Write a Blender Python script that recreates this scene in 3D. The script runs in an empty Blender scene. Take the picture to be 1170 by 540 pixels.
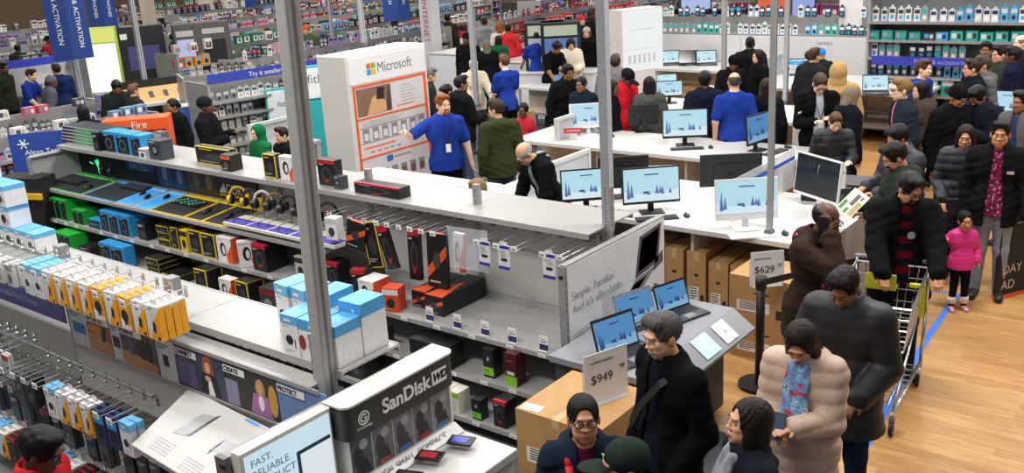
import bpy, math, random
import numpy as np
from mathutils import Matrix, Vector, Euler
random.seed(7); rng = np.random.default_rng(7)
PI = math.pi; R = math.radians
SC = bpy.context.scene; COL = SC.collection
# ------------------------------------------------------------------ camera (store axes: x along the main shelving, y across it)
CH, YAW, PITCH, ROLL, FPX = 3.7, R(39), R(17.5), R(3.5), 1105.0
_F = np.array([0, math.cos(PITCH), -math.sin(PITCH)]); _U = np.array([0, math.sin(PITCH), math.cos(PITCH)]); _X = np.array([1.0, 0, 0])
_X2 = _X*math.cos(ROLL)-_U*math.sin(ROLL); _U2 = _U*math.cos(ROLL)+_X*math.sin(ROLL)
def _st(p): return np.array([p[0]*math.cos(YAW)-p[1]*math.sin(YAW), p[0]*math.sin(YAW)+p[1]*math.cos(YAW), p[2]])
CF, CX, CU = _st(_F), _st(_X2), _st(_U2)
def spot(px, py, z):
    "the place in the store at height z that the photograph shows at (px, py)"
    d = CF+CX*(px-585)/FPX-CU*(py-270)/FPX
    t = (z-CH)/d[2]
    return float(d[0]*t), float(d[1]*t)
cam = bpy.data.objects.new('camera', bpy.data.cameras.new('camera')); COL.objects.link(cam)
cam.data.sensor_width = 36; cam.data.lens = 36*FPX/1170; cam.data.clip_end = 200
m = Matrix(((CX[0], CU[0], -CF[0], 0), (CX[1], CU[1], -CF[1], 0), (CX[2], CU[2], -CF[2], CH), (0, 0, 0, 1)))
cam.matrix_world = m; SC.camera = cam
# ------------------------------------------------------------------ materials
def lin(c):
    if isinstance(c, str):
        c = c.lstrip('#'); c = [int(c[i:i+2], 16)/255 for i in (0, 2, 4)]
    return tuple((x/12.92 if x <= .04045 else ((x+.055)/1.055)**2.4) for x in c[:3])
_M = {}
def mat(col, rough=.5, metal=0, nz=.06, ns=25, bump=0, emit=0, tr=0, kind=None):
    key = (col, rough, metal, nz, ns, bump, emit, tr, kind)
    if key in _M: return _M[key]
    m = bpy.data.materials.new('surface_%03d' % len(_M)); m.use_nodes = True; _M[key] = m
    N, L = m.node_tree.nodes, m.node_tree.links; b = N['Principled BSDF']
    c = lin(col); b.inputs['Roughness'].default_value = rough; b.inputs['Metallic'].default_value = metal
    b.inputs['Base Color'].default_value = (*c, 1)
    if emit:
        b.inputs['Emission Color'].default_value = (*c, 1); b.inputs['Emission Strength'].default_value = emit
        b.inputs['Base Color'].default_value = (.02, .02, .02, 1); return m
    if tr:
        b.inputs['Alpha'].default_value = 1-tr; b.inputs['Roughness'].default_value = .05; return m
    tc = N.new('ShaderNodeTexCoord'); n = N.new('ShaderNodeTexNoise'); n.inputs['Scale'].default_value = ns; n.inputs['Detail'].default_value = 3
    L.new(tc.outputs['Object'], n.inputs['Vector'])
    mx = N.new('ShaderNodeMix'); mx.data_type = 'RGBA'
    lo = tuple(max(0, x*(1-nz*2)) for x in c); hi = tuple(min(1, x*(1+nz*2)+nz*.01) for x in c)
    mx.inputs[6].default_value = (*lo, 1); mx.inputs[7].default_value = (*hi, 1)
    L.new(n.outputs['Fac'], mx.inputs[0]); L.new(mx.outputs[2], b.inputs['Base Color'])
    if kind == 'hair':
        mpg = N.new('ShaderNodeMapping'); mpg.inputs['Scale'].default_value = (22, 9, 5); L.new(tc.outputs['Object'], mpg.inputs[0]); L.new(mpg.outputs[0], n.inputs['Vector']); n.inputs['Distortion'].default_value = .6
        mx.inputs[6].default_value = (*[v*.35 for v in c], 1); mx.inputs[7].default_value = (*[min(1, v*1.3+.001) for v in c], 1)
    if bump:
        bp = N.new('ShaderNodeBump'); bp.inputs['Strength'].default_value = min(1, bump); bp.inputs['Distance'].default_value = .004
        L.new(n.outputs['Fac'], bp.inputs['Height']); L.new(bp.outputs['Normal'], b.inputs['Normal'])
    if bump and rough > .6: b.inputs['Specular IOR Level'].default_value = .06
    if kind == 'hair': b.inputs['Specular IOR Level'].default_value = .22
    if kind == 'floral' or kind == 'plaid' or kind == 'stripes':
        cr = N.new('ShaderNodeValToRGB'); cr.color_ramp.interpolation = 'CONSTANT'
        if kind == 'stripes':
            w = N.new('ShaderNodeTexWave'); w.bands_direction = 'Z'; w.inputs['Scale'].default_value = 2.6; w.inputs['Distortion'].default_value = 0
            L.new(tc.outputs['Object'], w.inputs['Vector']); src = w.outputs['Color']
            cols = [(0, '#5a1219'), (.5, '#10141f')]
        elif kind == 'plaid':
            w = N.new('ShaderNodeTexVoronoi'); w.inputs['Scale'].default_value = 60; L.new(tc.outputs['Object'], w.inputs['Vector']); src = w.outputs['Color']
            cols = [(0, '#7a1f45'), (.5, '#b06f8f'), (.62, '#3a2036')]
        else:
            w = N.new('ShaderNodeTexNoise'); w.inputs['Scale'].default_value = 22; L.new(tc.outputs['Object'], w.inputs['Vector']); src = w.outputs['Fac']
            cols = [(0, '#b9465a'), (.38, '#6f93c4'), (.5, '#8fb2d6'), (.58, '#4e8a8f'), (.64, '#d8dbe6')]
        while len(cr.color_ramp.elements) < len(cols): cr.color_ramp.elements.new(.5)
        for e, (p, cc) in zip(cr.color_ramp.elements, cols): e.position = p; e.color = (*lin(cc), 1)
        L.new(src, cr.inputs[0]); L.new(cr.outputs[0], b.inputs['Base Color'])
    return m
STEEL = mat('#9c9c9b', .42, .3); STEEL_D = mat('#77787a', .45, .3); STEEL_L = mat('#a9a8a5', .36, .2)
WHITE = mat('#cac8c5', .35, 0, .02); PAPER = mat('#f1f0ee', .6, 0, .02); BLACK = mat('#121214', .45); BLACKM = mat('#191a1c', .7)
KRAFT = mat('#b38a58', .75, 0, .07, 18); KRAFT_D = mat('#8a6238', .75); TAPE = mat('#c9a878', .3)
BLUE = mat('#26348f', .45); CYAN = mat('#58a9dc', .5); GREEN = mat('#2fae3c', .5); YEL = mat('#e8ab22', .5); YEL2 = mat('#d8bd1c', .5)
RED = mat('#c3272b', .5); ORANGE = mat('#e8602a', .5); GREY = mat('#77797c', .5); DGREY = mat('#3a3b3e', .5); CHROME = mat('#c4c6c8', .25, .9)
PURPLE = mat('#4a43a0', .5); TEAL = mat('#35b6ae', .5); PINK = mat('#d98aa6', .5); NAVY = mat('#1d2c5c', .5)
# ------------------------------------------------------------------ mesh building
class MB:
    def __init__(s): s.v, s.f, s.m = [], [], []
    def add(s, vs, fs, mi=0, M=None):
        o = len(s.v)
        if M is not None: vs = [tuple(M @ Vector(p)) for p in vs]
        s.v += [tuple(p) for p in vs]; s.f += [tuple(i+o for i in f) for f in fs]; s.m += [mi]*len(fs); return s
    def box(s, x0, x1, y0, y1, z0, z1, mi=0, M=None):
        return s.add([(x, y, z) for x in (x0, x1) for y in (y0, y1) for z in (z0, z1)],
                     [(0, 1, 3, 2), (4, 6, 7, 5), (0, 4, 5, 1), (2, 3, 7, 6), (0, 2, 6, 4), (1, 5, 7, 3)], mi, M)
    def poly(s, pts, mi=0, M=None): return s.add(pts, [tuple(range(len(pts)))], mi, M)
    def prism(s, pts, d, mi=0, M=None):
        n = len(pts); d = Vector(d); q = [tuple(Vector(p)+d) for p in pts]
        return s.add(list(pts)+q, [tuple(range(n))[::-1], tuple(range(n, 2*n))]+[(i, (i+1) % n, n+(i+1) % n, n+i) for i in range(n)], mi, M)
    def cyl(s, a, b, r, n=8, mi=0, r2=None, M=None):
        a, b = Vector(a), Vector(b); d = (b-a).normalized(); r2 = r if r2 is None else r2
        u = d.orthogonal().normalized(); w = d.cross(u)
        vs = [a+(u*math.cos(t)+w*math.sin(t))*r for t in (2*PI*i/n for i in range(n))]+[b+(u*math.cos(t)+w*math.sin(t))*r2 for t in (2*PI*i/n for i in range(n))]
        return s.add(vs, [tuple(range(n))[::-1], tuple(range(n, 2*n))]+[(i, (i+1) % n, n+(i+1) % n, n+i) for i in range(n)], mi, M)
    def tube(s, pts, r, n=6, mi=0, M=None):
        for a, b in zip(pts, pts[1:]): s.cyl(a, b, r, n, mi, M=M)
        return s
    def ell(s, c, r, mi=0, n=12, k=7, M=None):
        vs, fs = [], []
        for j in range(k+1):
            t = PI*j/k
            for i in range(n):
                p = 2*PI*i/n; vs.append((c[0]+r[0]*math.sin(t)*math.cos(p), c[1]+r[1]*math.sin(t)*math.sin(p), c[2]+r[2]*math.cos(t)))
        for j in range(k):
            for i in range(n): fs.append((j*n+i, (j+1)*n+i, (j+1)*n+(i+1) % n, j*n+(i+1) % n))
        return s.add(vs, fs, mi, M)
    def fr(s, x0, x1, z0, z1, mi=0, y=0.0, t=.0008):      # printed rectangle on a -y face
        return s.box(x0, x1, y-t, y, z0, z1, mi)
    def disc(s, cx, cz, rx, rz, mi=0, y=0.0, n=14, t=.0012):
        return s.prism([(cx+rx*math.cos(2*PI*i/n), y, cz+rz*math.sin(2*PI*i/n)) for i in range(n)], (0, -t, 0), mi)
    def mesh(s, name, mats, smooth=False):
        me = bpy.data.meshes.new(name); me.from_pydata(s.v, [], s.f)
        for m_ in (mats if isinstance(mats, (list, tuple)) else [mats]): me.materials.append(m_)
        me.polygons.foreach_set('material_index', s.m)
        if smooth: me.polygons.foreach_set('use_smooth', [True]*len(s.f))
        me.update(); return me
def obj(name, mesh, parent=None, loc=(0, 0, 0), rot=(0, 0, 0), bevel=0):
    o = bpy.data.objects.new(name, mesh); COL.objects.link(o); o.location = loc; o.rotation_euler = rot
    if parent is not None: o.parent = parent
    if bevel:
        b = o.modifiers.new('bevel', 'BEVEL'); b.width = bevel; b.segments = 2; b.limit_method = 'ANGLE'
    return o
def tag(o, label, cat, group=None, kind=None):
    if label: o['label'] = label
    if cat: o['category'] = cat
    if group: o['group'] = group
    if kind: o['kind'] = kind
    return o
def thing(name, label, cat, loc=(0, 0, 0), rz=0, group=None):
    return tag(obj(name, None, None, loc, (0, 0, rz)), label, cat, group)
def struct(name, mesh, bevel=0, **k):
    o = obj(name, mesh, bevel=bevel, **k); o['kind'] = 'structure'; return o
def text(name, s, size, loc, m_, parent, rot=(PI/2, 0, 0), align='CENTER', ext=.0008, sx=1, shear=0, bold=0):
    c = bpy.data.curves.new(name, 'FONT'); c.body = s; c.size = size; c.align_x = align; c.align_y = 'CENTER'; c.extrude = ext; c.shear = shear; c.offset = bold
    c.materials.append(m_); o = obj(name, c, parent, loc, rot); o.scale = (sx, 1, 1); return o
def lines(mb, x0, x1, z0, z1, n, mi, y=0.0, seed=0):       # small print: rows of short bars
    r_ = random.Random(seed); h = (z1-z0)/n
    for i in range(n):
        w = x1-x0 if i < n-1 else (x1-x0)*r_.uniform(.4, .9)
        mb.fr(x0, x0+w*r_.uniform(.8, 1), z1-h*i-h*.45, z1-h*i, mi, y)
# ------------------------------------------------------------------ figures: implicit surfaces meshed by surface nets
class Field:
    def __init__(s, lo, hi, res, zf=None, fine=.6):
        s.x = np.arange(lo[0], hi[0]+res, res, dtype=np.float32); s.y = np.arange(lo[1], hi[1]+res, res, dtype=np.float32)
        if zf is None: s.z = np.arange(lo[2], hi[2]+res, res, dtype=np.float32)
        else:
            a = np.arange(lo[2], zf, res, dtype=np.float32); s.z = np.concatenate([a, np.arange(a[-1]+res*fine, hi[2]+res, res*fine, dtype=np.float32)])
        s.F = np.full((len(s.x), len(s.y), len(s.z)), .2, np.float32); s.res = res
    def _sub(s, lo, hi, mg):
        sl = []
        for ax, l, h in zip((s.x, s.y, s.z), lo, hi):
            a = int(np.searchsorted(ax, l-mg)); b = int(np.searchsorted(ax, h+mg)); sl.append(slice(max(a-1, 0), max(b+1, 1)))
        sl = tuple(sl); g = np.meshgrid(s.x[sl[0]], s.y[sl[1]], s.z[sl[2]], indexing='ij', sparse=False); return sl, g
    def op(s, lo, hi, fn, k=.02, mode='u', mg=None):
        sl, (X, Y, Z) = s._sub(lo, hi, (k+.02) if mg is None else mg)
        if X.size == 0: return
        d = fn(X, Y, Z); A = s.F[sl]
        if mode == 'u':
            h = np.clip(.5+.5*(A-d)/k, 0, 1); s.F[sl] = A*(1-h)+d*h-k*h*(1-h)
        else:
            d = -d; h = np.clip(.5-.5*(A-d)/k, 0, 1); s.F[sl] = A*(1-h)+d*h+k*h*(1-h)
    def cone(s, a, b, ra, rb, k=.02, sy=1.0, mode='u'):
        a = np.array(a, np.float32); b = np.array(b, np.float32); r = max(ra, rb); ab = b-a; L = float(ab@ab)+1e-9
        def fn(X, Y, Z):
            px, py, pz = X-a[0], (Y-a[1]), Z-a[2]
            t = np.clip((px*ab[0]+py*ab[1]+pz*ab[2])/L, 0, 1)
            return np.sqrt((px-t*ab[0])**2+((py-t*ab[1])/sy)**2+(pz-t*ab[2])**2)-(ra+(rb-ra)*t)
        s.op(np.minimum(a, b)-r, np.maximum(a, b)+r, fn, k, mode)
    def ell(s, c, r, k=.02, M=None, mode='u', O=None, wob=0, ws=60):
        r = np.array(r, np.float32); c = np.array(c, np.float32)
        if M is None: Mi = None; cw = c; rad = r
        else: Mi = M.T; cw = O+M@c; rad = np.full(3, r.max())
        def fn(X, Y, Z):
            x, y, z = X-cw[0], Y-cw[1], Z-cw[2]
            if Mi is not None: x, y, z = Mi[0, 0]*x+Mi[0, 1]*y+Mi[0, 2]*z, Mi[1, 0]*x+Mi[1, 1]*y+Mi[1, 2]*z, Mi[2, 0]*x+Mi[2, 1]*y+Mi[2, 2]*z
            k0 = np.sqrt((x/r[0])**2+(y/r[1])**2+(z/r[2])**2); k1 = np.sqrt((x/r[0]**2)**2+(y/r[1]**2)**2+(z/r[2]**2)**2)+1e-6
            d = k0*(k0-1)/k1
            if wob and ws < 0: d = d+wob*np.sin(-ws*np.arctan2(x+.02, y+.035)+4*np.sin(z*30)+2*np.sin(x*45))
            elif wob: d = d+wob*np.sin(x*ws+2*np.sin(z*ws*.35))*np.sin(y*ws*.9+1)*np.cos(z*ws*.5)
            return d
        s.op(cw-rad, cw+rad, fn, k, mode)
    def mesh(s, name, mats, M=None, disp=None):
        F = s.F; F[0], F[-1] = .1, .1; F[:, 0], F[:, -1] = .1, .1; F[:, :, 0], F[:, :, -1] = .1, .1
        S_ = F < 0
        c = np.zeros(tuple(n-1 for n in F.shape), np.uint8)
        for a in (0, 1):
            for b in (0, 1):
                for d in (0, 1): c += S_[a:c.shape[0]+a, b:c.shape[1]+b, d:c.shape[2]+d]
        I, J, K = np.nonzero((c > 0) & (c < 8)); n = len(I)
        if n == 0: return bpy.data.meshes.new(name)
        ids = np.full(c.shape, -1, np.int32); ids[I, J, K] = np.arange(n)
        P = np.zeros((n, 3)); cnt = np.zeros(n); ax = (s.x, s.y, s.z)
        cor = [(a, b, d) for a in (0, 1) for b in (0, 1) for d in (0, 1)]
        for ca in cor:
            for t in range(3):
                if ca[t]: continue
                cb = list(ca); cb[t] = 1
                fa = F[I+ca[0], J+ca[1], K+ca[2]]; fb = F[I+cb[0], J+cb[1], K+cb[2]]
                cr = (fa < 0) != (fb < 0); tt = np.where(cr, fa/np.where(cr, fa-fb, 1), 0)
                for q, (ii, aa) in enumerate(zip((I, J, K), ax)):
                    p = aa[ii+ca[q]]
                    if q == t: p = p+tt*(aa[ii+cb[q]]-p)
                    P[:, q] += np.where(cr, p, 0)
                cnt += cr
        P /= cnt[:, None]
        Q = []
        for t in range(3):
            A = S_[tuple(slice(0, -1) if q == t else slice(1, -1) for q in range(3))]; B = S_[tuple(slice(1, None) if q == t else slice(1, -1) for q in range(3))]
            for inn, flip in ((A & ~B, 0), (B & ~A, 1)):
                w = np.nonzero(inn)
                g = [w[q] if q == t else w[q]+1 for q in range(3)]
                u, v = (t+1) % 3, (t+2) % 3
                quad = []
                for du, dv in ((-1, -1), (0, -1), (0, 0), (-1, 0)):
                    h = [x.copy() for x in g]; h[u] = h[u]+du; h[v] = h[v]+dv; quad.append(ids[h[0], h[1], h[2]])
                q4 = np.stack(quad, 1); Q.append(q4[:, ::-1] if flip else q4)
        Q = np.concatenate(Q); Q = Q[(Q >= 0).all(1)]
        me = bpy.data.meshes.new(name); me.vertices.add(n); me.vertices.foreach_set('co', P.astype(np.float32).ravel())
        me.loops.add(Q.size); me.loops.foreach_set('vertex_index', Q.astype(np.int32).ravel())
        me.polygons.add(len(Q)); me.polygons.foreach_set('loop_start', np.arange(0, Q.size, 4, dtype=np.int32))
        me.polygons.foreach_set('loop_total', np.full(len(Q), 4, np.int32)); me.polygons.foreach_set('use_smooth', np.ones(len(Q), bool))
        me.update(calc_edges=True); me.materials.append(mats); return me
def rotm(yaw, pitch, roll=0):
    return np.array((Matrix.Rotation(yaw, 3, 'Z') @ Matrix.Rotation(pitch, 3, 'X') @ Matrix.Rotation(roll, 3, 'Y')), np.float32)
def V3(*a): return np.array(a, float)
SKIN = dict(a='#e2b08e', b='#c98f68', c='#8f5f3f', d='#5f3b28', e='#dba583', f='#edc3a6')
DOWN = (.25, .0, .82)
POSES = dict(down=(DOWN, DOWN), hold=((.09, .30, 1.12), (.10, .30, 1.14)), phone=((.07, .30, 1.22), (.10, .26, 1.18)),
             desk=((.2, .42, 1.0), (.2, .42, 1.0)), one=((.12, .32, 1.15), DOWN), pocket=((.2, .1, .92), (.2, .1, .92)), fold=((-.02, .2, 1.15), (-.02, .22, 1.12)),
             ear=((.12, .12, 1.56), DOWN), cart=((.2, .36, 1.02), (.2, .36, 1.02)))
def person(px, py, hz, face, label, h=1.75, skin='b', hair='short', hc='#1a1512', top='#1b1c20', inner=None, legs='#1c2130', shoes='#18181a',
           pose='down', tilt=0, turn=0, lean=0, near=False, puff=0, hem=.80, thick=.02, topk='jacket', hood=False, hat=None, glasses=False, fat=1.0,
           L=None, Rr=None, trough=.8, tkind=None, ikind=None, beard=None, group=None, woman=False, at=None, bump=.2, sleeves=True, point=False, extra=None):
    x, y = at if at else spot(px, py, hz)
    S = h/1.75; kid = h < 1.3
    ang = math.atan2(-y, -x)+R(face)-PI/2
    root = thing('person', label, 'person', (x, y, 0), ang, group)
    res = (.0085 if near else .017)/S if not kid else .011/S
    sk = mat(SKIN[skin], .5, 0, .04, 40)
    hs = 1.0 if not kid else 1.45
    # offset root so that the head stands where it is seen
    ln = R(lean); hip = V3(0, 0, .93)
    def sp(p):   # torso points lean about the hip
        p = np.array(p, float)
        q = p-hip; return hip+V3(q[0], q[1]*math.cos(ln)+q[2]*math.sin(ln), q[2]*math.cos(ln)-q[1]*math.sin(ln))
    neck0, neck1 = sp((0, -.012, 1.43)), sp((0, .006, 1.53)); HM = rotm(R(turn), R(-tilt-lean*.6)); Hc = neck1+HM@np.array([0, .018, .1*hs])
    off = Hc[:2]; c_, s_ = math.cos(ang), math.sin(ang)
    root.location = (x-(off[0]*c_-off[1]*s_)*S, y-(off[0]*s_+off[1]*c_)*S, 0); root.scale = (S, S, S)
    sw = (.165 if woman else .19)*(1 if not kid else .95)
    sh = {1: sp((sw, -.01, 1.41)), -1: sp((-sw, -.01, 1.41))}
    pl, pr = POSES[pose] if isinstance(pose, str) else pose
    tg = {1: V3(*(Rr or pr)), -1: V3(*(L or pl))}; tg[-1] = tg[-1]*V3(-1, 1, 1)
    if pose == 'down' or lean: tg = {k: (sp(v) if v[2] > .9 else v) for k, v in tg.items()}
    arms = {}
    for sd in (1, -1):
        a, w = sh[sd], tg[sd]; d = w-a; D = np.linalg.norm(d); u_, f_ = .29, .26
        if D > u_+f_-.01: w = a+d/D*(u_+f_-.01); D = u_+f_-.01; d = w-a
        n = d/D; ca = (u_*u_+D*D-f_*f_)/(2*D); hh = math.sqrt(max(u_*u_-ca*ca, 0))
        hint = V3(sd*.5, -.6, -.8); hint = hint-n*(hint@n); hint /= np.linalg.norm(hint)
        arms[sd] = (a, a+n*ca+hint*hh, w)
    legx = .095; stance = .012
    def build_legs(F, o, k=.03, full=True):
        for sd in (1, -1):
            F.cone((sd*legx*.95, 0, .90), (sd*legx, .012, .50), .088*fat+o, .056+o, k); F.cone((sd*legx, .012, .50), (sd*(legx+stance), -.02, .09), .056+o, .042+o, k)
            F.cone((sd*(legx*.85), -.05, .88), (sd*(legx*.85), -.045, .84), .075*fat+o, .07+o, k)
    def build_torso(F, o, hem_=.9, k=.04, w=1.0):
        fy = .68
        F.cone(sp((-.085*w, 0, 1.30)), sp((.085*w, 0, 1.30)), .115*fat+o, .115*fat+o, k, fy+.08)
        F.cone(sp((0, 0, 1.38)), sp((0, .005, 1.08)), .14*fat+o, .125*fat+o, k, fy+.1*(fat > 1.1))
        F.cone(sp((-.05, .01, 1.08)), sp((.05, .01, 1.08)), .10*fat+o, .10*fat+o, k, fy+.2)
        F.cone((-.07, 0, .93), (.07, 0, .93), .105*fat+o, .105*fat+o, k, .85)
        F.cone(sp((-sw+.02, -.015, 1.415)), sp((sw-.02, -.015, 1.415)), .052+o, .052+o, k)
        F.cone(sp((0, -.03, 1.40)), sp((0, -.02, 1.445)), .085+o, .06+o, .03)
    def build_arm(F, sd, o, cut=0, k=.025):
        a, e, w = arms[sd]; w2 = w-(w-e)*cut
        F.cone(a, e, .052+o, .042+o, k); F.cone(e, w2, .042+o, .028+.006*bool(cut)+o, k)
    # ---- body
    pts = np.array([sh[1], sh[-1], *arms[1], *arms[-1], Hc+[0, 0, .16*hs], Hc-[0, 0, .1]]); lo = np.minimum(pts.min(0)-.2, [-.27, -.2, -.01]); hi = np.maximum(pts.max(0)+.2, [.27, .22, 0]); lo[2] = -.02; hi[2] = Hc[2]+.16*hs
    F = Field(lo, hi, res, Hc[2]-.16*hs)
    build_legs(F, 0); build_torso(F, 0)
    for sd in (1, -1):
        build_arm(F, sd, 0); F.cone((sd*(legx+stance), -.03, .05), (sd*(legx+stance+.02), .12, .035), .036, .026, .02)
        a, e, w = arms[sd]; d = w-e; d /= np.linalg.norm(d)
        up = V3(0, 0, 1) if abs(d[2]) < .8 else V3(0, 1, 0)
        side = np.cross(d, up); side /= np.linalg.norm(side); nrm = np.cross(side, d)   # palm lies in d/side plane
        if abs(d[2]) >= .8: side, nrm = V3(0, 1, 0)-d*d[1], V3(-sd, 0, 0)-d*(-sd*d[0])
        side /= np.linalg.norm(side); nrm /= np.linalg.norm(nrm)
        pm = w+d*.05; F.cone(w, w+d*.03, .026, .028, .015); 
        for t in (-.024, -.008, .008, .024): F.cone(w+d*.02+side*t*.7, w+d*.082+side*t, .013, .0115, .008)
        fl = (.066, .075, .072, .056) if sd*1 > 0 else (.056, .072, .075, .066)
        for q, (t, l_) in enumerate(zip((-.027, -.009, .009, .027), fl)):
            b0 = w+d*.085+side*t; cl = -nrm*(.35 if not point else (.05 if q == 2 else 1.3)); r_ = .0088 if near else .0105
            d1 = d+cl*.7; d1 /= np.linalg.norm(d1); d2 = d+cl*2.2; d2 /= np.linalg.norm(d2)
            if pose in ('hold', 'phone', 'cart', 'ear') and not (point and q == 2): d2 = d-nrm*1.6; d2 /= np.linalg.norm(d2)
            F.cone(b0, b0+d1*l_*.5, r_, r_*.95, .004); F.cone(b0+d1*l_*.5, b0+d1*l_*.5+d2*l_*.5, r_*.95, r_*.82, .004)
        ts = 1 if sd > 0 else -1
        b0 = w+d*.03+side*ts*.022; td = d*.75+side*ts*.6-nrm*.35; td /= np.linalg.norm(td)
        F.cone(b0, b0+td*.035, .0125, .0115, .006); F.cone(b0+td*.035, b0+td*.035+(td*.6+d*.5-nrm*.2)*.028, .011, .009, .004)
    F.cone(neck0, neck1, .058, .054, .03)
    F.cone(sp((0, -.03, 1.40)), sp((0, -.02, 1.46)), .085, .055, .04)
    def H(c, r, k=.02, mode='u', wob=0, F_=None, ws=60): (F_ or F).ell(np.array(c)*hs, np.array(r)*hs, k, HM, mode, Hc, wob, ws)
    jw = .93 if woman else 1.0
    H((0, -.014, .03), (.076, .096, .09)); H((0, .018, -.045), (.058*jw, .068, .074), .03); H((0, .062, -.097), (.02*jw, .016, .016), .03)
    H((.04*jw, .03, -.06), (.022, .04, .03), .03); H((-.04*jw, .03, -.06), (.022, .04, .03), .03)
    H((0, .086, .024), (.042, .01, .008), .02); H((.036, .065, -.022), (.02, .02, .018), .02); H((-.036, .065, -.022), (.02, .02, .018), .02)
    for e_ in (1, -1):
        H((e_*.031, .1045, .002), (.017, .016, .010), .012, 's'); H((e_*.079, -.006, -.012), (.009, .019, .032), .008); H((e_*.017*.8, .094, -.036), (.0085, .011, .008), .008)
    H((0, .092, -.008), (.0085, .013, .024), .01); H((0, .104, -.03), (.010, .012, .010), .01)
    H((0, .088, -.064), (.023, .009, .0045), .006); H((0, .087, -.075), (.019, .009, .006), .006)
    obj('body', F.mesh('body', sk), root)
    # ---- trousers, shoes
    fz = (-.02, .98)
    F = Field((-.3, -.25, .03), (.3, .25, 1.08), res*1.15)
    build_legs(F, .014); F.cone((-.07, 0, .94), (.07, 0, .94), .11*fat+.01, .108*fat+.01, .03, .85)
    F.op((-.4, -.4, .98), (.4, .4, 1.1), lambda X, Y, Z: .99-Z, .006, 's'); F.op((-.4, -.4, 0), (.4, .4, .06), lambda X, Y, Z: Z-.06, .006, 's')
    obj('trousers', F.mesh('trousers', mat(legs, trough, 0, .12, 30, .2)), root)
    for sd in (1, -1):
        F = Field((sd*.12-.08, -.13, -.02), (sd*.12+.09, .23, .16), min(res, .012)); xx = sd*(legx+stance)
        F.cone((xx, -.045, .045), (xx+sd*.015, .13, .032), .047, .04, .02, 1); F.cone((xx, -.03, .05), (xx, -.03, .11), .05, .05, .02)
        F.op((-.4, -.4, -.1), (.4, .4, .005), lambda X, Y, Z: Z-.0, .004, 's')
        obj('shoe', F.mesh('shoe', mat(shoes, .5)), root)
    # ---- upper garments
    def garment(name, o, col, hem_, cut, rough, kind=None, vneck=0, slv=True, quilt=0, collar=0, open_=0, k=.035):
        lo2 = lo.copy(); lo2[2] = hem_-.05; hi2 = hi.copy(); hi2[2] = neck1[2]+.07
        F = Field(lo2-[.03, .03, 0], hi2+[.03, .03, 0], res)
        build_torso(F, o, k=k)
        if hem_ < .9:
            hw = .02 if hem_ > .7 else .05
            F.cone((-.07, 0, .95), (.07, 0, .95), .108*fat+o, .108*fat+o, .04, .9); F.cone((0, 0, .95), (0, 0, hem_+.02), .155*fat+o, .155*fat+hw+o, .05, .84)
        for sd in (1, -1): build_arm(F, sd, o*.9, cut if slv is True else 0) if slv is True else F.cone(arms[sd][0], arms[sd][0]+(arms[sd][1]-arms[sd][0])*.75, .056+o, .058+o, .02)
        if collar:
            F.cone(neck0, neck0+(neck1-neck0)*.75*collar, .085+o*.6, .078+o*.3, .025)
        if hood: F.ell(sp((0, -.10, 1.46)), (.125, .075, .07), .04, wob=.004, ws=40)
        if quilt:
            sl, (X, Y, Z) = F._sub(lo2-1, hi2+1, 0)
            F.F += (.75*quilt*(.5-np.abs(np.sin(Z*PI/(.075 if kid else .09)+.6*np.sin(X*3))))).astype(np.float32)
        elif o > .012:
            sl, (X, Y, Z) = F._sub(lo2-1, hi2+1, 0); F.F += (.0032*np.sin(X*37+4*np.sin(Z*14))*np.sin(Z*31+3*np.sin(Y*17))+.002*np.sin(Z*75+X*30)).astype(np.float32)
        # openings: neck hole, wrists, hem, open front
        F.cone(neck0+(neck1-neck0)*.35, neck1+(neck1-neck0)*1.2, .062, .085, .012, 1, 's')
        if vneck: F.cone(sp((0, .14, 1.46)), sp((0, .17, 1.46-vneck)), .06, .015, .01, 1, 's')
        if open_:
            fy_ = .0; F.op((-open_-.05, 0, 0), (open_+.05, .5, 2), lambda X, Y, Z: np.maximum(np.abs(X)-open_*(.4+.6*np.clip((1.5-Z)/.5, .3, 1)), .03-Y), .012, 's', mg=.3)
        F.op((-.6, -.6, hem_-.1), (.6, .6, hem_), lambda X, Y, Z: Z-hem_, .008, 's')
        return obj(name, F.mesh(name, mat(col, rough, 0, .10, 30, bump, kind=kind)), root)
    if inner: garment('shirt', .012, inner, .86, .0, .8, ikind, slv=False, vneck=0, collar=.5)
    gq = None
    g = garment(topk, thick, top, hem, .0 if puff else .0, (.66 if tkind == 'leather' else .55 if puff else .85), tkind, vneck=0, slv=sleeves, quilt=puff, collar=1 if topk in ('jacket', 'coat') else .55, open_=(.075 if inner and topk in ('jacket', 'coat') else 0))
    if near and not inner and topk in ('jacket', 'coat'):
        co = np.empty(len(g.data.vertices)*3, np.float32); g.data.vertices.foreach_get('co', co); co = co.reshape(-1, 3); zs = []
        for z_ in np.arange(hem+.03, neck0[2]+.02, .04):
            q = co[(np.abs(co[:, 0]) < .012) & (np.abs(co[:, 2]-z_) < .012) & (co[:, 1] > 0)]
            if len(q): zs.append((0, float(np.median(q[:, 1]) if np.ptp(q[:, 1]) > .06 else q[:, 1].max())+.001, float(z_)))
        if zs: md = float(np.median([q_[1] for q_ in zs])); zs = [q_ for q_ in zs if abs(q_[1]-md) < .05]
        if len(zs) > 2 and pose in ('down', 'pocket', 'cart'): obj('zip', MB().tube(zs, .006, 6).mesh('zip', mat('#3c3c40', .35, .3)), root)
    # ---- hair and headwear
    hm = mat(hc, .42, 0, .34, 14, .9, kind='hair')
    if hat and hat[0] == 'cap': hair = 'buzz'
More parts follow.
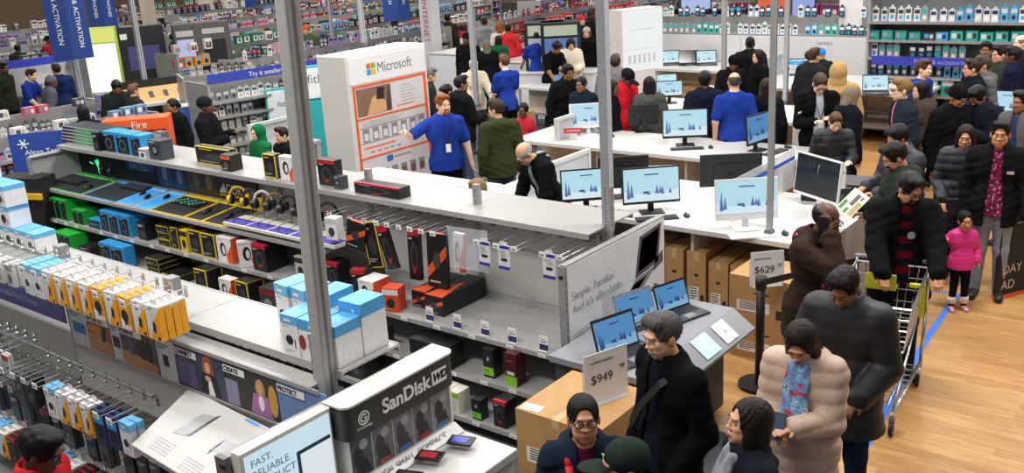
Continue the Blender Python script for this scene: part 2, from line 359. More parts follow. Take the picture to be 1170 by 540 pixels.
    if hair and hair != 'none':
        F = Field(Hc-np.array([.2, .24, .42 if hair in ('long', 'curly') else .2])*hs, Hc+np.array([.2, .2, .18])*hs, res*.72)
        G = lambda *a, **k: H(*a, F_=F, **k)
        if hair in ('short', 'buzz', 'bald', 'bun', 'curlytop', 'bob', 'long', 'curly'):
            t = {'buzz': .004, 'bald': .004, 'short': .006, 'bun': .006}.get(hair, .013)
            w = {'short': .003, 'curlytop': .005, 'curly': .006, 'buzz': 0, 'bald': 0}.get(hair, .003)
            G((0, -.016, .034), (.077+t, .097+t, .090+t), k=.006, wob=w, ws=(90 if hair in ('curlytop', 'curly') else -30))
            if hair == 'bald': G((0, .0, .14), (.095, .12, .105), k=.008, mode='s')
            if hair in ('short', 'curlytop'): G((.012, .035, .100), (.062, .066, .036), k=.02, wob=.004, ws=(85 if hair == 'curlytop' else -26)); G((-.03, .05, .09), (.034, .038, .030), k=.015, wob=.004, ws=-22)
            G((0, .112, -.004), (.066, .072, .086), k=.006, mode='s', wob=.004, ws=110)
            if hair in ('short', 'buzz', 'bald', 'curlytop'):
                G((0, .03, -.10), (.2, .10, .055), k=.02, mode='s'); G((0, -.02, -.16), (.2, .2, .085), k=.01, mode='s')
                for e_ in (1, -1): G((e_*.085, .0, -.03), (.02, .03, .04), k=.01, mode='s')
            if hair == 'bun': G((0, -.12, -.01), (.04, .035, .04)); G((0, .0, -.16), (.2, .2, .08), k=.01, mode='s')
            if hair in ('bob', 'long', 'curly'):
                n_ = .08 if hair == 'bob' else .2; wv = .008 if hair == 'curly' else .004
                for e_ in (1, -1):
                    G((e_*.066, -.012, -.05), (.032, .055, .10), wob=wv, k=.03, ws=150)
                    if n_ > .1: G((e_*.07, .005, -.16), (.034, .04, .12), wob=wv, k=.03)
                G((0, -.075, -.06), (.08, .05, .11), wob=wv, k=.03)
                if n_ > .1: G((0, -.09, -.17), (.085, .04, .13), wob=wv, k=.03)
                G((0, .112, -.01), (.054, .078, .095), k=.007, mode='s')
        obj('hair', F.mesh('hair', hm), root)
    if beard:
        F = Field(Hc-np.array([.12, .12, .16])*hs, Hc+np.array([.12, .16, .05])*hs, res*.6)
        G = lambda *a, **k: H(*a, F_=F, **k)
        G((0, .02, -.06), (.061, .071, .07), wob=.001); G((0, .066, -.1), (.024, .02, .02)); G((0, .094, -.053), (.026, .01, .006)); G((0, .04, .06), (.12, .16, .092), k=.01, mode='s'); G((0, .112, -.067), (.018, .02, .007), k=.004, mode='s')
        G((0, -.06, -.05), (.1, .06, .1), k=.01, mode='s')
        obj('beard', F.mesh('beard', mat(beard, .7, 0, .25, 90, .5)), root)
    if hat:
        kind, hcol = hat
        F = Field(Hc-np.array([.2, .22, .25])*hs, Hc+np.array([.2, .26, .2])*hs, res*.72)
        G = lambda *a, **k: H(*a, F_=F, **k)
        if kind == 'hood':
            G((0, -.03, .02), (.115, .125, .135), wob=.002); G((0, -.05, -.12), (.12, .10, .09), k=.05); G((0, .11, -.015), (.068, .10, .105), k=.02, mode='s')
        elif kind == 'beanie':
            G((0, -.02, .05), (.092, .112, .10)); G((0, .0, -.11), (.2, .2, .12), k=.01, mode='s')
        elif kind == 'hijab':
            G((0, -.01, .015), (.093, .11, .12)); G((0, -.01, -.14), (.1, .1, .1), k=.06); G((0, .1, -.01), (.058, .075, .078), k=.01, mode='s')
        elif kind == 'cap':
            G((0, -.016, .05), (.09, .11, .088)); G((0, .0, -.10), (.2, .2, .115), k=.006, mode='s'); G((0, .135, .012), (.07, .085, .009), k=.01)
        hn = {'hood': 'hood', 'beanie': 'beanie', 'hijab': 'headscarf', 'cap': 'cap'}[kind]
        obj(hn, F.mesh(hn, mat(hcol, .85, 0, .1, 60, .3)), root)
    HMm = Matrix([list(map(float, r)) for r in HM]); 
    def headobj(name, mb, m_, smooth=True):
        o = obj(name, mb.mesh(name, m_, smooth), root); M4 = HMm.to_4x4(); M4.translation = Vector([float(q) for q in Hc]); o.matrix_local = M4 @ Matrix.Scale(hs, 4); return o
    if near or kid:
        for e_ in (1, -1):
            mb = MB().ell((e_*.031, .0855, .001), (.0125, .0065, .0048), 0, 12, 8); mb.ell((e_*.031, .0895, .0008), (.0055, .0035, .0046), 1, 10, 6)
            headobj('eye', mb, [mat('#b8aca2', .3), mat('#1c120c', .2)])
            headobj('eyebrow', MB().ell((e_*.032, .0945, .019), (.017, .004, .0028), 0, 10, 5), mat(hc if hair != 'none' else '#2a201a', .8))
        if woman: headobj('lips', MB().ell((0, .0935, -.066), (.020, .0052, .0045)).ell((0, .0925, -.0745), (.016, .0055, .0052)), mat('#a8504a', .5))
    if glasses:
        mb = MB()
        for e_ in (1, -1):
            c_g = [(e_*.033+.0235*math.cos(t), .107, .001+.0155*math.sin(t)) for t in (2*PI*i/14 for i in range(15))]; mb.tube(c_g, .0034, 5)
            mb.tube([(e_*.058, .108, .008), (e_*.08, .04, .008), (e_*.082, -.01, .0)], .003, 5)
        mb.tube([(-.009, .111, .005), (0, .113, .008), (.009, .111, .005)], .0022, 5)
        headobj('glasses', mb, mat('#1a1214' if glasses is True else glasses, .3))
    if extra: extra(root, dict(arms=arms, Hc=Hc, HM=HM, sp=sp, fat=fat, S=S, headobj=headobj))
    return root
def hand_world(root, p):   # a body-frame point as a store point
    M_ = Matrix.Translation(root.location) @ Matrix.Rotation(root.rotation_euler[2], 4, 'Z') @ Matrix.Scale(root.scale[0], 4)
    return M_ @ Vector([float(q) for q in p])
# ------------------------------------------------------------------ light
w = bpy.data.worlds.new('store_light'); SC.world = w; w.use_nodes = True
w.node_tree.nodes['Background'].inputs[0].default_value = (1, .98, .96, 1); w.node_tree.nodes['Background'].inputs[1].default_value = .5
for i, (x, y) in enumerate([(-12, 3), (-5, 1), (-9, 9), (-2, 8), (-16, 12), (-6, 16), (-20, 22), (-9, 26), (1, 14), (-28, 14), (-28, 28), (-18, 32), (-4, 33), (-36, 20)]):
    l = bpy.data.lights.new('ceiling_lamp', 'AREA'); l.shape = 'RECTANGLE'; l.size = 3.5; l.size_y = 1.2; l.energy = 460; l.color = (1, .975, .94)
    o = bpy.data.objects.new('ceiling_lamp', l); COL.objects.link(o); o.location = (x, y, 7.2)
SC.view_settings.view_transform = 'Standard'; SC.view_settings.look = 'None'; SC.view_settings.exposure = -0.12; SC.view_settings.gamma = 1
SC.view_settings.use_curve_mapping = False
# ------------------------------------------------------------------ floors
def wood_floor():
    m = bpy.data.materials.new('wood_plank_floor'); m.use_nodes = True; N, L = m.node_tree.nodes, m.node_tree.links; b = N['Principled BSDF']
    tc = N.new('ShaderNodeTexCoord'); mp = N.new('ShaderNodeMapping'); L.new(tc.outputs['Object'], mp.inputs[0])
    br = N.new('ShaderNodeTexBrick'); br.inputs['Scale'].default_value = 1; br.inputs['Brick Width'].default_value = 1.2; br.inputs['Row Height'].default_value = .1
    br.inputs['Mortar Size'].default_value = .0012; br.inputs['Color1'].default_value = (*lin('#c99c62'), 1); br.inputs['Color2'].default_value = (*lin('#b5854e'), 1); br.inputs['Mortar'].default_value = (*lin('#8f6a40'), 1)
    L.new(mp.outputs[0], br.inputs[0]); n = N.new('ShaderNodeTexNoise'); n.inputs['Scale'].default_value = 3; n.inputs['Detail'].default_value = 6
    mp2 = N.new('ShaderNodeMapping'); mp2.inputs['Scale'].default_value = (1.2, 14, 1); L.new(tc.outputs['Object'], mp2.inputs[0]); L.new(mp2.outputs[0], n.inputs[0])
    cr = N.new('ShaderNodeValToRGB'); cr.color_ramp.elements[0].position = .3; cr.color_ramp.elements[0].color = (.62, .55, .48, 1); cr.color_ramp.elements[1].position = .6; cr.color_ramp.elements[1].color = (1, 1, 1, 1); L.new(n.outputs['Fac'], cr.inputs[0])
    mx = N.new('ShaderNodeMix'); mx.data_type = 'RGBA'; mx.blend_type = 'MULTIPLY'; mx.inputs[0].default_value = .8; L.new(br.outputs['Color'], mx.inputs[6]); L.new(cr.outputs[0], mx.inputs[7]); L.new(mx.outputs[2], b.inputs['Base Color'])
    b.inputs['Roughness'].default_value = .38; return m
o = struct('floor', MB().box(-60, 25, -10, 60, -.2, -.004).mesh('floor', mat('#55565a', .9, 0, .35, 160, .6)))
o = struct('floor_wood', MB().box(-3.95, 20, 6.0, 60, -.1, 0).box(-2.6, 20, 5.6, 6.0, -.1, 0).box(-9.2, -3.95, 9.6, 60, -.1, 0).mesh('floor_wood', wood_floor())); 
# ------------------------------------------------------------------ packaging
_PC = {}
def box_mesh(w, d, h, style, seed=0):
    key = (w, d, h, style, seed)
    if key in _PC: return _PC[key]
    mb = MB().box(-w/2, w/2, -d/2, d/2, 0, h, 0); f = -d/2; r_ = random.Random(hash((w, h, style, seed)) & 0xffff); k = min(w, h)
    ms = [WHITE, CYAN, DGREY, BLACK]
    if style == 'webcam':      # white with pale blue lid band and round black camera
        ms = [mat('#e6e6e8', .4), mat('#69b4e3', .45), mat('#17171a', .3), mat('#9fb4c6', .5)]
        mb.box(-w/2-.001, w/2+.001, -d/2-.001, d/2+.001, h*.78, h+.001, 1); mb.disc(-w*.08, h*.38, w*.22, w*.22, 2, f); mb.fr(w*.22, w*.28, h*.2, h*.42, 2, f); lines(mb, -w*.4, w*.1, h*.68, h*.74, 1, 3, f); lines(mb, -w*.35, w*.2, h*.05, h*.14, 2, 3, f)
        mb.fr(-w*.3, w*.1, h*.84, h*.9, 0, f-.001)
    elif style == 'webcam_red':
        ms = [mat('#e6e6e8', .4), mat('#4fa6de', .45), mat('#8e2a33', .4), mat('#6a93b4', .5)]
        mb.box(-w/2-.001, w/2+.001, -d/2-.001, d/2+.001, h*.74, h+.001, 1); mb.disc(-w*.35, h*.42, w*.2, h*.19, 2, f); lines(mb, -w*.05, w*.36, h*.52, h*.62, 2, 3, f); lines(mb, -w*.05, w*.36, h*.3, h*.4, 2, 3, f); mb.fr(w*.1, w*.2, h*.82, h*.88, 0, f-.001)
    elif style == 'green':
        ms = [mat('#22b23a', .45), BLACK, mat('#2c2f30', .3), mat('#88d48c', .5)]
        mb.fr(-w*.46, w*.46, h*.03, h*.93, 1, f); mb.disc(0, h*.45, w*.28, h*.24, 2, f-.001); mb.disc(0, h*.45, w*.14, h*.13, 1, f-.002); lines(mb, -w*.4, w*.1, h*.8, h*.88, 1, 3, f-.001)
    elif style == 'blueb':
        ms = [mat('#2f93d4', .45), mat('#15181c', .4), mat('#4b5a66', .35), mat('#a9cfe8', .5)]
        mb.fr(-w*.5, w*.38, 0, h*.86, 1, f); mb.disc(-w*.1, h*.42, w*.26, h*.28, 2, f-.001); mb.disc(-w*.1, h*.42, w*.16, h*.19, 1, f-.002); lines(mb, -w*.42, 0, h*.76, h*.82, 1, 3, f-.001)
    elif style == 'yelblack':
        ms = [mat('#141414', .4), mat('#d9bf22', .45), mat('#33353a', .35), mat('#9c9c98', .5)]
        e = .05*k
        for a in ((-w/2, w/2, h-e, h), (-w/2, w/2, 0, e), (-w/2, -w/2+e, 0, h), (w/2-e, w/2, 0, h)): mb.fr(*a, 1, f)
        for sy_ in (-1, 1):
            mb.box(w/2, w/2+.0008, -d/2, d/2, h-e, h, 1).box(w/2, w/2+.0008, -d/2, d/2, 0, e, 1).box(w/2, w/2+.0008, sy_*(d/2-e/2)-e/2, sy_*(d/2-e/2)+e/2, 0, h, 1)
            mb.box(-w/2, w/2, sy_*(d/2-e/2)-e/2, sy_*(d/2-e/2)+e/2, h, h+.0008, 1)
        mb.disc(w*.05, h*.48, w*.28, h*.2, 2, f-.001); lines(mb, -w*.38, w*.1, h*.78, h*.88, 1, 1, f-.001); lines(mb, -w*.38, w*.2, h*.1, h*.2, 2, 3, f-.001)
    elif style == 'redblack':
        ms = [mat('#161314', .4), mat('#b21f2b', .4), mat('#3a3a3e', .35), mat('#c9c4c2', .5)]
        mb.fr(-w/2, w/2, h*.86, h, 1, f); mb.disc(0, h*.45, w*.3, h*.3, 2, f); mb.disc(0, h*.45, w*.19, h*.2, 0, f-.001); mb.disc(0, h*.2, w*.1, h*.07, 1, f-.001); lines(mb, -w*.4, -w*.05, h*.76, h*.83, 1, 3, f-.001)
        mb.box(-w/2, w/2, -d/2, -d*.3, h, h+.0008, 1)
    elif style == 'whorange':
        ms = [mat('#e9e5e2', .4), mat('#e2582a', .45), BLACK, mat('#8d8d90', .5)]
        mb.prism([(w*.5, f, 0), (w*.5, f, h*.75), (w*.1, f, h*.3), (w*.15, f, 0)], (0, -.001, 0), 1); mb.disc(-w*.08, h*.52, w*.2, h*.28, 2, f-.001); mb.disc(-w*.04, h*.5, w*.1, h*.18, 0, f-.002); lines(mb, -w*.42, w*.1, h*.86, h*.92, 1, 3, f); mb.box(w/2, w/2+.001, -d/2, d/2, 0, h, 1)
    elif style == 'orangeblack':
        ms = [mat('#19191b', .4), mat('#e0592b', .45), mat('#3f3a3a', .4), mat('#b9b2ad', .5)]
        mb.prism([(-w/2, f, h*.35), (-w/2, f, h*.15), (w/2, f, h*.6), (w/2, f, h*.8)], (0, -.001, 0), 1); lines(mb, -w*.4, w*.3, h*.05, h*.12, 1, 3, f); mb.disc(0, h*.5, w*.2, h*.16, 2, f-.0012)
        mb.prism([(-w/2, f, h+.0002), (w*.5, f, h+.0002), (w*.1, d*.2, h+.0002), (-w*.3, -d*.1, h+.0002)], (0, 0, .001), 1)
    elif style == 'nvidia':
        ms = [mat('#131413', .4), mat('#7ac024', .45), mat('#2c2f30', .3), mat('#b0b6a8', .5)]
        mb.fr(-w/2, w/2, h*.08, h*.36, 1, f); mb.disc(0, h*.66, w*.24, h*.16, 2, f); lines(mb, -w*.4, w*.2, h*.2, h*.26, 1, 0, f-.001); mb.disc(0, h*.66, w*.1, h*.07, 3, f-.0012)
    elif style == 'redgreen':
        ms = [mat('#4a1015', .4), mat('#7ac024', .45), mat('#d5d0ca', .4), mat('#c04a45', .5)]
        mb.fr(-w/2, w/2, 0, h*.3, 1, f); mb.fr(-w*.35, w*.3, h*.34, h*.44, 2, f); lines(mb, -w*.3, w*.3, h*.72, h*.78, 1, 3, f)
    elif style == 'yelwhite':     # portable drive box with hang tab
        ms = [mat('#dddcdb', .4), mat('#f0a51c', .45), mat('#202127', .35), mat('#8f8f94', .5)]
        mb.prism([(w*.5, f, 0), (w*.5, f, h*.9), (w*.1, f, h*.6), (-w*.35, f, 0)], (0, -.001, 0), 1); mb.prism([(-w*.08, f, h*.28), (w*.14, f, h*.2), (w*.2, f, h*.48), (-w*.02, f, h*.56)], (0, -.002, 0), 2)
        mb.box(w/2, w/2+.001, -d/2, d/2, 0, h*.95, 1); lines(mb, -w*.42, w*.1, h*.84, h*.92, 1, 3, f); mb.fr(w*.2, w*.4, h*.03, h*.12, 2, f-.001); mb.box(-w*.25, w*.25, -.001, .001, h, h+.035, 0)
    elif style == 'yeldisc':
        ms = [mat('#e9a41e', .4), mat('#ecebea', .45), mat('#131318', .3), mat('#27337f', .5)]
        mb.fr(-w*.5, w*.15, h*.0, h*.3, 1, f); mb.disc(0, h*.42, w*.32, w*.32, 2, f-.001, 20); mb.prism([(-w*.1, f, h*.12), (w*.2, f, h*.2), (w*.1, f, h*.34), (-w*.1, f, h*.3)], (0, -.002, 0), 3); lines(mb, -w*.42, w*.1, h*.84, h*.92, 1, 1, f); mb.fr(w*.28, w*.46, h*.02, h*.14, 1, f-.001); mb.box(-w*.25, w*.25, -.001, .001, h, h+.035, 1)
    elif style == 'blucard':      # slim white card with blue ends
        ms = [mat('#dcdcdf', .5), mat('#33369a', .5), mat('#1b1c20', .4), mat('#9a9aa0', .5)]
        mb.fr(-w/2, w/2, 0, h*.13, 1, f); mb.fr(-w/2, w/2, h*.86, h, 1, f); mb.disc(-w*.1, h*.4, w*.16, h*.07, 2, f); mb.disc(w*.14, h*.4, w*.16, h*.07, 2, f); lines(mb, -w*.38, w*.2, h*.66, h*.78, 2, 3, f); mb.box(-w*.3, w*.3, -.001, .001, h, h+.03, 0)
    elif style == 'darkblue':
        ms = [mat('#1c2b52', .45), mat('#2b9bd0', .45), mat('#d9dfe6', .4), BLACK]; mb.fr(-w*.4, w*.4, h*.6, h*.85, 1, f); mb.disc(0, h*.35, w*.25, h*.2, 3, f); lines(mb, -w*.4, w*.2, h*.9, h*.96, 1, 2, f); mb.box(-w*.25, w*.25, -.001, .001, h, h+.03, 0)
    elif style == 'camera':
        ms = [mat('#3b4249', .4), mat('#c9cdd0', .4), mat('#141618', .3), mat('#7c8790', .5)]; mb.disc(0, h*.5, w*.26, w*.26, 2, f); mb.disc(0, h*.5, w*.16, w*.16, 3, f-.001); lines(mb, -w*.42, w*.2, h*.84, h*.94, 2, 1, f)
    elif style == 'kraft':
        ms = [KRAFT, TAPE, mat('#e7e3dc', .6), mat('#2a2420', .6)]
        mb.box(-.025, .025, -d/2-.0008, d/2+.0008, h-.0, h+.001, 1).box(-.025, .025, -d/2-.001, -d/2, h*.86, h, 1); mb.fr(-w*.38, w*.12, h*.16, h*.42, 2, f); lines(mb, -w*.34, w*.08, h*.19, h*.4, 5, 3, f-.0008, seed); mb.fr(w*.22, w*.4, h*.08, h*.3, 3, f); mb.disc(0, h*.62, w*.13, h*.025, 3, f)
    elif style == 'plainblack':
        ms = [mat('#17181b', .4), mat('#55585c', .4), mat('#c2c4c8', .4), mat('#303338', .4)]; mb.fr(-w*.4, w*.4, h*.15, h*.5, 3, f); lines(mb, -w*.4, w*.3, h*.7, h*.86, 2, 2, f); mb.disc(w*.1, h*.35, w*.1, h*.14, 1, f-.001)
    else:                          # generic: base colour, accent, dark picture, small print
        cols = style.split(','); ms = [mat(cols[0], .45), mat(cols[1], .45), mat(cols[2] if len(cols) > 2 else '#26272b', .4), mat('#a9a9ad', .5)]
        t = seed % 3
        if t == 0: mb.fr(-w/2, w/2, h*.72, h*.95, 1, f); mb.disc(0, h*.36, w*.26, h*.22, 2, f)
        elif t == 1: mb.fr(-w/2, -w*.1, 0, h, 1, f); mb.fr(-w*.02, w*.36, h*.2, h*.7, 2, f-.001)
        else: mb.fr(-w/2, w/2, 0, h*.25, 1, f); mb.disc(w*.1, h*.6, w*.2, h*.2, 2, f)
        lines(mb, -w*.4, w*.2, h*.05, h*.16, 1, 3, f-.001)
    _PC[key] = mb.mesh('package', ms); return _PC[key]
def pack(x, y, z, rz, size, style, label, name='boxed_product', cat='box', group=None, seed=0):
    o = obj(name, box_mesh(*size, style, seed), None, (x, y, z), (0, 0, rz)); return tag(o, label, cat, group)
def row(x0, x1, y, z, size, style, label, name='boxed_product', group=None, gap=.006, jit=.01, depth=1, stack=1, cat='box', rz=0):
    "packages side by side along x (all alike, so they share a label and a group)"
    w, d, h = size; n = max(1, int((x1-x0)/(w+gap))); out = []
    for i in range(n):
        for j in range(depth):
            for k in range(stack):
                out.append(pack(x0+w/2+i*(w+gap), y+d/2+j*(d+.01)+random.uniform(0, jit), z+k*(h+.001), rz+random.uniform(-.04, .04), size, style, label, name, cat, group or label+' row'))
    return out
# ------------------------------------------------------------------ gondolas
def upright_mesh(h, w=.06, d=.05):
    mb = MB().box(-w/2, w/2, -d/2, d/2, 0, h, 0)
    z = .15
    while z < h-.03:
        for sy in (-1, 1): mb.box(-.004, .004, sy*d/2-.001, sy*d/2+.001, z, z+.022, 1)
        z += .05
    return mb.mesh('upright', [STEEL, BLACK])
def shelf_mesh(L, D, t=.035, lip=.0, tags=None, seed=0, front=-1):
    mb = MB().box(0, L, 0, D, -.012, 0, 0).box(0, L, -.012, 0, -t, .003, 0)
    mb.box(0, .004, 0, D, -t, -.012, 0).box(L-.004, L, 0, D, -t, -.012, 0)
    for k in range(1, int(L/.3)): mb.box(k*.3, k*.3+.0015, .03, D-.03, 0, .0006, 1)
    if tags:
        r_ = random.Random(seed); x = .12
        while x < L-.12: mb.box(x, x+.07, -.0145, -.012, -t+.003, -.001, 2); mb.box(x+.01, x+.05, -.015, -.0145, -t+.012, -t+.018, 3); x += r_.uniform(.2, .42)
    return mb.mesh('shelf', [STEEL_L, GREY, PAPER, DGREY])
def hook_mesh(L=.28, tagc=None):
    mb = MB().tube([(0, 0, 0), (0, -L, 0), (0, -L-.01, .02)], .0035, 5, 0).tube([(0, 0, .035), (0, -L-.02, .035)], .0025, 5, 0).box(-.012, .012, -.004, .006, -.02, .05, 0)
    mb.box(-.03, .03, -L-.025, -L-.022, .0, .04, 1); mb.box(-.03, .03, -L-.0255, -L-.0248, .03, .04, 2)
    mb.box(-.02, .015, -L-.0255, -L-.0248, .008, .022, 3)
    return mb.mesh('peg_hook', [CHROME, PAPER, RED if tagc is None else tagc, GREY])
HOOK = hook_mesh(); HOOKW = hook_mesh(.26, PAPER); HOOKS = hook_mesh(.2)
# main gondola behind the storage aisle: x -11.8..-3.85, spine y 6.05, front face towards -y
G1 = thing('gondola_shelving', 'long grey double-sided steel shelf run with gaming products and a laptop poster end', 'shelving', (-3.85, 6.05, 0))
gx = lambda x: x+3.85; gy = lambda y: y-6.05
BW = 1.327; XS = [-3.93-BW*i for i in range(7)]
for i, x in enumerate(XS): obj('upright', upright_mesh(1.66), G1, (gx(x), 0, 0))
for i in range(6):
    x0, x1 = gx(XS[i+1]), gx(XS[i]); L = x1-x0
    mb = MB().box(x0+.03, x1-.03, -.012, .012, .12, 1.46, 0)
    for zz in (.7, 1.15):
        mb.box(x0+.03, x1-.03, -.014, .014, zz, zz+.004, 1)
    obj('back_panel', mb.mesh('back_panel', [mat('#b9b8b3', .6, 0, .05, 40), GREY]), G1)
    obj('top_shelf', MB().box(0, L-.002, -.27, .36, 1.47, 1.485, 0).box(0, L-.002, -.282, -.27, 1.44, 1.487, 0).box(0, L-.002, .36, .372, 1.44, 1.487, 0).mesh('top_shelf', STEEL_L), G1, (x0, 0, 0), bevel=.002)
    for ya, yb in ((-1.05, -1.03), (.5, .52)): obj('kickplate', MB().box(x0, x1, ya, yb, 0, .09).mesh('kickplate', BLACKM), G1)
    deep = i < 1
    for zz, D in ((.12, 1.08), (.38, .9)) + (((.68, .78),) if i < 2 else ((.68, .68),)):
        obj('shelf', shelf_mesh(L-.004, D, tags=True, seed=i*7+int(zz*10)), G1, (x0, -D, zz))
    obj('shelf', MB().box(0, L-.004, -.9, -.012, .3, .301).box(0, L, -.012, .5, .12, .13).box(0, L, .0, .5, .7, .712).mesh('rear_shelf', DGREY), G1, (x0, 0, 0)) if False else None
    obj('rear_shelf', MB().box(0, L-.004, .02, .5, .12, .14).box(0, L-.004, .02, .45, .6, .612).box(0, L-.004, .02, .45, 1.0, 1.012).mesh('rear_shelf', STEEL), G1, (x0, 0, 0))
    if i >= 2: obj('display_shelf', MB().prism([(0, -.62, 1.0), (0, -.62, 1.035), (0, -.03, 1.10), (0, -.03, 1.06)], (L-.004, 0, 0)).mesh('display_shelf', STEEL_L), G1, (x0, 0, 0))
# header rails and hooks over the right bays
for i in (0, 1):
    x0, x1 = gx(XS[i+1]), gx(XS[i])
    mb = MB().box(x0+.05, x1-.05, -.03, -.015, 1.36, 1.395)
    for k in range(5): mb.box(x0+.16+.24*k, x0+.20+.24*k, -.05, -.012, 1.33, 1.41)
    obj('hook_rail', mb.mesh('hook_rail', STEEL_D), G1)
# end panels
def poster_panel():
    ep = obj('end_panel', MB().box(-.02, .035, -.78, .66, 0, 1.40).mesh('end_panel', STEEL), G1, bevel=.003)
    for y in (-.765,):
        mb = MB().box(.0, .04, -.785, -.755, .0, 1.40, 0)
        for z in np.arange(.2, 1.35, .05): mb.box(.038, .0412, -.772, -.766, z, z+.02, 1)
        mb.box(-.005, .03, -.7865, -.784, 1.30, 1.33, 1)
        obj('slotted_upright', mb.mesh('slotted_upright', [STEEL, BLACK]), ep)
    po = obj('poster', MB().box(.036, .040, -.745, .65, .42, 1.385, 0).mesh('poster', [mat('#dcdce0', .5, 0, .05, 5)]), ep)
    B = MB(); X = .0415
    def q(pts, mi): B.prism([(X, a, b) for a, b in pts], (.0012, 0, 0), mi)
    q([(.18, 1.0), (.54, 1.04), (.60, 1.36), (.26, 1.33)], 0); q([(.22, 1.04), (.51, 1.07), (.565, 1.33), (.29, 1.30)], 1); q([(.48, 1.10), (.51, 1.10), (.56, 1.32), (.53, 1.32)], 3); q([(.30, 1.20), (.42, 1.22), (.43, 1.27), (.31, 1.25)], 4)
    q([(-.08, .80), (.22, .84), (.50, 1.02), (.18, .99)], 2); q([(.0, .86), (.2, .885), (.36, .98), (.16, .96)], 4)
    q([(-.20, .62), (-.07, .60), (.03, .74), (-.10, .77)], 0); q([(.46, .98), (.62, 1.02), (.62, 1.12), (.50, 1.08)], 0); q([(.34, .78), (.42, .76), (.46, .82), (.38, .86)], 5); q([(.44, .80), (.52, .77), (.56, .83), (.48, .87)], 5)
    for k in range(7): q([(-.66, .84-.028*k), (-.38, .87-.028*k), (-.38, .876-.028*k), (-.66, .846-.028*k)], 6)
    for k in range(6): q([(-.3, .99-.026*k), (.02, 1.01-.026*k), (.02, 1.016-.026*k), (-.3, .996-.026*k)], 6)
    for a, c in ((0, 7), (1, 8), (2, 9), (3, 10)): q([(-.62+.025*(a % 2), .50+.025*(a//2)), (-.60+.025*(a % 2), .50+.025*(a//2)), (-.60+.025*(a % 2), .52+.025*(a//2)), (-.62+.025*(a % 2), .52+.025*(a//2))], c)
    for k in range(5): q([(-.72, .44+.0*k), (.6, .56+.07*k), (.6, .563+.07*k), (-.72, .443)], 11)
    obj('picture', B.mesh('picture', [mat('#4a4b55', .4), mat('#2e3038', .3), mat('#7d7f86', .4), mat('#2560b8', .4), mat('#c9ced8', .4), mat('#6b5c4c', .5), mat('#a2a4aa', .5), mat('#3fae4a', .5), mat('#e8b21f', .5), mat('#2a9fe0', .5), mat('#e8542a', .5), mat('#c3c3c8', .5)]), po)
    tm = mat('#a9abb1', .5)
    text('lettering', 'Simple. Familiar.', .092, (.042, -.70, 1.14), tm, po, (PI/2, 0, PI/2), 'LEFT', shear=.0); text('lettering', "And it's affordable.", .092, (.042, -.70, 1.035), tm, po, (PI/2, 0, PI/2), 'LEFT')
    text('lettering', 'Microsoft', .055, (.042, -.55, .522), tm, po, (PI/2, 0, PI/2), 'LEFT')
poster_panel()
mb = MB().box(gx(-11.9), gx(-11.86), -.68, .4, 0, 1.40); obj('end_panel', mb.mesh('end_panel', mat('#a9a9ab', .5)), G1); obj('end_frame', MB().tube([(gx(-11.84), -.68, .05), (gx(-11.84), -.68, 1.41), (gx(-11.84), .0, 1.41)], .025, 8).mesh('end_frame', STEEL), G1)
# ---- display graphics behind the demo keyboards
gr = obj('graphic_panel', MB().box(gx(-11.84), gx(-10.8), -.05, -.03, 1.10, 1.43, 0).mesh('graphic_panel', BLACKM), G1)
gl = mat('#35f0a0', .4, emit=1.3)
def serp():
    B = MB(); y = -.0515
    def q(pts): B.prism([(gx(-11.42)+a*.5, y, 1.225+b*.42) for a, b in pts], (0, -.002, 0))
    q([(-.10, .14), (-.02, .12), (.0, .0), (-.05, .02), (-.07, .08)]); q([(.0, .16), (.03, .19), (.05, .12), (.08, .2), (.10, .08), (.04, -.02), (.0, .05)]); q([(-.03, .0), (.04, .02), (.05, -.1), (.0, -.06)]); q([(.01, -.09), (.06, -.09), (.05, -.26), (.01, -.22)])
    q([(-.34, .07), (-.18, .04), (-.18, .0), (-.34, .03)]); q([(.20, .0), (.36, -.03), (.36, -.07), (.20, -.04)]); return B
obj('glowing_emblem', serp().mesh('glowing_emblem', gl), gr)
g2_ = obj('graphic_panel', MB().box(gx(-10.78), gx(-9.50), -.055, -.03, 1.12, 1.43, 0).fr(gx(-10.75), gx(-10.15), 1.25, 1.35, 1, -.056).fr(gx(-10.08), gx(-9.79), 1.13, 1.38, 2, -.056).fr(gx(-9.76), gx(-9.53), 1.13, 1.37, 3, -.056).disc(gx(-9.93), 1.28, .05, .09, 4, -.057).disc(gx(-9.64), 1.27, .05, .09, 4, -.057).mesh('graphic_panel', [mat('#141b30', .35), mat('#27539a', .4), mat('#33456b', .4), mat('#2c3a5e', .4), mat('#7b8ba5', .4)]), G1)
text('lettering', 'BATTLE', .11, (gx(-10.46), -.06, 1.30), mat('#8fc4ee', .4), g2_)
g3_ = obj('graphic_panel', MB().box(gx(-9.50), gx(-8.25), -.055, -.03, 1.12, 1.43, 0).fr(gx(-9.47), gx(-8.96), 1.13, 1.40, 1, -.056).disc(gx(-9.32), 1.27, .06, .1, 2, -.057).disc(gx(-9.09), 1.26, .06, .09, 3, -.057).fr(gx(-8.91), gx(-8.30), 1.14, 1.165, 4, -.056).mesh('graphic_panel', [mat('#2b2a24', .4), mat('#4a3e2c', .5), mat('#7a6340', .5), mat('#8d7a55', .5), mat('#b59a22', .5)]), G1)
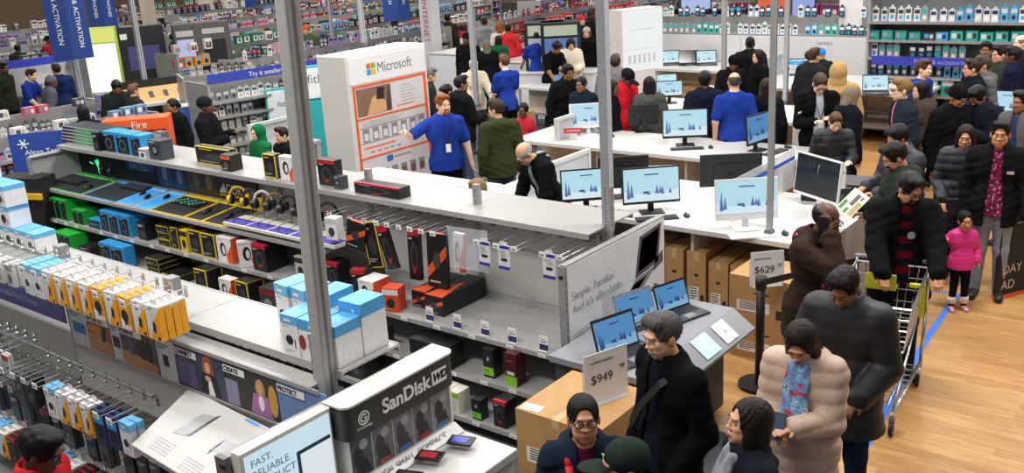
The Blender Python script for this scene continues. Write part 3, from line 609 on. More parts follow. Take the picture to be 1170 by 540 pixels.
text('lettering', 'CORSAIR', .15, (gx(-8.52), -.06, 1.225), PAPER, g3_, sx=.85); obj('ship_emblem', MB().prism([(gx(-8.88), -.06, 1.18), (gx(-8.78), -.06, 1.18), (gx(-8.81), -.06, 1.29)], (0, -.002, 0)).prism([(gx(-8.90), -.06, 1.18), (gx(-8.87), -.06, 1.18), (gx(-8.85), -.06, 1.26)], (0, -.002, 0)).mesh('ship_emblem', PAPER), g3_)
# ---- demo goods on the sloped shelf
def slope(y): return 1.035+(y+.62)/.59*.065
def on_slope(name, label, cat, mesh_mats, x, y, dz=.004, rz=0, group=None):
    o = obj(name, mesh_mats, None, (x, 6.05+y, slope(y)+dz), (R(6.3), 0, rz)); return tag(o, label, cat, group)
def deskmat(x, w, col, edge, label, d=.52):
    mb = MB().box(-w/2, w/2, -d/2, d/2, 0, .003, 1).box(-w/2+.015, w/2-.015, -d/2+.015, d/2-.08, .003, .0045, 0)
    return on_slope('gaming_mat', label, 'mat', mb.mesh('gaming_mat', [mat(col, .8), mat(edge, .6)]), x, -.34)
def keyboard(x, y, label, w=.44, base='#17181b', key='#26282c', glow=None):
    root = on_slope('keyboard', label, 'keyboard', MB().box(-w/2, w/2, -.075, .075, 0, .018).mesh('keyboard', mat(base, .5)), x, y, .008)
    K = MB(); n = 15
    for r_ in range(5):
        for c in range(n):
            xx = -w/2+.012+c*(w-.024)/n; yy = -.065+r_*.026; K.box(xx, xx+(w-.024)/n*.86, yy, yy+.022, .018, .026, 1 if glow and (c*7+r_*3) % 5 == 0 else 0)
    obj('keys', K.mesh('keys', [mat(key, .5), mat(glow or key, .5)]), root); return root
def mouse_mesh():
    mb = MB().ell((0, 0, .012), (.031, .058, .022), 0, 14, 8).box(-.0015, .0015, .01, .055, .028, .035, 1).cyl((-.005, .03, .032), (.005, .03, .032), .009, 8, 1); return mb.mesh('mouse', [mat('#1a1b1e', .35), mat('#444a4c', .4)], True)
MOUSE = mouse_mesh()
def mouse(x, y, label, rz=0): return on_slope('computer_mouse', label, 'mouse', MOUSE, x, y, .008, rz)
deskmat(-11.4, .98, '#15181a', '#48b54a', 'green-edged black mat at the far left of the gaming display'); keyboard(-11.5, -.36, 'black keyboard on the green-edged mat, left end of display', .45)
mouse(-11.03, -.42, 'black mouse on the green-edged mat')
deskmat(-10.5, .72, '#1b1f26', '#3d9bdc', 'dark mat with bright blue border beside the green one'); keyboard(-10.35, -.2, 'black keyboard under the blue battle graphic', .46, key='#303846')
for k, (xx, l) in enumerate(((-10.1, 'left'), (-9.9, 'middle'), (-9.74, 'right'))):
    if k == 1: continue
    deskmat(xx+.12, .30, '#3592d6', '#74bdea', 'bright blue mouse mat, %s one under the soldiers graphic' % l, .5)
mouse(-10.05, -.3, 'black mouse on the left bright blue mat', .4); mouse(-9.86, -.36, 'dark mouse beside the white slash on blue mats', .4); mouse(-9.6, -.28, 'black mouse on the right bright blue mat', .3)
deskmat(-9.14, .62, '#1a1a1a', '#e2bf1c', 'wide black mat with yellow border under the dark graphic'); keyboard(-9.14, -.3, 'black keyboard with teal-lit keys on the yellow-edged mat', .46, glow='#3fd6b0')
deskmat(-8.66, .30, '#1c1c1e', '#e2bf1c', 'narrow black mat with yellow border'); mouse(-8.68, -.4, 'black mouse on the narrow yellow-edged mat')
deskmat(-8.3, .40, '#202024', '#e2bf1c', 'third black mat with yellow border next to the headsets'); mouse(-8.3, -.4, 'black mouse on the third yellow-edged mat')
def headset(x, y, z, label, band='#1c1c1f', cup='#17171a', rz=0, s=1):
    root = thing('headset', label, 'headset', (x, y, z), rz); pts = [(.085*math.cos(t), 0, .10+.10*math.sin(t)) for t in np.linspace(0, PI, 11)]
    obj('headband', MB().tube(pts, .012, 8).mesh('headband', mat(band, .45), True), root)
    for e in (-1, 1): obj('ear_cup', MB().cyl((e*.07, 0, .085), (e*.105, 0, .085), .046, 14, 0, .038).cyl((e*.055, 0, .085), (e*.07, 0, .085), .04, 14, 1, .044).mesh('ear_cup', [mat(cup, .4), BLACKM], False), root)
    obj('microphone', MB().tube([(-.09, -.03, .06), (-.09, -.08, .03), (-.06, -.12, .02)], .004, 6).mesh('microphone', BLACK), root)
    root.scale = (s, s, s); return root
headset(-10.95, 5.86, 1.13, 'black headset standing between the green and blue mats', s=1.1)
HS = [(-8.3, 'yellow headset at the left of the headset row', '#d9b81e', '#d9b81e'), (-8.08, 'second headset, black with yellow cups', '#1c1c1f', '#c9a51e'), (-7.9, 'white-banded black headset in the headset row', '#dcdcdc', '#18181b'), (-7.7, 'brown-trimmed black headset in the headset row', '#8a6a30', '#18181b'),
      (-7.5, 'glossy black headset, fifth in the headset row', '#151517', '#242428'), (-7.28, 'all black headset left of the tall pole', '#101012', '#151517'), (-6.92, 'black headset right of the tall pole', '#101012', '#202024')]
for x, l, b, c in HS: headset(x, 5.80, 1.12, l, b, c, .5, 1.15)
def stand(name, label, x0, x1, z0, z1, m0, m1):
    mb = MB().box(x0, x1, -.62, -.34, z0, z1, 0)
    for k in range(5): mb.box(x0+(x1-x0)*k/5+.01, x0+(x1-x0)*(k+1)/5-.02, -.60, -.45, z1, z1+.003, 1)
    o = obj(name, mb.mesh(name, [m0, m1]), None, (0, 6.05, 0)); return tag(o, label, 'display stand')
stand('display_plinth', 'cream tray with purple strips below the headsets', -8.1, -6.45, 1.07, 1.10, mat('#d9d3c2', .6), PURPLE)
cb = [(x+random.uniform(-.05, .05), 5.62+random.uniform(-.08, .05)) for x in np.arange(-8.0, -6.6, .17)]
for x, y in cb:
    q = [Vector((x, y+.13, 1.112)), Vector((x+.05, y+.04, 1.16)), Vector((x-.04, y-.03, 1.112)), Vector((x+.06, y-.1, 1.108))]
    tag(obj('headset_cable', MB().tube(q, .003, 5).mesh('headset_cable', BLACK), None), 'thin black cable lying on the headset display tray', 'cable', 'cables on the headset display tray')
# ---- boxed goods on the shelves
Y2, Z2, Z3, Z4 = 5.40, .682, .382, .122
_A = [(-11.9, -11.98), (-11.6, -11.7), (-10.05, -10.46), (-8.88, -9.3), (-7.56, -8.1), (-7.02, -7.65), (-6.25, -7.0), (-6.0, -6.55), (-5.45, -5.95), (-5.06, -5.5), (-4.84, -5.27), (-4.8, -4.9), (-3.9, -3.95)]
def U1(x): return float(np.interp(x, [a for a, b in _A], [b for a, b in _A]))
def pk(x, y, z, size, st, label, rz=0, **k): return pack(x if z > 1.4 else U1(x), y+size[1]/2, z, rz, size, st, label, **k)
pk(-11.66, 5.42, Z2, (.2, .3, .055), 'green', 'flat green box lying left of the upright green boxes'); pk(-11.66, 5.42, Z2+.056, (.2, .3, .055), 'green', 'flat green box, upper one of the pair at the shelf end')
row(U1(-11.52), U1(-10.85), 5.40, Z2, (.13, .28, .25), 'green', 'upright green headset box with black front, second shelf left', group='green headset boxes on the second shelf')
row(U1(-10.83), U1(-10.45), 5.40, Z2, (.11, .2, .17), 'green', 'smaller green box beside the tall green headset boxes', group='small green boxes on the second shelf')
row(U1(-10.40), U1(-10.1), 5.40, Z2, (.28, .25, .05), 'blueb', 'flat bright blue box lying between green and black boxes', stack=2)
row(U1(-10.05), U1(-9.35), 5.40, Z2, (.2, .24, .24), 'blueb', 'upright black and blue headset box, second shelf', group='blue headset boxes on the second shelf', depth=1)
row(U1(-9.3), U1(-9.05), 5.42, Z2, (.16, .16, .2), 'plainblack', 'dark grey box between the blue and yellow-edged boxes')
row(U1(-8.88), U1(-8.62), 5.40, Z2, (.22, .42, .075), 'yelblack', 'flat black box with yellow edges stacked at the left of the yellow-edged group', stack=3, group='flat yellow-edged boxes')
row(U1(-8.6), U1(-8.45), 5.4, Z2, (.12, .3, .24), 'yelblack', 'narrow upright yellow-edged black box'); row(U1(-8.42), U1(-8.26), 5.4, Z2, (.13, .3, .23), '#e0bf1e,#1a1a1a,#1a1a1a', 'bright yellow upright box among the black ones')
row(U1(-8.24), U1(-7.72), 5.4, Z2, (.22, .42, .26), 'yelblack', 'large upright black box with yellow edges', group='large yellow-edged boxes on the second shelf')
pk(-7.56, 5.4, Z2, (.24, .12, .26), 'whorange', 'white and orange headset box on the second shelf'); pk(-7.2, 5.42, Z2, (.2, .1, .26), 'whorange', 'second white and orange box, turned to its orange side', .9)
row(U1(-7.02), U1(-6.55), 5.4, Z2, (.21, .26, .27), 'redblack', 'black box with red top and headset picture, second shelf', group='red-topped headset boxes on the second shelf')
pk(-6.25, 5.45, Z2, (.15, .2, .22), '#b9b3a4,#2a2a2a,#2a2a2a', 'pale beige upright box left of the tall pole, second shelf')
row(U1(-11.6), U1(-11.1), 5.2, Z3, (.24, .3, .07), 'green', 'flat green box stacked on the third shelf', stack=2, group='flat green boxes on the third shelf')
row(U1(-11.05), U1(-10.5), 5.2, Z3, (.12, .22, .22), 'green', 'upright green and black box on the third shelf', group='upright green boxes on the third shelf')
row(U1(-10.4), U1(-9.9), 5.22, Z3, (.24, .3, .12), 'plainblack', 'dark flat headset box on the third shelf', group='dark boxes on the third shelf'); row(U1(-9.85), U1(-9.3), 5.22, Z3, (.25, .14, .24), 'blueb', 'black box with blue sides on the third shelf', group='blue-sided boxes on the third shelf')
row(U1(-8.85), U1(-8.6), 5.2, Z3, (.22, .4, .055), 'yelblack', 'thin yellow-edged black box in the third shelf pile', stack=4, group='thin yellow-edged boxes on the third shelf')
row(U1(-8.55), U1(-7.95), 5.2, Z3, (.28, .4, .09), 'yelblack', 'flat yellow-edged keyboard box on the third shelf', group='flat yellow-edged keyboard boxes, third shelf')
row(U1(-7.88), U1(-7.45), 5.2, Z3, (.19, .2, .25), 'yelblack', 'upright black and yellow headset box on the third shelf', group='upright yellow-edged boxes on the third shelf')
pk(-7.3, 5.2, Z3, (.2, .1, .22), 'whorange', 'white and orange box on the third shelf'); row(U1(-7.1), U1(-6.7), 5.2, Z3, (.19, .2, .24), 'yelblack', 'black headset box with yellow spine on the third shelf')
row(U1(-6.66), U1(-6.2), 5.2, Z3, (.22, .2, .24), '#3a3a3c,#8a1c24,#8e8e90', 'grey and red headset box on the third shelf', group='grey and red headset boxes')
# right bays
pk(-6.0, 5.45, Z2, (.16, .16, .24), 'redblack', 'red-lidded box just right of the tall pole'); pk(-5.86, 5.32, Z2, (.2, .1, .08), '#4a2260,#2a1436,#8a5aa0', 'small purple box right of the tall pole')
pk(-5.66, 5.34, Z2, (.13, .42, .27), 'redblack', 'tall black and red box leaning on the second shelf', .35)
pk(-5.45, 5.3, Z2, (.19, .2, .22), 'whorange', 'white and red-orange headset box with lid'); pk(-5.2, 5.28, Z2, (.15, .14, .21), '#d34a2a,#e8e4e0,#23301f', 'red-orange round-patterned box beside the white-lidded box', .3)
pk(-5.06, 5.48, Z2, (.16, .5, .15), 'orangeblack', 'long black box with orange end, left of the pair'); pk(-4.84, 5.42, Z2, (.2, .56, .17), 'orangeblack', 'long black box with orange end, right of the pair')
row(U1(-5.35), U1(-4.95), 5.1, Z3, (.24, .14, .22), 'redblack', 'black and red box in the dark under the deep shelf', group='dark red boxes under the deep shelf')
pk(-4.82, 5.12, Z3, (.42, .2, .2), 'nvidia', 'wide black and lime graphics box on the lower shelf'); row(U1(-4.5), U1(-4.4), 5.2, Z3, (.1, .12, .24), 'nvidia', 'slim black and lime box right of the wide one'); pk(-4.22, 5.18, Z3, (.11, .12, .27), 'redgreen', 'dark red and lime box on the lower shelf')
row(U1(-4.78), U1(-4.55), 4.98, Z4, (.1, .14, .18), '#d8d2c6,#7ac024,#c9c3b8', 'cream and lime small box on the bottom shelf', group='cream and lime boxes on the bottom shelf'); pk(-4.42, 4.99, Z4, (.09, .09, .17), 'nvidia', 'small grey and lime box on the bottom shelf'); pk(-4.2, 4.99, Z4, (.12, .14, .22), 'redblack', 'black box with red base on the bottom shelf, left'); pk(-3.97, 4.99, Z4, (.12, .14, .2), 'redblack', 'black box with red base at the right end of the bottom shelf')
row(U1(-7.6), U1(-5.2), 5.0, Z4, (.26, .22, .2), 'plainblack', 'black box on the dim bottom shelf', group='black boxes on the bottom shelf')
# hanging packs
for k, x in enumerate((-6.12, -5.92, -5.72, -5.57, -5.45, -5.32, -5.2, -5.08, -4.96, -4.84)):
    obj('peg_hook', hook_mesh(.46, PAPER if k > 2 else None) if k == 0 else bpy.data.meshes['peg_hook.%03d' % 3] if False else HOOKL if False else obj, None) if False else None
HOOKL = hook_mesh(.50, PAPER); HOOKR = hook_mesh(.50)
hk = [(-6.55, 1), (-6.28, 1), (-6.1, 1), (-5.95, 0), (-5.82, 0), (-5.68, 0), (-5.55, 0), (-5.42, 0), (-5.29, 0)]
for x, rd in hk[:9]: obj('peg_hook', HOOKR if rd else HOOKL, G1, (gx(x), -.03, 1.35))
hang = [(-6.5, '#e4e3e1,#c9c9cc,#3a3c44', (.13, .1, .2), 'white game controller pack hanging right of the tall pole', .52), (-6.26, 'orangeblack', (.2, .06, .26), 'black and orange round headset pack hanging at an angle', .50), (-6.05, 'yelblack', (.15, .03, .42), 'long black pack with yellow edge hanging from a hook', .46),
        (-5.84, 'redblack', (.11, .04, .40), 'long black and red pack hanging tilted', .46), (-5.6, 'redblack', (.12, .04, .46), 'long dark red-lettered pack hanging from a hook', .44), (-5.34, 'orangeblack', (.19, .05, .48), 'big black pack with orange slash hanging over the long boxes', .44), (-5.17, 'whorange', (.1, .04, .34), 'white and orange pack hanging behind clear plastic', .36)]
for k, (x, st, sz, l, dy) in enumerate(hang):
    o = obj('hanging_pack', box_mesh(*sz, st), None, (x, 6.02-dy, 1.35-sz[2]), (0, R([0, 12, -8, -14, 2, 3, 4][k]), R(10))); tag(o, l, 'package')
tag(obj('plastic_sheet', MB().box(-.2, .2, -.001, .001, -.36, .0).mesh('plastic_sheet', mat('#dfe4ea', .1, tr=.72)), None, (-5.02, 5.62, 1.42), (0, 0, .1)), 'clear plastic sheet hanging in front of the white and orange pack', 'plastic sheet')
for k, x in enumerate((-4.80, -4.60, -4.42, -4.15, -3.99)):
    obj('peg_hook', HOOKL, G1, (gx(x)-.02, -.03, 1.35))
for k, (x, l) in enumerate(((-4.84, 'slim white and blue card pack, first of three on hooks'), (-4.64, 'slim white and blue card pack, middle of three on hooks'), (-4.2, 'slim white and blue card pack next to the laptop poster panel'))):
    o = obj('hanging_pack', box_mesh(.115, .012, .2, 'blucard'), None, (x+.03, 5.58, 1.15), (0, 0, 0)); tag(o, l, 'package')
# price tickets standing on the deep shelf
for k, x in enumerate((-5.21, -4.91, -4.62, -4.35, -4.05)):
    mb = MB().box(-.04, .04, -.001, .001, 0, .05, 1).box(-.04, .04, -.001, .001, .05, .12, 0).box(-.03, .02, -.0015, .0015, .085, .09, 2).box(-.03, .03, -.0015, .0015, .065, .075, 2).box(-.04, .04, -.02, .02, -.002, .0, 0)
    tag(obj('price_ticket', mb.mesh('price_ticket', [PAPER, NAVY, GREY]), None, (x, 5.30, .687)), 'white and navy price ticket, %s on the empty deep shelf' % ['first from the left', 'second from the left', 'third from the left', 'second from the right', 'nearest the poster panel'][k], 'price ticket')
# ---- goods standing on top
TZ = 1.487
for k in range(5): pk(-11.5+.02*k, 5.93, TZ+.043*k, (1.1, .3, .042), '#22262a,#c9ccd0,#3fae5a', 'long dark keyboard box, %s of the stack of five on top' % ['lowest', 'second', 'middle', 'fourth', 'topmost green-printed'][k])
pk(-10.98, 5.80, TZ, (.12, .2, .22), 'plainblack', 'black upright box right of the keyboard stack')
for k, x in enumerate((-10.75, -10.45, -10.18)): pk(x, 5.85, TZ, (.28 if k < 2 else .2, .2, .24), 'blueb', 'black and blue headset box on top, %s of three' % ['left', 'middle', 'right'][k])
pk(-10.0, 5.80, TZ, (.14, .12, .11), '#dfe0e2,#9a9ca2,#3a3c44', 'small white box with two dark dots on the top shelf'); pk(-9.78, 5.83, TZ, (.24, .16, .22), 'camera', 'dark blue-grey box beside the small white one'); pk(-10.0, 6.02, TZ, (.16, .1, .26), '#54585c,#a6a38e,#2a2c2f', 'grey upright camera box standing behind the small white one')
pk(-8.88, 5.95, TZ, (.6, .1, .19), 'yelblack', 'wide black and yellow keyboard box on the top shelf'); pk(-8.5, 5.84, TZ, (.16, .15, .17), '#191512,#d3673a,#55504a', 'small black box with orange lid on the top shelf')
pk(-7.8, 5.86, TZ, (.19, .08, .24), 'yelblack', 'upright black and yellow box left of the white mouse box'); pk(-7.53, 5.86, TZ, (.22, .08, .24), 'whorange', 'white mouse box with orange corner on the top shelf')
pk(-7.0, 5.9, TZ, (.24, .1, .25), 'redblack', 'tall red and black box right of the tall pole, top shelf'); pk(-6.8, 5.85, TZ, (.1, .09, .12), 'camera', 'small camera box in front of the red and black box')
pk(-6.27, 5.84, TZ, (.58, .14, .10), 'redblack', 'long low black and red box lying on the top shelf')
# ------------------------------------------------------------------ storage gondola in the foreground
G2 = thing('gondola_shelving', 'foreground grey shelf run of hanging storage packs with an empty top shelf', 'shelving', (-3.70, 3.05, 0))
hx = lambda x: x+3.70; hy = lambda y: y-3.05
XS2 = [-3.84-1.34*i for i in range(6)]
for i, x in enumerate(XS2):
    obj('upright', upright_mesh(1.80 if i else 1.72, .085, .07), G2, (hx(x), 0, 0))
for i in range(5):
    x0, x1 = hx(XS2[i+1]), hx(XS2[i]); L = x1-x0
    obj('back_panel', MB().box(x0+.035, x1-.035, -.01, .01, .1, 1.12).mesh('back_panel', mat('#c9c7c0', .6, 0, .05, 30)), G2)
    if i < 2 or i >= 0:
        L2 = L-.004 if i else L+.12
        obj('top_shelf', MB().box(0, L2, .04, .46, 1.49, 1.505).box(0, L2, .46, .472, 1.46, 1.508).box(0, L2, .028, .04, 1.46, 1.508).mesh('top_shelf', STEEL_L), G2, (x0, 0, 0), bevel=.002)
    obj('ledge', MB().box(x0, x1, -.10, .02, 1.425, 1.44).box(x0, x1, -.105, -.10, 1.42, 1.445).mesh('ledge', STEEL_L), G2)
    obj('shelf', MB().box(x0, x1, .02, .6, .12, .14).box(x0, x1, .02, .5, .62, .635).box(x0, x1, .02, .45, 1.0, 1.015).mesh('shelf', STEEL), G2)
    obj('base_deck', MB().box(x0, x1, -.62, .02, .0, .14).mesh('base_deck', STEEL_D), G2)
    if i > 0:
        obj('hook_rail', MB().box(x0+.03, x1-.03, -.04, -.02, 1.69, 1.715).mesh('hook_rail', STEEL), G2)
    for zz in (1.08, .78, .48)[1 if i == 0 else 0:]: obj('hook_rail', MB().cyl((x0+.03, -.24 if zz > 1 else -.05, zz), (x1-.03, -.24 if zz > 1 else -.05, zz), .011, 8).mesh('hook_rail', STEEL_D), G2)
# end panel: top bar the display hangs on
obj('end_panel', MB().box(-.03, .03, -.76, .74, 0, 1.40).box(.03, .034, -.745, .73, .02, 1.385).mesh('end_panel', STEEL), G2, bevel=.003)
mb = MB().box(-.035, .04, -.79, -.76, 0, 1.405, 0)
for z in np.arange(1.0, 1.38, .05): mb.box(.0, .0405, -.792, -.789, z, z+.02, 1)
obj('slotted_upright', mb.mesh('slotted_upright', [STEEL_D, BLACK]), G2)
# picture strip: storage uses
pic = [('#c9cacc', '', .23), ('#8a5530', 'ON THE GO', .30), ('#cfd0d2', '', .12), ('#4a3a2c', 'PRESERVE', .42), ('#cccdd0', '', .20), ('#3e4058', 'CONNECT', .50), ('#33322c', 'CREATE', .49), ('#6a8cc0', 'PROTECT', .42)]
xx = -6.38
for bg, word, w_ in pic:
    pm = obj('picture_panel', MB().box(0, w_-.006, -.008, 0, -.29, 0, 0).mesh('picture_panel', mat(bg, .4, 0, .15, 9)), G2, (hx(xx), -.10, 1.43)); B = MB(); cx = w_*.68; Y = -.0085
    def blob(x, z, rx, rz, mi, dy=0): B.disc(x, z, rx, rz, mi, Y-dy, 14)
    if word == 'ON THE GO': blob(.12, -.12, .11, .03, 5); B.prism([(.0, Y, -.29), (.29, Y, -.29), (.29, Y, -.2), (.15, Y, -.15), (.0, Y, -.17)], (0, -.001, 0), 1); B.prism([(.17, Y-.001, -.2), (.21, Y-.001, -.2), (.24, Y-.001, -.09), (.19, Y-.001, -.1)], (0, -.001, 0), 4)
    elif word == 'PRESERVE': B.prism([(.0, Y, -.29), (.4, Y, -.29), (.4, Y, -.23), (.1, Y, -.19), (0, Y, -.2)], (0, -.001, 0), 1); blob(.24, -.13, .045, .09, 4); blob(.12, -.15, .035, .07, 6); blob(.33, -.14, .03, .08, 4)
    elif word == 'CONNECT': B.fr(.02, .2, -.27, -.11, 6, Y); blob(cx, -.12, .055, .10, 7); B.prism([(cx-.10, Y-.001, -.28), (cx+.10, Y-.001, -.28), (cx+.06, Y-.001, -.14), (cx-.06, Y-.001, -.14)], (0, -.001, 0), 4); blob(cx, -.10, .028, .038, 3, .0025); B.prism([(cx-.02, Y-.002, -.28), (cx+.04, Y-.002, -.28), (cx+.015, Y-.002, -.16), (cx-.01, Y-.002, -.16)], (0, -.001, 0), 2); blob(cx-.01, -.17, .03, .018, 3, .0032)
    elif word == 'CREATE': B.fr(.0, .12, -.28, -.12, 8, Y); blob(w_*.9, -.16, .04, .1, 9); blob(cx, -.11, .042, .06, 9); B.prism([(cx-.11, Y-.001, -.28), (cx+.09, Y-.001, -.28), (cx+.06, Y-.001, -.15), (cx-.07, Y-.001, -.15)], (0, -.001, 0), 10); blob(cx, -.11, .028, .04, 3, .0025); blob(cx, -.20, .025, .05, 2, .003)
    elif word == 'PROTECT': B.prism([(0, Y, -.29), (.41, Y, -.29), (.41, Y, -.22), (.2, Y, -.25)], (0, -.001, 0), 11); blob(.34, -.08, .02, .02, 4)
    else: lines(B, .02, w_*.7, -.09, -.05, 2, 6, Y); B.fr(w_*.15, w_*.85, -.2, -.12, 11 if w_ > .22 else 4, Y) if w_ != .2 else B.fr(.06, .12, -.2, -.12, 4, Y)
    if word: B.fr(.005, .02+.031*len(word), -.075, -.03, 2, Y-.004); text('lettering', word, .042, (.012, -.0142, -.053), BLACK, pm, align='LEFT', sx=.9, bold=.001)
    obj('picture', B.mesh('picture', [PAPER, mat('#b98a5e', .5), PAPER, mat('#d9a583', .5), mat('#1d1a1c', .5), mat('#d98a3a', .5), mat('#5f6280', .5), mat('#a3502c', .5), mat('#8f8ba8', .5), mat('#c9a04a', .5), mat('#b574ae', .5), mat('#3a6fb5', .5)]), pm); xx += w_
obj('trim_rail', MB().box(hx(-6.4), hx(-3.76), -.115, -.107, 1.42, 1.445).box(hx(-6.4), hx(-3.76), -.115, -.107, 1.125, 1.142).mesh('trim_rail', STEEL_L), G2)
obj('blue_sign_strip', MB().box(hx(-9.6), hx(-6.42), -.12, -.11, 1.27, 1.43).mesh('blue_sign_strip', mat('#2a2d84', .45)), G2)
text('lettering', 'Portable Hard Drives', .07, (hx(-7.1), -.123, 1.35), mat('#aab0dc', .5), bpy.data.objects['blue_sign_strip'])
obj('grey_fascia', MB().box(hx(-6.4), hx(-3.76), -.10, -.09, .8, 1.125).mesh('grey_fascia', mat('#bdbbb4', .6)), G2)
# hooks with yellow/white and blue packs, upper row
def hangrow(xs, y_rail, z, styles, hook, L, group, word, depth=2, cat='package', size=(.115, .035, .19)):
    for i, x in enumerate(xs):
        obj('peg_hook', hook, G2, (hx(x), hy(y_rail), z))
        st = styles[i % len(styles)]
        if not st: continue
        for j in range(depth):
            sz = size if not isinstance(st, tuple) else st[1]; s_ = st if not isinstance(st, tuple) else st[0]
            o = obj('hanging_pack', box_mesh(*sz, s_), None, (x+random.uniform(-.006, .006), y_rail-L+.05+j*(sz[1]+.008)+.03, z-sz[2]-(.03 if z < 1.6 else -.005)), (0, 0, R(random.uniform(-3, 3))))
            tag(o, word % dict(webcam='blue and white', yelwhite='yellow and white', yeldisc='yellow black-disc', darkblue='navy', camera='dark grey', plainblack='black', **{'#c9c9c6,#94948f,#6a6a68': 'pale grey', '#c2c0bc,#a9947a,#7a746a': 'tan-printed white', '#c4c4c2,#b0392f,#5a6a76': 'red-printed', '#bcbcbc,#6f93a8,#4c5a60': 'blue-printed', '#5c5c5a,#3a3a38,#2a2a2a': 'charcoal'}, redblack='black and red').get(s_, 'pale grey'), cat, group+' '+s_.split(',')[0].strip('#'))
HK = hook_mesh(.3, PAPER)
hangrow(list(np.arange(-6.5, -4.9, .152)), 3.01, 1.74, ['webcam', 'webcam', 'yelwhite', 'yelwhite', 'yelwhite', 'yelwhite', 'yeldisc', 'yelwhite', 'yeldisc', 'yelwhite', 'yelwhite'], HK, .30, 'packs on the top hooks', '%s drive pack hanging on the top rail', 4, size=(.125, .042, .215))
hangrow(list(np.arange(-8.6, -6.66, .16)), 3.01, 1.72, ['#c9c9c6,#94948f,#6a6a68', '#c2c0bc,#a9947a,#7a746a'], HK, .34, 'pale packs far along the top hooks', '%s accessory pack hanging at the left of the top rail', 3, size=(.11, .03, .16))
hangrow(list(np.arange(-8.6, -6.6, .13)), 2.8, 1.15, ['#c4c4c2,#b0392f,#5a6a76', None, '#bcbcbc,#6f93a8,#4c5a60'], HK, .3, 'cards on the middle hooks', '%s card pack hanging below the blue sign strip', 2, size=(.09, .015, .17))
hangrow(list(np.arange(-6.5, -5.1, .15)), 2.8, 1.06, ['camera', 'plainblack', None, 'webcam', 'yelwhite', 'yelwhite', 'yelwhite', 'darkblue', 'darkblue', 'webcam'], HK, .3, 'packs on the hooks under the pictures', '%s pack hanging on the rail below the picture strip', 2, size=(.125, .042, .22))
HK2 = hook_mesh(.34)
hangrow(list(np.arange(-8.2, -4.6, .15)), 3.0, .76, ['camera', None, 'plainblack', '#5c5c5a,#3a3a38,#2a2a2a', None, 'redblack', 'plainblack'], HK2, .42, 'packs on the third hooks', '%s pack hanging on the third rail', 2, size=(.12, .03, .2))
hangrow(list(np.arange(-7.2, -4.4, .15)), 3.0, .5, ['yelwhite', 'webcam', 'yelwhite', 'redblack', 'camera', 'yelwhite'], HK2, .54, 'packs on the lowest hooks', '%s pack hanging on the lowest rail', 3, size=(.125, .042, .2))
# black hooks seen in the gap under the empty shelf
HKB = MB().tube([(0, .0, 0), (0, .36, 0), (0, .37, .02)], .005, 5).box(-.02, .02, .35, .356, .0, .03).mesh('rear_hook', BLACKM)
for x in np.arange(-5.05, -4.0, .09): obj('rear_hook', HKB, G2, (hx(x), 0.01, 1.28))
# empty top shelf: blue and white camera boxes stacked at the pole
for k, (x, y, z, st) in enumerate([(-4.42, 3.38, 0, 'webcam'), (-4.27, 3.38, 0, 'webcam'), (-3.83, 3.19, 0, 'webcam_red'), (-4.10, 3.40, 0, 'webcam_red'), (-3.85, 3.385, 0, 'webcam_red'), (-4.13, 3.18, 0, 'webcam'), (-3.98, 3.18, 0, 'webcam_red')]):
    pack(x, y, 1.508, R(-6 if k < 2 else 2), (.135 if k != 4 else .17, .19, .30 if k not in (2, 5, 6) else .24), st, 'white camera box with blue lid, %s at the pole' % ['back left', 'second back left', 'front middle low', 'tall back one with a red disc', 'back right with a red disc', 'front left low', 'front right low with a red disc'][k])
# tower of blue-lidded boxes at the far left, on the rear shelf top
lev = 0
for (x, y, z, n) in [(-7.48, 3.36, 1.508, 1), (-7.66, 3.36, 1.508, 1), (-7.84, 3.36, 1.508, 3), (-8.02, 3.36, 1.508, 3), (-8.2, 3.36, 1.508, 4), (-8.38, 3.36, 1.508, 4)]:
    for k in range(n): pack(x+random.uniform(-.01, .01), y, z+k*.172, R(random.uniform(-4, 4)), (.17, .17, .17), 'webcam', 'cube-shaped white camera box with blue lid in the stepped pile at left', group='stepped pile of blue-lidded boxes')
# white sloped info board
wb = thing('info_board', 'white tilted info board with two pictured silver drives', 'display board', (-4.60, 2.70, 0), R(-4))
obj('board', MB().prism([(-.44, -.20, .93), (-.44, .22, 1.13), (-.44, .22, 1.05), (-.44, -.17, .86)], (.86, 0, 0)).mesh('board', WHITE), wb, bevel=.006)
sl = math.atan2(.20, .42)
def tilt_obj(name, mbx, mats_): return obj(name, mbx.mesh(name, mats_), wb, (0, -.20, .9315), (sl, 0, 0))
mb = MB()
mb.prism([(-.22, .18, .0006), (-.10, .20, .0006), (-.02, .38, .0006), (-.14, .36, .0006)], (0, 0, .001), 0).prism([(-.10, .20, .0006), (-.07, .215, .0006), (.01, .40, .0006), (-.02, .38, .0006)], (0, 0, .001), 1)
mb.prism([(.16, .20, .0006), (.34, .22, .0006), (.36, .30, .0006), (.20, .29, .0006)], (0, 0, .001), 0).prism([(.16, .20, .0006), (.20, .29, .0006), (.20, .25, .0006), (.17, .17, .0006)], (0, 0, .001), 1)
for k in range(5): mb.box(-.3, -.1, .12-.02*k, .126-.02*k, 0, .001, 2); mb.box(.05, .24, .10-.018*k, .106-.018*k, 0, .001, 2)
mb.box(-.18, 0, .48, .488, 0, .001, 2).box(.2, .34, .44, .455, 0, .001, 3).box(.355, .44, .44, .452, 0, .001, 2)
tilt_obj('printed_drives', mb, [mat('#a8abb0', .3), mat('#4d5056', .3), mat('#b4b6ba', .5), mat('#4a9fe0', .5)])
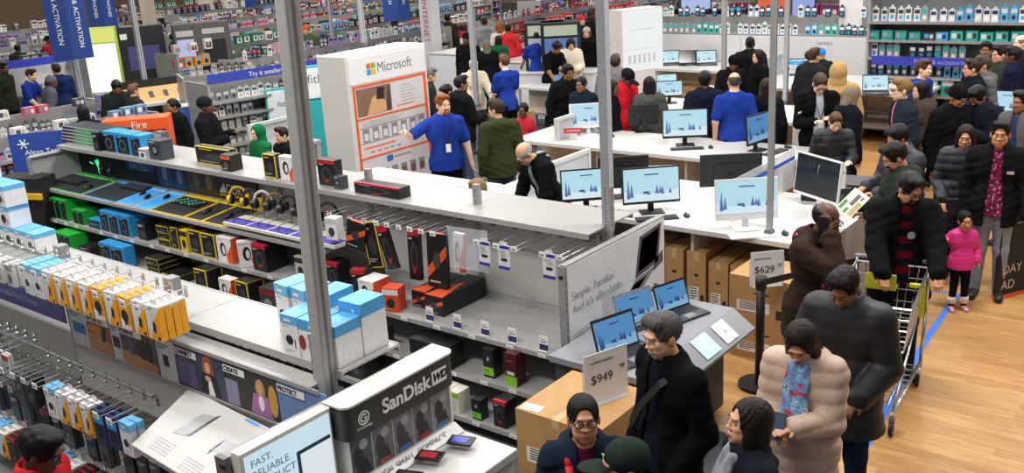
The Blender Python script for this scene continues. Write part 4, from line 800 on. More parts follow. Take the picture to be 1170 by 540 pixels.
# ---- flash storage header display on the end panel
sd = thing('storage_display', 'white demo display with dark brand header and small drives on its ledge', 'product display', (-3.66, 3.30, 0))
V0, V1 = -.42, .42
def rr(x1, y0, y1, r, z0, z1, mi, mb, n=6):
    pts = [(0, y0, z0)]+[(x1-r+r*math.sin(t), y0+r-r*math.cos(t), z0) for t in np.linspace(0, PI/2, n)]+[(x1-r+r*math.cos(t), y1-r+r*math.sin(t), z0) for t in np.linspace(0, PI/2, n)]+[(0, y1, z0)]
    return mb.prism(pts, (0, 0, z1-z0), mi)
obj('canopy', rr(.165, V0, V1, .05, 1.235, 1.432, 0, MB()).mesh('canopy', mat('#3a3b3a', .5)), sd)
obj('canopy_top', rr(.17, V0-.005, V1+.005, .05, 1.425, 1.437, 0, MB()).mesh('canopy_top', mat('#e9e6dc', .5)), sd)
hp = sd
def t_end(s, size, y, z, m_, x=.1665, **k): return text('lettering', s, size, (x, y, z), m_, sd, (PI/2, 0, PI/2), **k)
t_end('SanDisk', .115, .02, 1.33, PAPER, ext=.001, bold=.003)
bd = MB().box(.165, .1665, .225, .345, 1.29, 1.375, 0); obj('badge_plate', bd.mesh('badge_plate', PAPER), sd); t_end('WD', .062, .285, 1.333, BLACK, x=.1675, sx=1.05, shear=.3, ext=.001, bold=.003)
B = MB()
for t in range(20):
    a, b = 2*PI*t/20, 2*PI*(t+1)/20
    if 1: B.prism([(.166, -.30+.04*math.cos(a), 1.335+.04*math.sin(a)), (.166, -.30+.04*math.cos(b), 1.335+.04*math.sin(b)), (.166, -.30+.032*math.cos(b), 1.335+.032*math.sin(b)), (.166, -.30+.032*math.cos(a), 1.335+.032*math.sin(a))], (.0015, 0, 0))
    if t > 1: B.prism([(.166, -.30+.024*math.cos(a), 1.335+.024*math.sin(a)), (.166, -.30+.024*math.cos(b), 1.335+.024*math.sin(b)), (.166, -.30+.016*math.cos(b), 1.335+.016*math.sin(b)), (.166, -.30+.016*math.cos(a), 1.335+.016*math.sin(a))], (.0015, 0, 0))
B.box(.166, .1675, -.30, -.278, 1.331, 1.338); obj('ring_emblem', B.mesh('ring_emblem', PAPER), sd); t_end('G-Technology', .018, -.30, 1.283, PAPER)
pb = obj('picture_band', MB().box(.0, .13, V0+.03, V1-.01, .97, 1.24).mesh('picture_band', PAPER), sd)
cols = [('#4c4d4f', '#1d1d1f', None), ('#6a6b6d', '#2a2a2c', '#b0452f'), ('#7d7e80', '#3a3b3d', '#3f7fb8'), ('#6e6f70', '#2c2c2e', '#b02a30'), ('#8a8b8c', '#37383a', '#3f7fb8')]
for k, (a, b, c) in enumerate(cols):
    y0 = V0+.035+k*.157; B = MB().box(.13, .132, y0, y0+.15, .985, 1.235, 0); B.prism([(.132, y0+.05+.035*math.cos(t), 1.10+.07*math.sin(t)) for t in np.linspace(0, 2*PI, 12)[:-1]], (.001, 0, 0), 1); B.prism([(.132, y0+.09+.03*math.cos(t), 1.17+.03*math.sin(t)) for t in np.linspace(0, 2*PI, 12)[:-1]], (.0012, 0, 0), 3); B.prism([(.132, y0+.02, 1.0), (.132, y0+.13, 1.0), (.132, y0+.1, 1.09), (.132, y0+.04, 1.07)], (.0015, 0, 0), 1)
    if c: B.box(.132, .134, y0+.03, y0+.12, .995, 1.02, 2)
    obj('picture', B.mesh('picture', [mat(a, .4, 0, .25, 25), mat(b, .4), mat(c or a, .4), mat('#a9aaab', .4)]), pb)
obj('text_ledge', MB().prism([(.13, V0+.03, .97), (.13, V1, .97), (.20, V1, .93), (.20, V0+.03, .93)], (0, 0, -.02)).mesh('text_ledge', WHITE), sd)
lp = text('lettering', 'TOUGH. SMALL. COMPACT.', .05, (.168, .0, .953), GREY, sd, (R(60), 0, PI/2))
obj('ledge', MB().box(.0, .58, V0, V1+.02, .86, .92, 0).box(.0, .56, V0+.02, V1, .0, .86, 0).mesh('ledge', WHITE), sd, bevel=.008)
for k, (x, y, l, c) in enumerate(((.30, .28, 'small drive with blue and white face on the demo ledge', '#2f4fc0'), (.26, .06, 'black square drive with red lettering on the demo ledge', '#b02a30'), (.30, -.16, 'black drive at the left of the demo ledge', '#333338'))):
    r_ = thing('portable_drive', l, 'drive', (-3.66+x, 3.30+y, .9205), R(20)); mbp = MB().box(-.03, .03, -.02, .02, 0, .035, 0); obj('pedestal', mbp.mesh('pedestal', mat('#d8dadc', .15)), r_)
    obj('case', MB().box(-.075, .075, -.05, .05, .036, .048).mesh('case', BLACK), r_, bevel=.004); obj('face', MB().box(-.055, .04, -.03, .03, .0482, .049).mesh('face', mat(c, .4)), r_)
ls = thing('lit_sign', 'lit white panel about fast reliable storage beside the dark header', 'sign', (-3.66, 2.58, 0))
obj('frame', MB().box(.0, .07, -.28, .285, .95, 1.43).mesh('frame', mat('#e6e2d6', .5)), ls, bevel=.004); obj('panel', MB().box(.07, .073, -.26, .27, .97, 1.405).mesh('panel', mat('#cfeaf6', .4, emit=.95)), ls)
for s_, z in (('FAST.', 1.35), ('RELIABLE.', 1.29), ('PRODUCT', 1.23)): text('lettering', s_, .055, (.0745, -.23, z), mat('#8fa9b6', .5), ls, (PI/2, 0, PI/2), 'LEFT')
obj('pictured_tablet', MB().box(.0735, .0765, .04, .26, 1.0, 1.29, 0).box(.0765, .078, .06, .26, 1.02, 1.27, 1).mesh('pictured_tablet', [mat('#1d3f63', .3), mat('#e8f4fb', .4, emit=.9)]), ls)
# tall power pole rising from the end of the storage run
def power_pole(x, y, z0, label, w=.11, d=.11, h=6.5, col=None, group=None):
    p = thing('power_pole', label, 'pole', (x, y, z0), 0, group); c = mat(col or '#a9a9a6', .45, .1)
    obj('shaft', MB().box(-w/2, w/2, -d/2, d/2, 0, h-z0).mesh('shaft', c), p, bevel=.012); obj('seam', MB().box(w/2, w/2+.002, -.008, .008, 0, h-z0).mesh('seam', STEEL_D), p)
    obj('foot', MB().box(-w*.65, w*.65, -d*.65, d*.65, -.0, .05).mesh('foot', STEEL_D), p); return p
PP = power_pole(-3.835, 3.05, 1.705 if False else 1.0, 'thick grey pole rising in front at left of centre', .085, .095); PP.rotation_euler = (0, R(1.9), 0)
# ------------------------------------------------------------------ computer area
def sign(name, label, w, h, x, y, z, rz, txts, parent=None, base=True, m_=None, tilt=0):
    o = thing(name, label, 'sign', (x, y, z), rz); obj('card', MB().box(-w/2, w/2, -.002, .002, 0, h).mesh('card', m_ or PAPER), o, (0, 0, 0), (tilt, 0, 0))
    if base: obj('acrylic_base', MB().box(-w*.45, w*.45, -.04, .04, -.0, .004).box(-w/2-.01, w/2+.01, .003, .006, 0, h*.8).mesh('acrylic_base', mat('#d8e0e6', .1, tr=.6)), o)
    for s_, sz, xx, zz in txts: text('lettering', s_, sz, (xx, -.0035, zz), DGREY, o, align='LEFT')
    return o
def table(name, label, x0, x1, y0, y1, z=.9, legs=True, closed=(), group=None, th=.05):
    t = thing(name, label, 'table', ((x0+x1)/2, (y0+y1)/2, 0), 0, group); w, d = (x1-x0)/2, (y1-y0)/2
    obj('tabletop', MB().box(-w, w, -d, d, z-th, z).mesh('tabletop', WHITE), t, bevel=.004)
    for sx in (-1, 1):
        if sx in closed: obj('side_panel', MB().box(sx*w-.02-sx*.02, sx*w+.02-sx*.02, -d+.02, d-.02, 0, z-th).mesh('side_panel', WHITE), t, bevel=.003)
        else:
            for sy in (-1, 1): obj('leg', MB().box(sx*(w-.05)-.04, sx*(w-.05)+.04, sy*(d-.05)-.04, sy*(d-.05)+.04, 0, z-th).mesh('leg', WHITE), t, bevel=.003)
    nmid = int((x1-x0)/1.3)
    for k in range(1, nmid): obj('divider', MB().box(-w+2*w*k/nmid-.015, -w+2*w*k/nmid+.015, -d+.15, d-.1, 0, z-th).mesh('divider', WHITE), t)
    obj('lower_shelf', MB().box(-w+.05, w-.05, -d+.25, d-.1, .28, .30).mesh('lower_shelf', mat('#8a7f72', .6)), t)
    obj('back_board', MB().box(-w+.06, w-.06, d*.2, d*.2+.02, .3, z-th).mesh('back_board', mat('#c9bda8', .6)), t); return t
TA = table('display_table', 'long white computer table nearest the gaming shelves, cartons below it', -6.9, -2.95, 7.9, 9.5, closed=(1,))
TB = table('display_table', 'second white computer table with open wooden end cabinet', -8.4, -4.4, 10.5, 11.6, closed=(1,))
obj('cabinet_side', MB().box(-.02, .0, -.5, .5, .1, .84).mesh('cabinet_side', mat('#8a5a34', .5, 0, .12, 12)), TB, (2.03, 0, 0))
TC = table('display_table', 'white laptop counter along the left half of the pale backboard', -11.2, -8.35, 17.1, 18.15)
TC2 = table('display_table', 'white laptop counter at the right, near the accessory wall', -7.7, -4.3, 15.6, 17.3)
TD = table('display_table', 'white table left of the salesman in front of the white tower', -9.0, -6.92, 7.7, 8.45)
TF = table('display_table', 'white table between the red jacket shopper and the laptop counter', -8.9, -5.2, 12.95, 14.2)
TG = table('display_table', 'small white table with a monitor behind the man at the right edge', *(lambda p: (p[0]-.5, p[0]+.6, p[1]-.4, p[1]+.4))(spot(1148, 140, .9)))
bbd = thing('backboard', 'long pale grey backboard behind the laptop counters', 'partition', (-8.55, 18.22, 0)); obj('panel', MB().box(-2.75, 2.75, -.03, .03, 0, 1.44, 0).box(-.004, .004, -.032, -.03, .9, 1.42, 1).mesh('panel', [mat('#cfcfd0', .5), GREY]), bbd)
text('lettering', 'Laptops', .10, (1.7, -.034, 1.34), mat('#9a9ca0', .5), bbd)
for k, (px, py) in enumerate(((957, 66), (974, 71))): x, y = spot(px, py, .9); pack(x, min(y, 18.0), .902, 0, (.3, .2, .24), 'webcam_red', 'white box with blue lid and red disc on the right counter, %s one' % ['left', 'right'][k]) if y < 17.2 else pack(x, 17.15, .902, 0, (.3, .2, .24), 'webcam_red', 'white box with blue lid and red disc on the right counter, %s one' % ['left', 'right'][k])
for k, (x, y, h) in enumerate(((-9.9, 17.5, .22), (-9.3, 17.5, .22))): pack(x, y, .302, 0, (.45, .35, h), 'kraft', 'carton under the laptop counter, %s of two' % ['left', 'right'][k], 'carton')
pack(*spot(816, 100, .7), 0, 0, (.5, .4, .7), '#e4e2de,#8a8a8c,#2a2a2c', 'white printer carton with round logo beside the bald employee', 'carton', seed=2)
def scene_img(B, w, h, z0, y, o=0):     # winter landscape shown on the demo screens
    B.box(-w/2, w/2, y-.001, y, z0, z0+h, o+0); Y = y-.0012
    B.prism([(-w/2, Y, z0), (w/2, Y, z0), (w/2, Y, z0+h*.34), (w*.2, Y, z0+h*.26), (-w*.1, Y, z0+h*.2), (-w/2, Y, z0+h*.3)], (0, -.0006, 0), o+1)
    for cx, b, s in ((-.42, .1, .62), (-.36, .14, .42), (.1, .22, .3), (.16, .24, .2), (.2, .2, .26), (-.05, .2, .14), (.34, .22, .16)):
        B.prism([(w*(cx-.035), Y-.0008, z0+h*b), (w*(cx+.035), Y-.0008, z0+h*b), (w*cx, Y-.0008, z0+h*(b+s))], (0, -.0006, 0), o+2)
    B.box(-w*.15, -w*.06, Y-.0016, Y-.0008, z0+h*.24, z0+h*.31, o+3); B.box(-w*.12, w*.14, Y-.0016, Y-.0008, z0+h*.8, z0+h*.84, o+3)
SCRM = [mat('#b9e3f1', .3, emit=.98), mat('#dff3fa', .3, emit=.95), mat('#5f83c6', .3, emit=.75), mat('#4d6c9e', .3, emit=.6)]
SCRB = [mat('#5aa0dc', .3, emit=.7), mat('#8fc4ec', .3, emit=.75), mat('#2b4f9a', .3, emit=.6), mat('#24407c', .3, emit=.5)]
def kb(w=.43, col=BLACK):
    K = MB().box(-w/2, w/2, -.065, .065, 0, .012, 0)
    for r_ in range(5):
        for c in range(14): K.box(-w/2+.01+c*(w-.02)/14, -w/2+.01+(c+.85)*(w-.02)/14, -.055+r_*.023, -.037+r_*.023, .012, .016, 1)
    return K.mesh('keyboard', [col, DGREY if col is BLACK else PAPER])
def monitor(x, y, z, rz, label, w=.52, h=.31, frame=None, blue=False, on=True, kbd=True, white=False, chin=.02):
    f = mat('#e6e6e6', .35) if white else BLACK
    r_ = thing('computer_monitor', label, 'monitor', (x, y, z), rz); B = MB().box(-w/2-.012, w/2+.012, -.012, .014, .10, .10+h+.024+chin, 4)
    if on: scene_img(B, w, h, .11+chin, -.0125)
    else: B.box(-w/2, w/2, -.0135, -.0125, .11+chin, .11+chin+h, 5)
    obj('screen', B.mesh('screen', (SCRB if blue else SCRM)+[f, mat('#1b1f22', .15)]), r_, rot=(R(-6), 0, 0))
    obj('stand', MB().box(-.03, .03, .05, .08, .0, .24).mesh('stand', f), r_, bevel=.004); obj('base', MB().box(-.12, .12, -.07, .11, 0, .012).mesh('base', f), r_, bevel=.004)
    obj('rear_bulge', MB().box(-w*.3, w*.3, .014, .03, .16, .16+h*.6).mesh('rear_bulge', f), r_, rot=(R(-6), 0, 0), bevel=.006)
    if kbd:
        c_, s_ = math.cos(rz), math.sin(rz); xx, yy = x+.22*s_, y-.22*c_
        o = obj('keyboard', kb(.42, PAPER if white else BLACK), None, (xx, yy, z+.001), (0, 0, rz)); tag(o, 'keyboard in front of the '+label, 'keyboard') if len(label) < 60 else tag(o, 'keyboard in front of the '+' '.join(label.split()[:10]), 'keyboard')
        xx, yy = x+.30*c_+.22*s_, y+.30*s_-.22*c_; o = obj('computer_mouse', MOUSE if not white else MOUSE, None, (xx, yy, z), (0, 0, rz)); tag(o, 'mouse beside the '+' '.join(label.split()[:10]), 'mouse')
    return r_
def laptop(x, y, z, rz, label, w=.34, d=.235, on=True, blue=False, col=None, ang=108):
    f = mat(col or '#2a2b2e', .35, .2); r_ = thing('laptop', label, 'laptop', (x, y, z), rz)
    obj('base', MB().box(-w/2, w/2, -d, 0, 0, .016, 0).mesh('base', f), r_, bevel=.003)
    K = MB()
    for a in range(5):
        for c in range(13): K.box(-w*.45+c*w*.9/13, -w*.45+(c+.85)*w*.9/13, -.12+a*.021, -.103+a*.021, .016, .0185, 0)
    K.box(-w*.15, w*.15, -d+.02, -d*.58, .016, .0168, 1); obj('keys', K.mesh('keys', [BLACK, GREY]), r_)
    B = MB().box(-w/2, w/2, 0, .008, 0, d, 4)
    if on: scene_img(B, w*.93, d*.84, d*.08, -.0005)
    else: B.box(-w*.465, w*.465, -.0015, -.0005, d*.06, d*.95, 5)
    obj('lid', B.mesh('lid', (SCRB if blue else SCRM)+[f, mat('#141618', .1)]), r_, (0, 0, .012), (R(-(ang-90)), 0, 0)); return r_
CAMR = lambda x, y, o=0: math.atan2(-y, -x)+PI/2+R(o)
def at_(fn, px, py, z, o, *a, **k):
    x, y = spot(px, py, z); return fn(x, y, z, CAMR(x, y, o), *a, **k)
Tz = .9
at_(monitor, 671, 240, Tz, 8, 'black monitor with snow scene beside the slotted pole', w=.5, h=.29, kbd=True)
at_(monitor, 745, 243, Tz, 12, 'large black all-in-one with snow scene and keyboard, front row', w=.56, h=.33, chin=.015)
at_(monitor, 853, 262, Tz, 14, 'white all-in-one with snow scene at the table front', w=.56, h=.31, white=True, chin=.05)
at_(monitor, 712, 224, Tz, 188, 'black monitor seen from behind next to the slotted pole', kbd=False)
at_(monitor, 834, 222, Tz, 190, 'wide black monitor seen from behind beside the white one', w=.62, kbd=False)
at_(monitor, 783, 166, Tz, 6, 'black monitor with snow scene on the second table', w=.56, h=.33)
at_(monitor, 673, 154, Tz, 6, 'white-edged monitor left of centre on the second table', w=.5, h=.3, white=True)
at_(monitor, 868, 172, Tz, 58, 'black screen turned sideways at the end of the second table', w=.5, h=.32, blue=True)
at_(monitor, 735, 150, Tz, 185, 'small dark monitor facing away on the second table', w=.4, h=.24, kbd=False)
at_(monitor, 765, 118, Tz, 4, 'monitor with pale screen beyond the second table', w=.4, h=.22, kbd=False)
at_(monitor, 930, 238, Tz, -50, 'silver-edged television with dark picture near the leather-jacket man', w=.62, h=.38, on=False, white=True, kbd=False)
at_(monitor, 1148, 140, .9, -10, 'black monitor with pale screen between coats at right', w=.5, h=.28, kbd=False)
for k, (px, py, on, l) in enumerate(((766, 73, 1, 'laptop with blue snow scene at the left of the counter row'), (787, 73, 0, 'laptop with black screen on the counter row'), (807, 73, 1, 'laptop with pale screen right of the dark one'), (886, 82, 1, 'laptop with pale lavender screen half hidden by the poles'), (914, 84, 1, 'laptop with pale screen left of the men at the counter'), (1000, 105, 1, 'dark laptop open on the right end of the counter'))):
    at_(laptop, px, py, Tz, 4, l, w=.40, d=.27, on=bool(on))
at_(laptop, 762, 100, .9, 5, 'laptop near the red jacket shopper', w=.36, on=True, blue=False)
at_(laptop, 640, 95, .85, 12, 'small blue-screened tablet computer on the wood-edged table', w=.24, d=.16, blue=True)
# partitions along y between demo places
def partition(label, x, y0, y1, z0, z1, frost=True, group=None):
    p = thing('partition', label, 'partition', (x, (y0+y1)/2, z0), 0, group); d = (y1-y0)/2; h = z1-z0
    obj('frame', MB().box(-.025, .025, -d, d, h-.05, h).box(-.025, .025, -d, -d+.06, 0, h-.05).box(-.025, .025, d-.04, d, 0, h-.05).mesh('frame', WHITE), p, bevel=.003)
    obj('pane', MB().box(-.004, .004, -d+.06, d-.04, 0, h-.05).mesh('pane', mat('#a4a6a8', .5) if not frost else mat('#b9bcc0', .4)), p); return p
partition('grey framed partition between the man in glasses and the pole', -6.35, 8.05, 9.4, .9, 1.18); partition('white framed partition left on the second table', -7.7, 10.6, 11.5, .9, 1.22)
partition('white framed partition at left behind the boy in the green hood', -11.3, 8.2, 9.3, .9, 1.32); partition('white framed partition beyond the bald employee', *((lambda p: (p[0], p[1]-.8, p[1]+.8))(spot(872, 92, .9))), .9, 1.3)
TE = table('display_table', 'low white table under the left partition', -11.45, -11.12, 8.2, 9.35)
ac = thing('acrylic_screen', 'clear acrylic screen with blue tape at the table end', 'screen', (-3.95, 9.0, .9)); obj('pane', MB().box(-.004, .004, -.75, .75, 0, .42).mesh('pane', mat('#d9dfe6', .1, tr=.55)), ac); obj('tape', MB().box(.004, .0055, -.75, .75, .30, .34).mesh('tape', mat('#2f62c8', .5)), ac)
pack(*spot(955, 226, .9), .9, R(10), (.62, .4, .2), 'plainblack', 'glossy black box under the $149 sign')
x, y = spot(950, 215, 1.1); sign('price_sign', 'white $149 price card on the black box', .26, .24, x, y, 1.10, CAMR(x, y, 15), [('$149', .07, -.09, .12), ('99', .03, .09, .15)])
x, y = spot(876, 326, .76); sign('price_sign', 'white $629 price card on the stacked cartons', .28, .3, x, y, .762, CAMR(x, y, 20), [('$629', .085, -.11, .14), ('99', .035, .09, .17), ('gaming notebook', .02, -.11, .24)])
for k, (px, py, s_, l) in enumerate(((748, 212, 'ACTIVE PEN', 'wide white card behind the front row of computers'), (650, 118, 'Google', 'upright white card on the left partition of the second table'), (690, 128, 'hp', 'white card with round logo behind the slotted pole'), (737, 128, 'Windows', 'long white card on the second table'))):
    x, y = spot(px, py+8, .9); sign('info_card', l, .5 if k != 1 else .3, .3, x, y, .9, CAMR(x, y, 5), [(s_, .06, -.12, .2)])
x, y = spot(655, 152, 1.0); rs = thing('red_tag', 'small red sign on a white post at the table corner', 'sign', (x, y, .9), CAMR(x, y, 0)); obj('plate', MB().box(-.13, .13, -.01, .01, .1, .17).mesh('plate', RED), rs); text('lettering', 'CLEARANCE', .035, (0, -.012, .135), PAPER, rs); obj('post', MB().box(-.05, .05, -.008, .008, 0, .1).mesh('post', WHITE), rs)
for k in range(6): pack(-4.93+k*.235, 8.28, 0, R(random.uniform(-3, 3)), (.2, .5, .62 if k < 4 else .55), 'kraft', 'tall narrow carton under the front table, %s from the left' % ['first', 'second', 'third', 'fourth', 'fifth', 'sixth'][k], 'carton', seed=k)
pack(-3.22, 7.58, 0, R(2), (.60, .52, .37), 'kraft', 'lower of two wide cartons under the $629 sign', 'carton', seed=9); pack(-3.22, 7.58, .372, R(0), (.60, .52, .38), 'kraft', 'upper of two wide cartons, carrying the $629 sign', 'carton', seed=11)
pack(-3.20, 4.58, 0, 0, (.62, .64, .40), 'kraft', 'lower large carton in front, below the $949 carton', 'carton', seed=4); pack(-3.20, 4.58, .402, R(0), (.62, .64, .42), 'kraft', 'large carton in front carrying the $949 sign', 'carton', seed=5)
mb = MB().box(-.07, .07, -.04, .04, 0, .001, 0); lines(mb, 0, 0, 0, 0, 0, 0) if 0 else None; o = obj('shipping_sticker', mb.mesh('shipping_sticker', PAPER), None, (-3.42, 4.32, .8235), (0, 0, .1)); tag(o, 'white shipping sticker on the near corner of the $949 carton', 'sticker')
sign('price_sign', 'white $949 price card in clear holder on the front carton', .34, .34, -3.08, 4.66, .823, R(70), [('$949', .085, -.12, .16), ('99', .04, .11, .20), ('notebook computer', .022, -.12, .28)])
# laptop demo table at the poster end
lt = thing('demo_table', 'grey laptop demo table below the poster panel', 'table', (-3.42, 5.72, 0)); obj('tabletop', MB().box(-.36, .36, -.72, .72, .78, .83).mesh('tabletop', mat('#84868c', .5)), lt, bevel=.004)
obj('price_ramp', MB().prism([(.36, -.72, .83), (.54, -.72, .70), (.54, -.72, .68), (.36, -.72, .78)], (0, 1.44, 0)).mesh('price_ramp', mat('#8d8f95', .5)), lt); obj('cabinet', MB().box(-.34, .3, -.68, .68, 0, .78).mesh('cabinet', mat('#3c3d40', .6)), lt)
obj('ramp_card', MB().prism([(.375, .30, .826), (.52, .30, .722), (.52, .48, .722), (.375, .48, .826)], (.002, 0, .003)).mesh('ramp_card', PAPER), lt); obj('ramp_card', MB().prism([(.375, -.02, .826), (.52, -.02, .722), (.52, .2, .722), (.375, .2, .826)], (.002, 0, .003)).mesh('ramp_card', mat('#bfe6f2', .4)), lt)
text('lettering', '2 in 1', .05, (.45, .39, .779), DGREY, lt, (0, R(36), PI/2))
at_(laptop, 708, 402, .832, 40, 'black laptop with blue screen nearest the grey-haired man', w=.38, d=.26, blue=True); at_(laptop, 730, 372, .832, 40, 'silver laptop with tall blue screen, middle of the demo table', w=.36, d=.26, blue=True, col='#8b8f98'); at_(laptop, 771, 355, .832, 44, 'small laptop with reef picture at the far end of the demo table', w=.33, d=.22, blue=True)
# white brand tower
mt = thing('brand_tower', 'tall white display tower with four-colour logo and orange-framed charts', 'display tower', (-10.0, 9.78, 0))
obj('housing', MB().box(-.58, 0, -.80, .80, 0, 2.2).mesh('housing', mat('#dedad6', .5)), mt, bevel=.01); obj('header', MB().box(.0, .012, -.76, .76, 1.80, 2.16).mesh('header', mat('#eceded', .4)), mt)
lg = obj('logo', MB().box(.012, .014, -.43, -.35, 1.985, 2.06, 0).box(.012, .014, -.34, -.26, 1.985, 2.06, 1).box(.012, .014, -.43, -.35, 1.90, 1.975, 2).box(.012, .014, -.34, -.26, 1.90, 1.975, 3).mesh('logo', [mat('#e2622f', .5), mat('#7fb83a', .5), mat('#3b9be0', .5), mat('#f0b71f', .5)]), mt)
text('lettering', 'Microsoft', .2, (.0135, .12, 1.975), mat('#737578', .5), mt, (PI/2, 0, PI/2), sx=.9)
OR = mat('#e8642c', .5)
fr = obj('orange_frame', MB().box(.0, .016, -.72, -.69, .2, 1.78).box(.0, .016, .69, .74, .2, 1.78).box(.0, .016, -.69, .69, 1.75, 1.78).box(.0, .016, -.69, .69, 1.30, 1.325).box(.0, .016, -.69, .69, .74, .765).box(.0, .016, -.69, .69, .2, .23).mesh('orange_frame', OR), mt)
obj('chart_panel', MB().box(.0, .010, -.69, .69, .23, 1.75).mesh('chart_panel', mat('#d9d5d6', .5)), mt)
B = MB().box(.010, .012, -.67, .0, 1.345, 1.73, 0)
B.prism([(.012, -.5, 1.35), (.012, -.1, 1.35), (.012, -.12, 1.5), (.012, -.25, 1.62), (.012, -.38, 1.58)], (.001, 0, 0), 1).prism([(.012, -.3, 1.55), (.012, -.15, 1.53), (.012, -.12, 1.70), (.012, -.26, 1.71)], (.0015, 0, 0), 2).prism([(.012, -.12, 1.36), (.012, -.02, 1.36), (.012, -.02, 1.7), (.012, -.06, 1.7)], (.001, 0, 0), 3)
obj('photo', B.mesh('photo', [mat('#8a6a55', .5, 0, .2, 12), mat('#d9a878', .5), mat('#2b2321', .5), mat('#4a4440', .5)]), mt)
B = MB()
for k in range(6): B.box(.010, .0115, .2, .2+.32*(.7+.3*((k*7) % 3)/2), 1.66-.045*k, 1.668-.045*k, 0)
B.box(.010, .0115, .1, .45, 1.38, 1.395, 1)
for k in range(7): B.box(.010, .0125, -.62+k*.19, -.50+k*.19, .98, 1.16, 2); B.box(.0125, .0135, -.60+k*.19, -.52+k*.19, 1.0, 1.10, 3)
B.box(.010, .0115, -.66, .66, 1.17, 1.18, 4).box(.010, .0115, -.66, .66, .96, .97, 4)
for k in range(7): B.box(.010, .0115, -.6, .1+.04*(k % 3), 1.26-.012*k, 1.263-.012*k, 0)
B.box(.010, .0115, -.62, .0, .88, .90, 1).box(.010, .0115, .2, .5, .90, .92, 1)
for k in range(5): B.box(.010, .0115, -.5+.13*k, -.42+.13*k, .81, .83, 5 if k > 2 else 1)
B.box(.010, .0125, -.2, -.08, .62, .71, 6).box(.010, .0115, -.05, .3, .65, .68, 0)
for k in range(6): B.box(.010, .0125, -.5+k*.19, -.38+k*.19, .36, .54, 2); B.box(.0125, .0135, -.48+k*.19, -.40+k*.19, .38, .48, 4)
obj('chart', B.mesh('chart', [mat('#9a9a9f', .5), OR, mat('#8a8a90', .4), mat('#e4e2e0', .4), mat('#7a5548', .5), mat('#3c8ad0', .5), mat('#2f6fc0', .5)]), mt)
# tall backlit white sign, white counters
ls2 = thing('lit_pillar_sign', 'tall backlit white sign pillar beyond the red jacket shopper', 'sign', (*spot(735, 80, .9), 0), R(68)); obj('housing', MB().box(-.5, .5, 0, .45, 0, 2.1).mesh('housing', mat('#dcd6d2', .5)), ls2); obj('panel', MB().box(-.48, .48, -.006, 0, .9, 2.07, 0).mesh('panel', mat('#f2f5f6', .4, emit=1.0)), ls2)
B = MB()
for k in range(6): B.box(-.36+k*.12, -.30+k*.12, -.008, -.006, 1.05, 1.22, 0)
B.box(-.42, .42, -.008, -.006, 1.32, 1.33, 0).box(-.3, .3, -.008, -.006, 1.7, 1.715, 0); obj('print', B.mesh('print', mat('#c3cad0', .5)), ls2)
def block(name, label, cat, px, py, z, w, d, rz=0, col='#dcdcde', h=None):
    x, y = spot(px, py, z); o = obj(name, MB().box(-w/2, w/2, -d/2, d/2, 0, z-.03, 0).box(-w/2-.02, w/2+.02, -d/2-.02, d/2+.02, z-.03, z, 1).mesh(name, [mat(col, .5), WHITE]), None, (x, y, 0), (0, 0, rz), .006); return tag(o, label, cat)
block('counter', 'white square counter by the red aisle display', 'counter', 528, 58, 1.1, 1.2, 1.0); block('counter', 'white checkout counter behind the employee with the tablet', 'counter', 640, 80, .95, 1.6, .7, .3); block('counter', 'white counter beside the striped-hoodie shopper', 'counter', 602, 68, .95, 1.0, .8)

x, y = spot(632, 98, .85); t_ = table('display_table', 'small wood-edged table with phones on its shelf', x-.7, x+.5, y-.3, y+.3, .85)
pack(x-.2, y-.9, 0, .2, (.5, .4, .5), 'kraft', 'brown carton beside the small girl in red', 'carton', seed=3)
x, y = spot(470, 120, 1.0); at_(laptop, 478, 118, .95, 160, 'dark tablet on a stand beside the older man', w=.3, d=.3, on=False)
# poles over the sales floor
def pole_at(px, py, z, label, w=.07, d=.07, h=6.5, col='#a8aaad', lean=0):
    x, y = spot(px, py, z); p = power_pole(x, y, z, label, w, d, h, col); p.rotation_euler = (0, R(lean), 0); return p
sp_ = thing('power_pole', 'slotted grey pole rising beside the poster panel', 'pole', (-3.93, 6.05, 1.44)); B = MB().box(-.035, .035, -.035, .035, 0, 5.2, 0)
for z in np.arange(.04, .34, .03): B.box(-.004, .004, -.036, -.035, z, z+.014, 1).box(.035, .036, -.004, .004, z, z+.014, 1)
obj('shaft', B.mesh('shaft', [mat('#a4a6aa', .4, .3), BLACK]), sp_); obj('light_edge', MB().box(.035, .037, -.03, .03, .35, 5.2).mesh('light_edge', mat('#c9d2e2', .3, .2)), sp_)
pole_at(879, 268, .9, 'grey pole standing on the front table near the leather jacket', .055, .055); pole_at(897, 118, .9, 'thin grey pole next to the laptops', .07, .07); pole_at(827, 100, .9, 'grey pole between the navy jacket and the bald employee', .08, .08)
pole_at(1014, 100, .5, 'grey pole in front of the accessory wall', .08, .08); pole_at(1077, 98, .5, 'grey pole right of the blue accessory strip', .07, .07); pole_at(545, 122, .9, 'grey pole beside the employee holding a tablet', .08, .08); pole_at(416, 52, 2.2, 'grey pole above the white brand tower', .07, .07)
pole_at(166, 96, 1.2, 'thin grey pole in front of the black phone kiosk', .09, .09); pole_at(95, 120, 1.0, 'grey pole under the activation banner', .1, .1); pole_at(381, 50, 1.3, 'thin grey pole near the orange beanie shopper', .07, .07)
pole_at(1112, 40, 1.0, 'thin grey pole at the right above the accessory wall', .07, .07); pole_at(345, 50, 1.2, 'thin grey pole just right of the thick one', .05, .05)
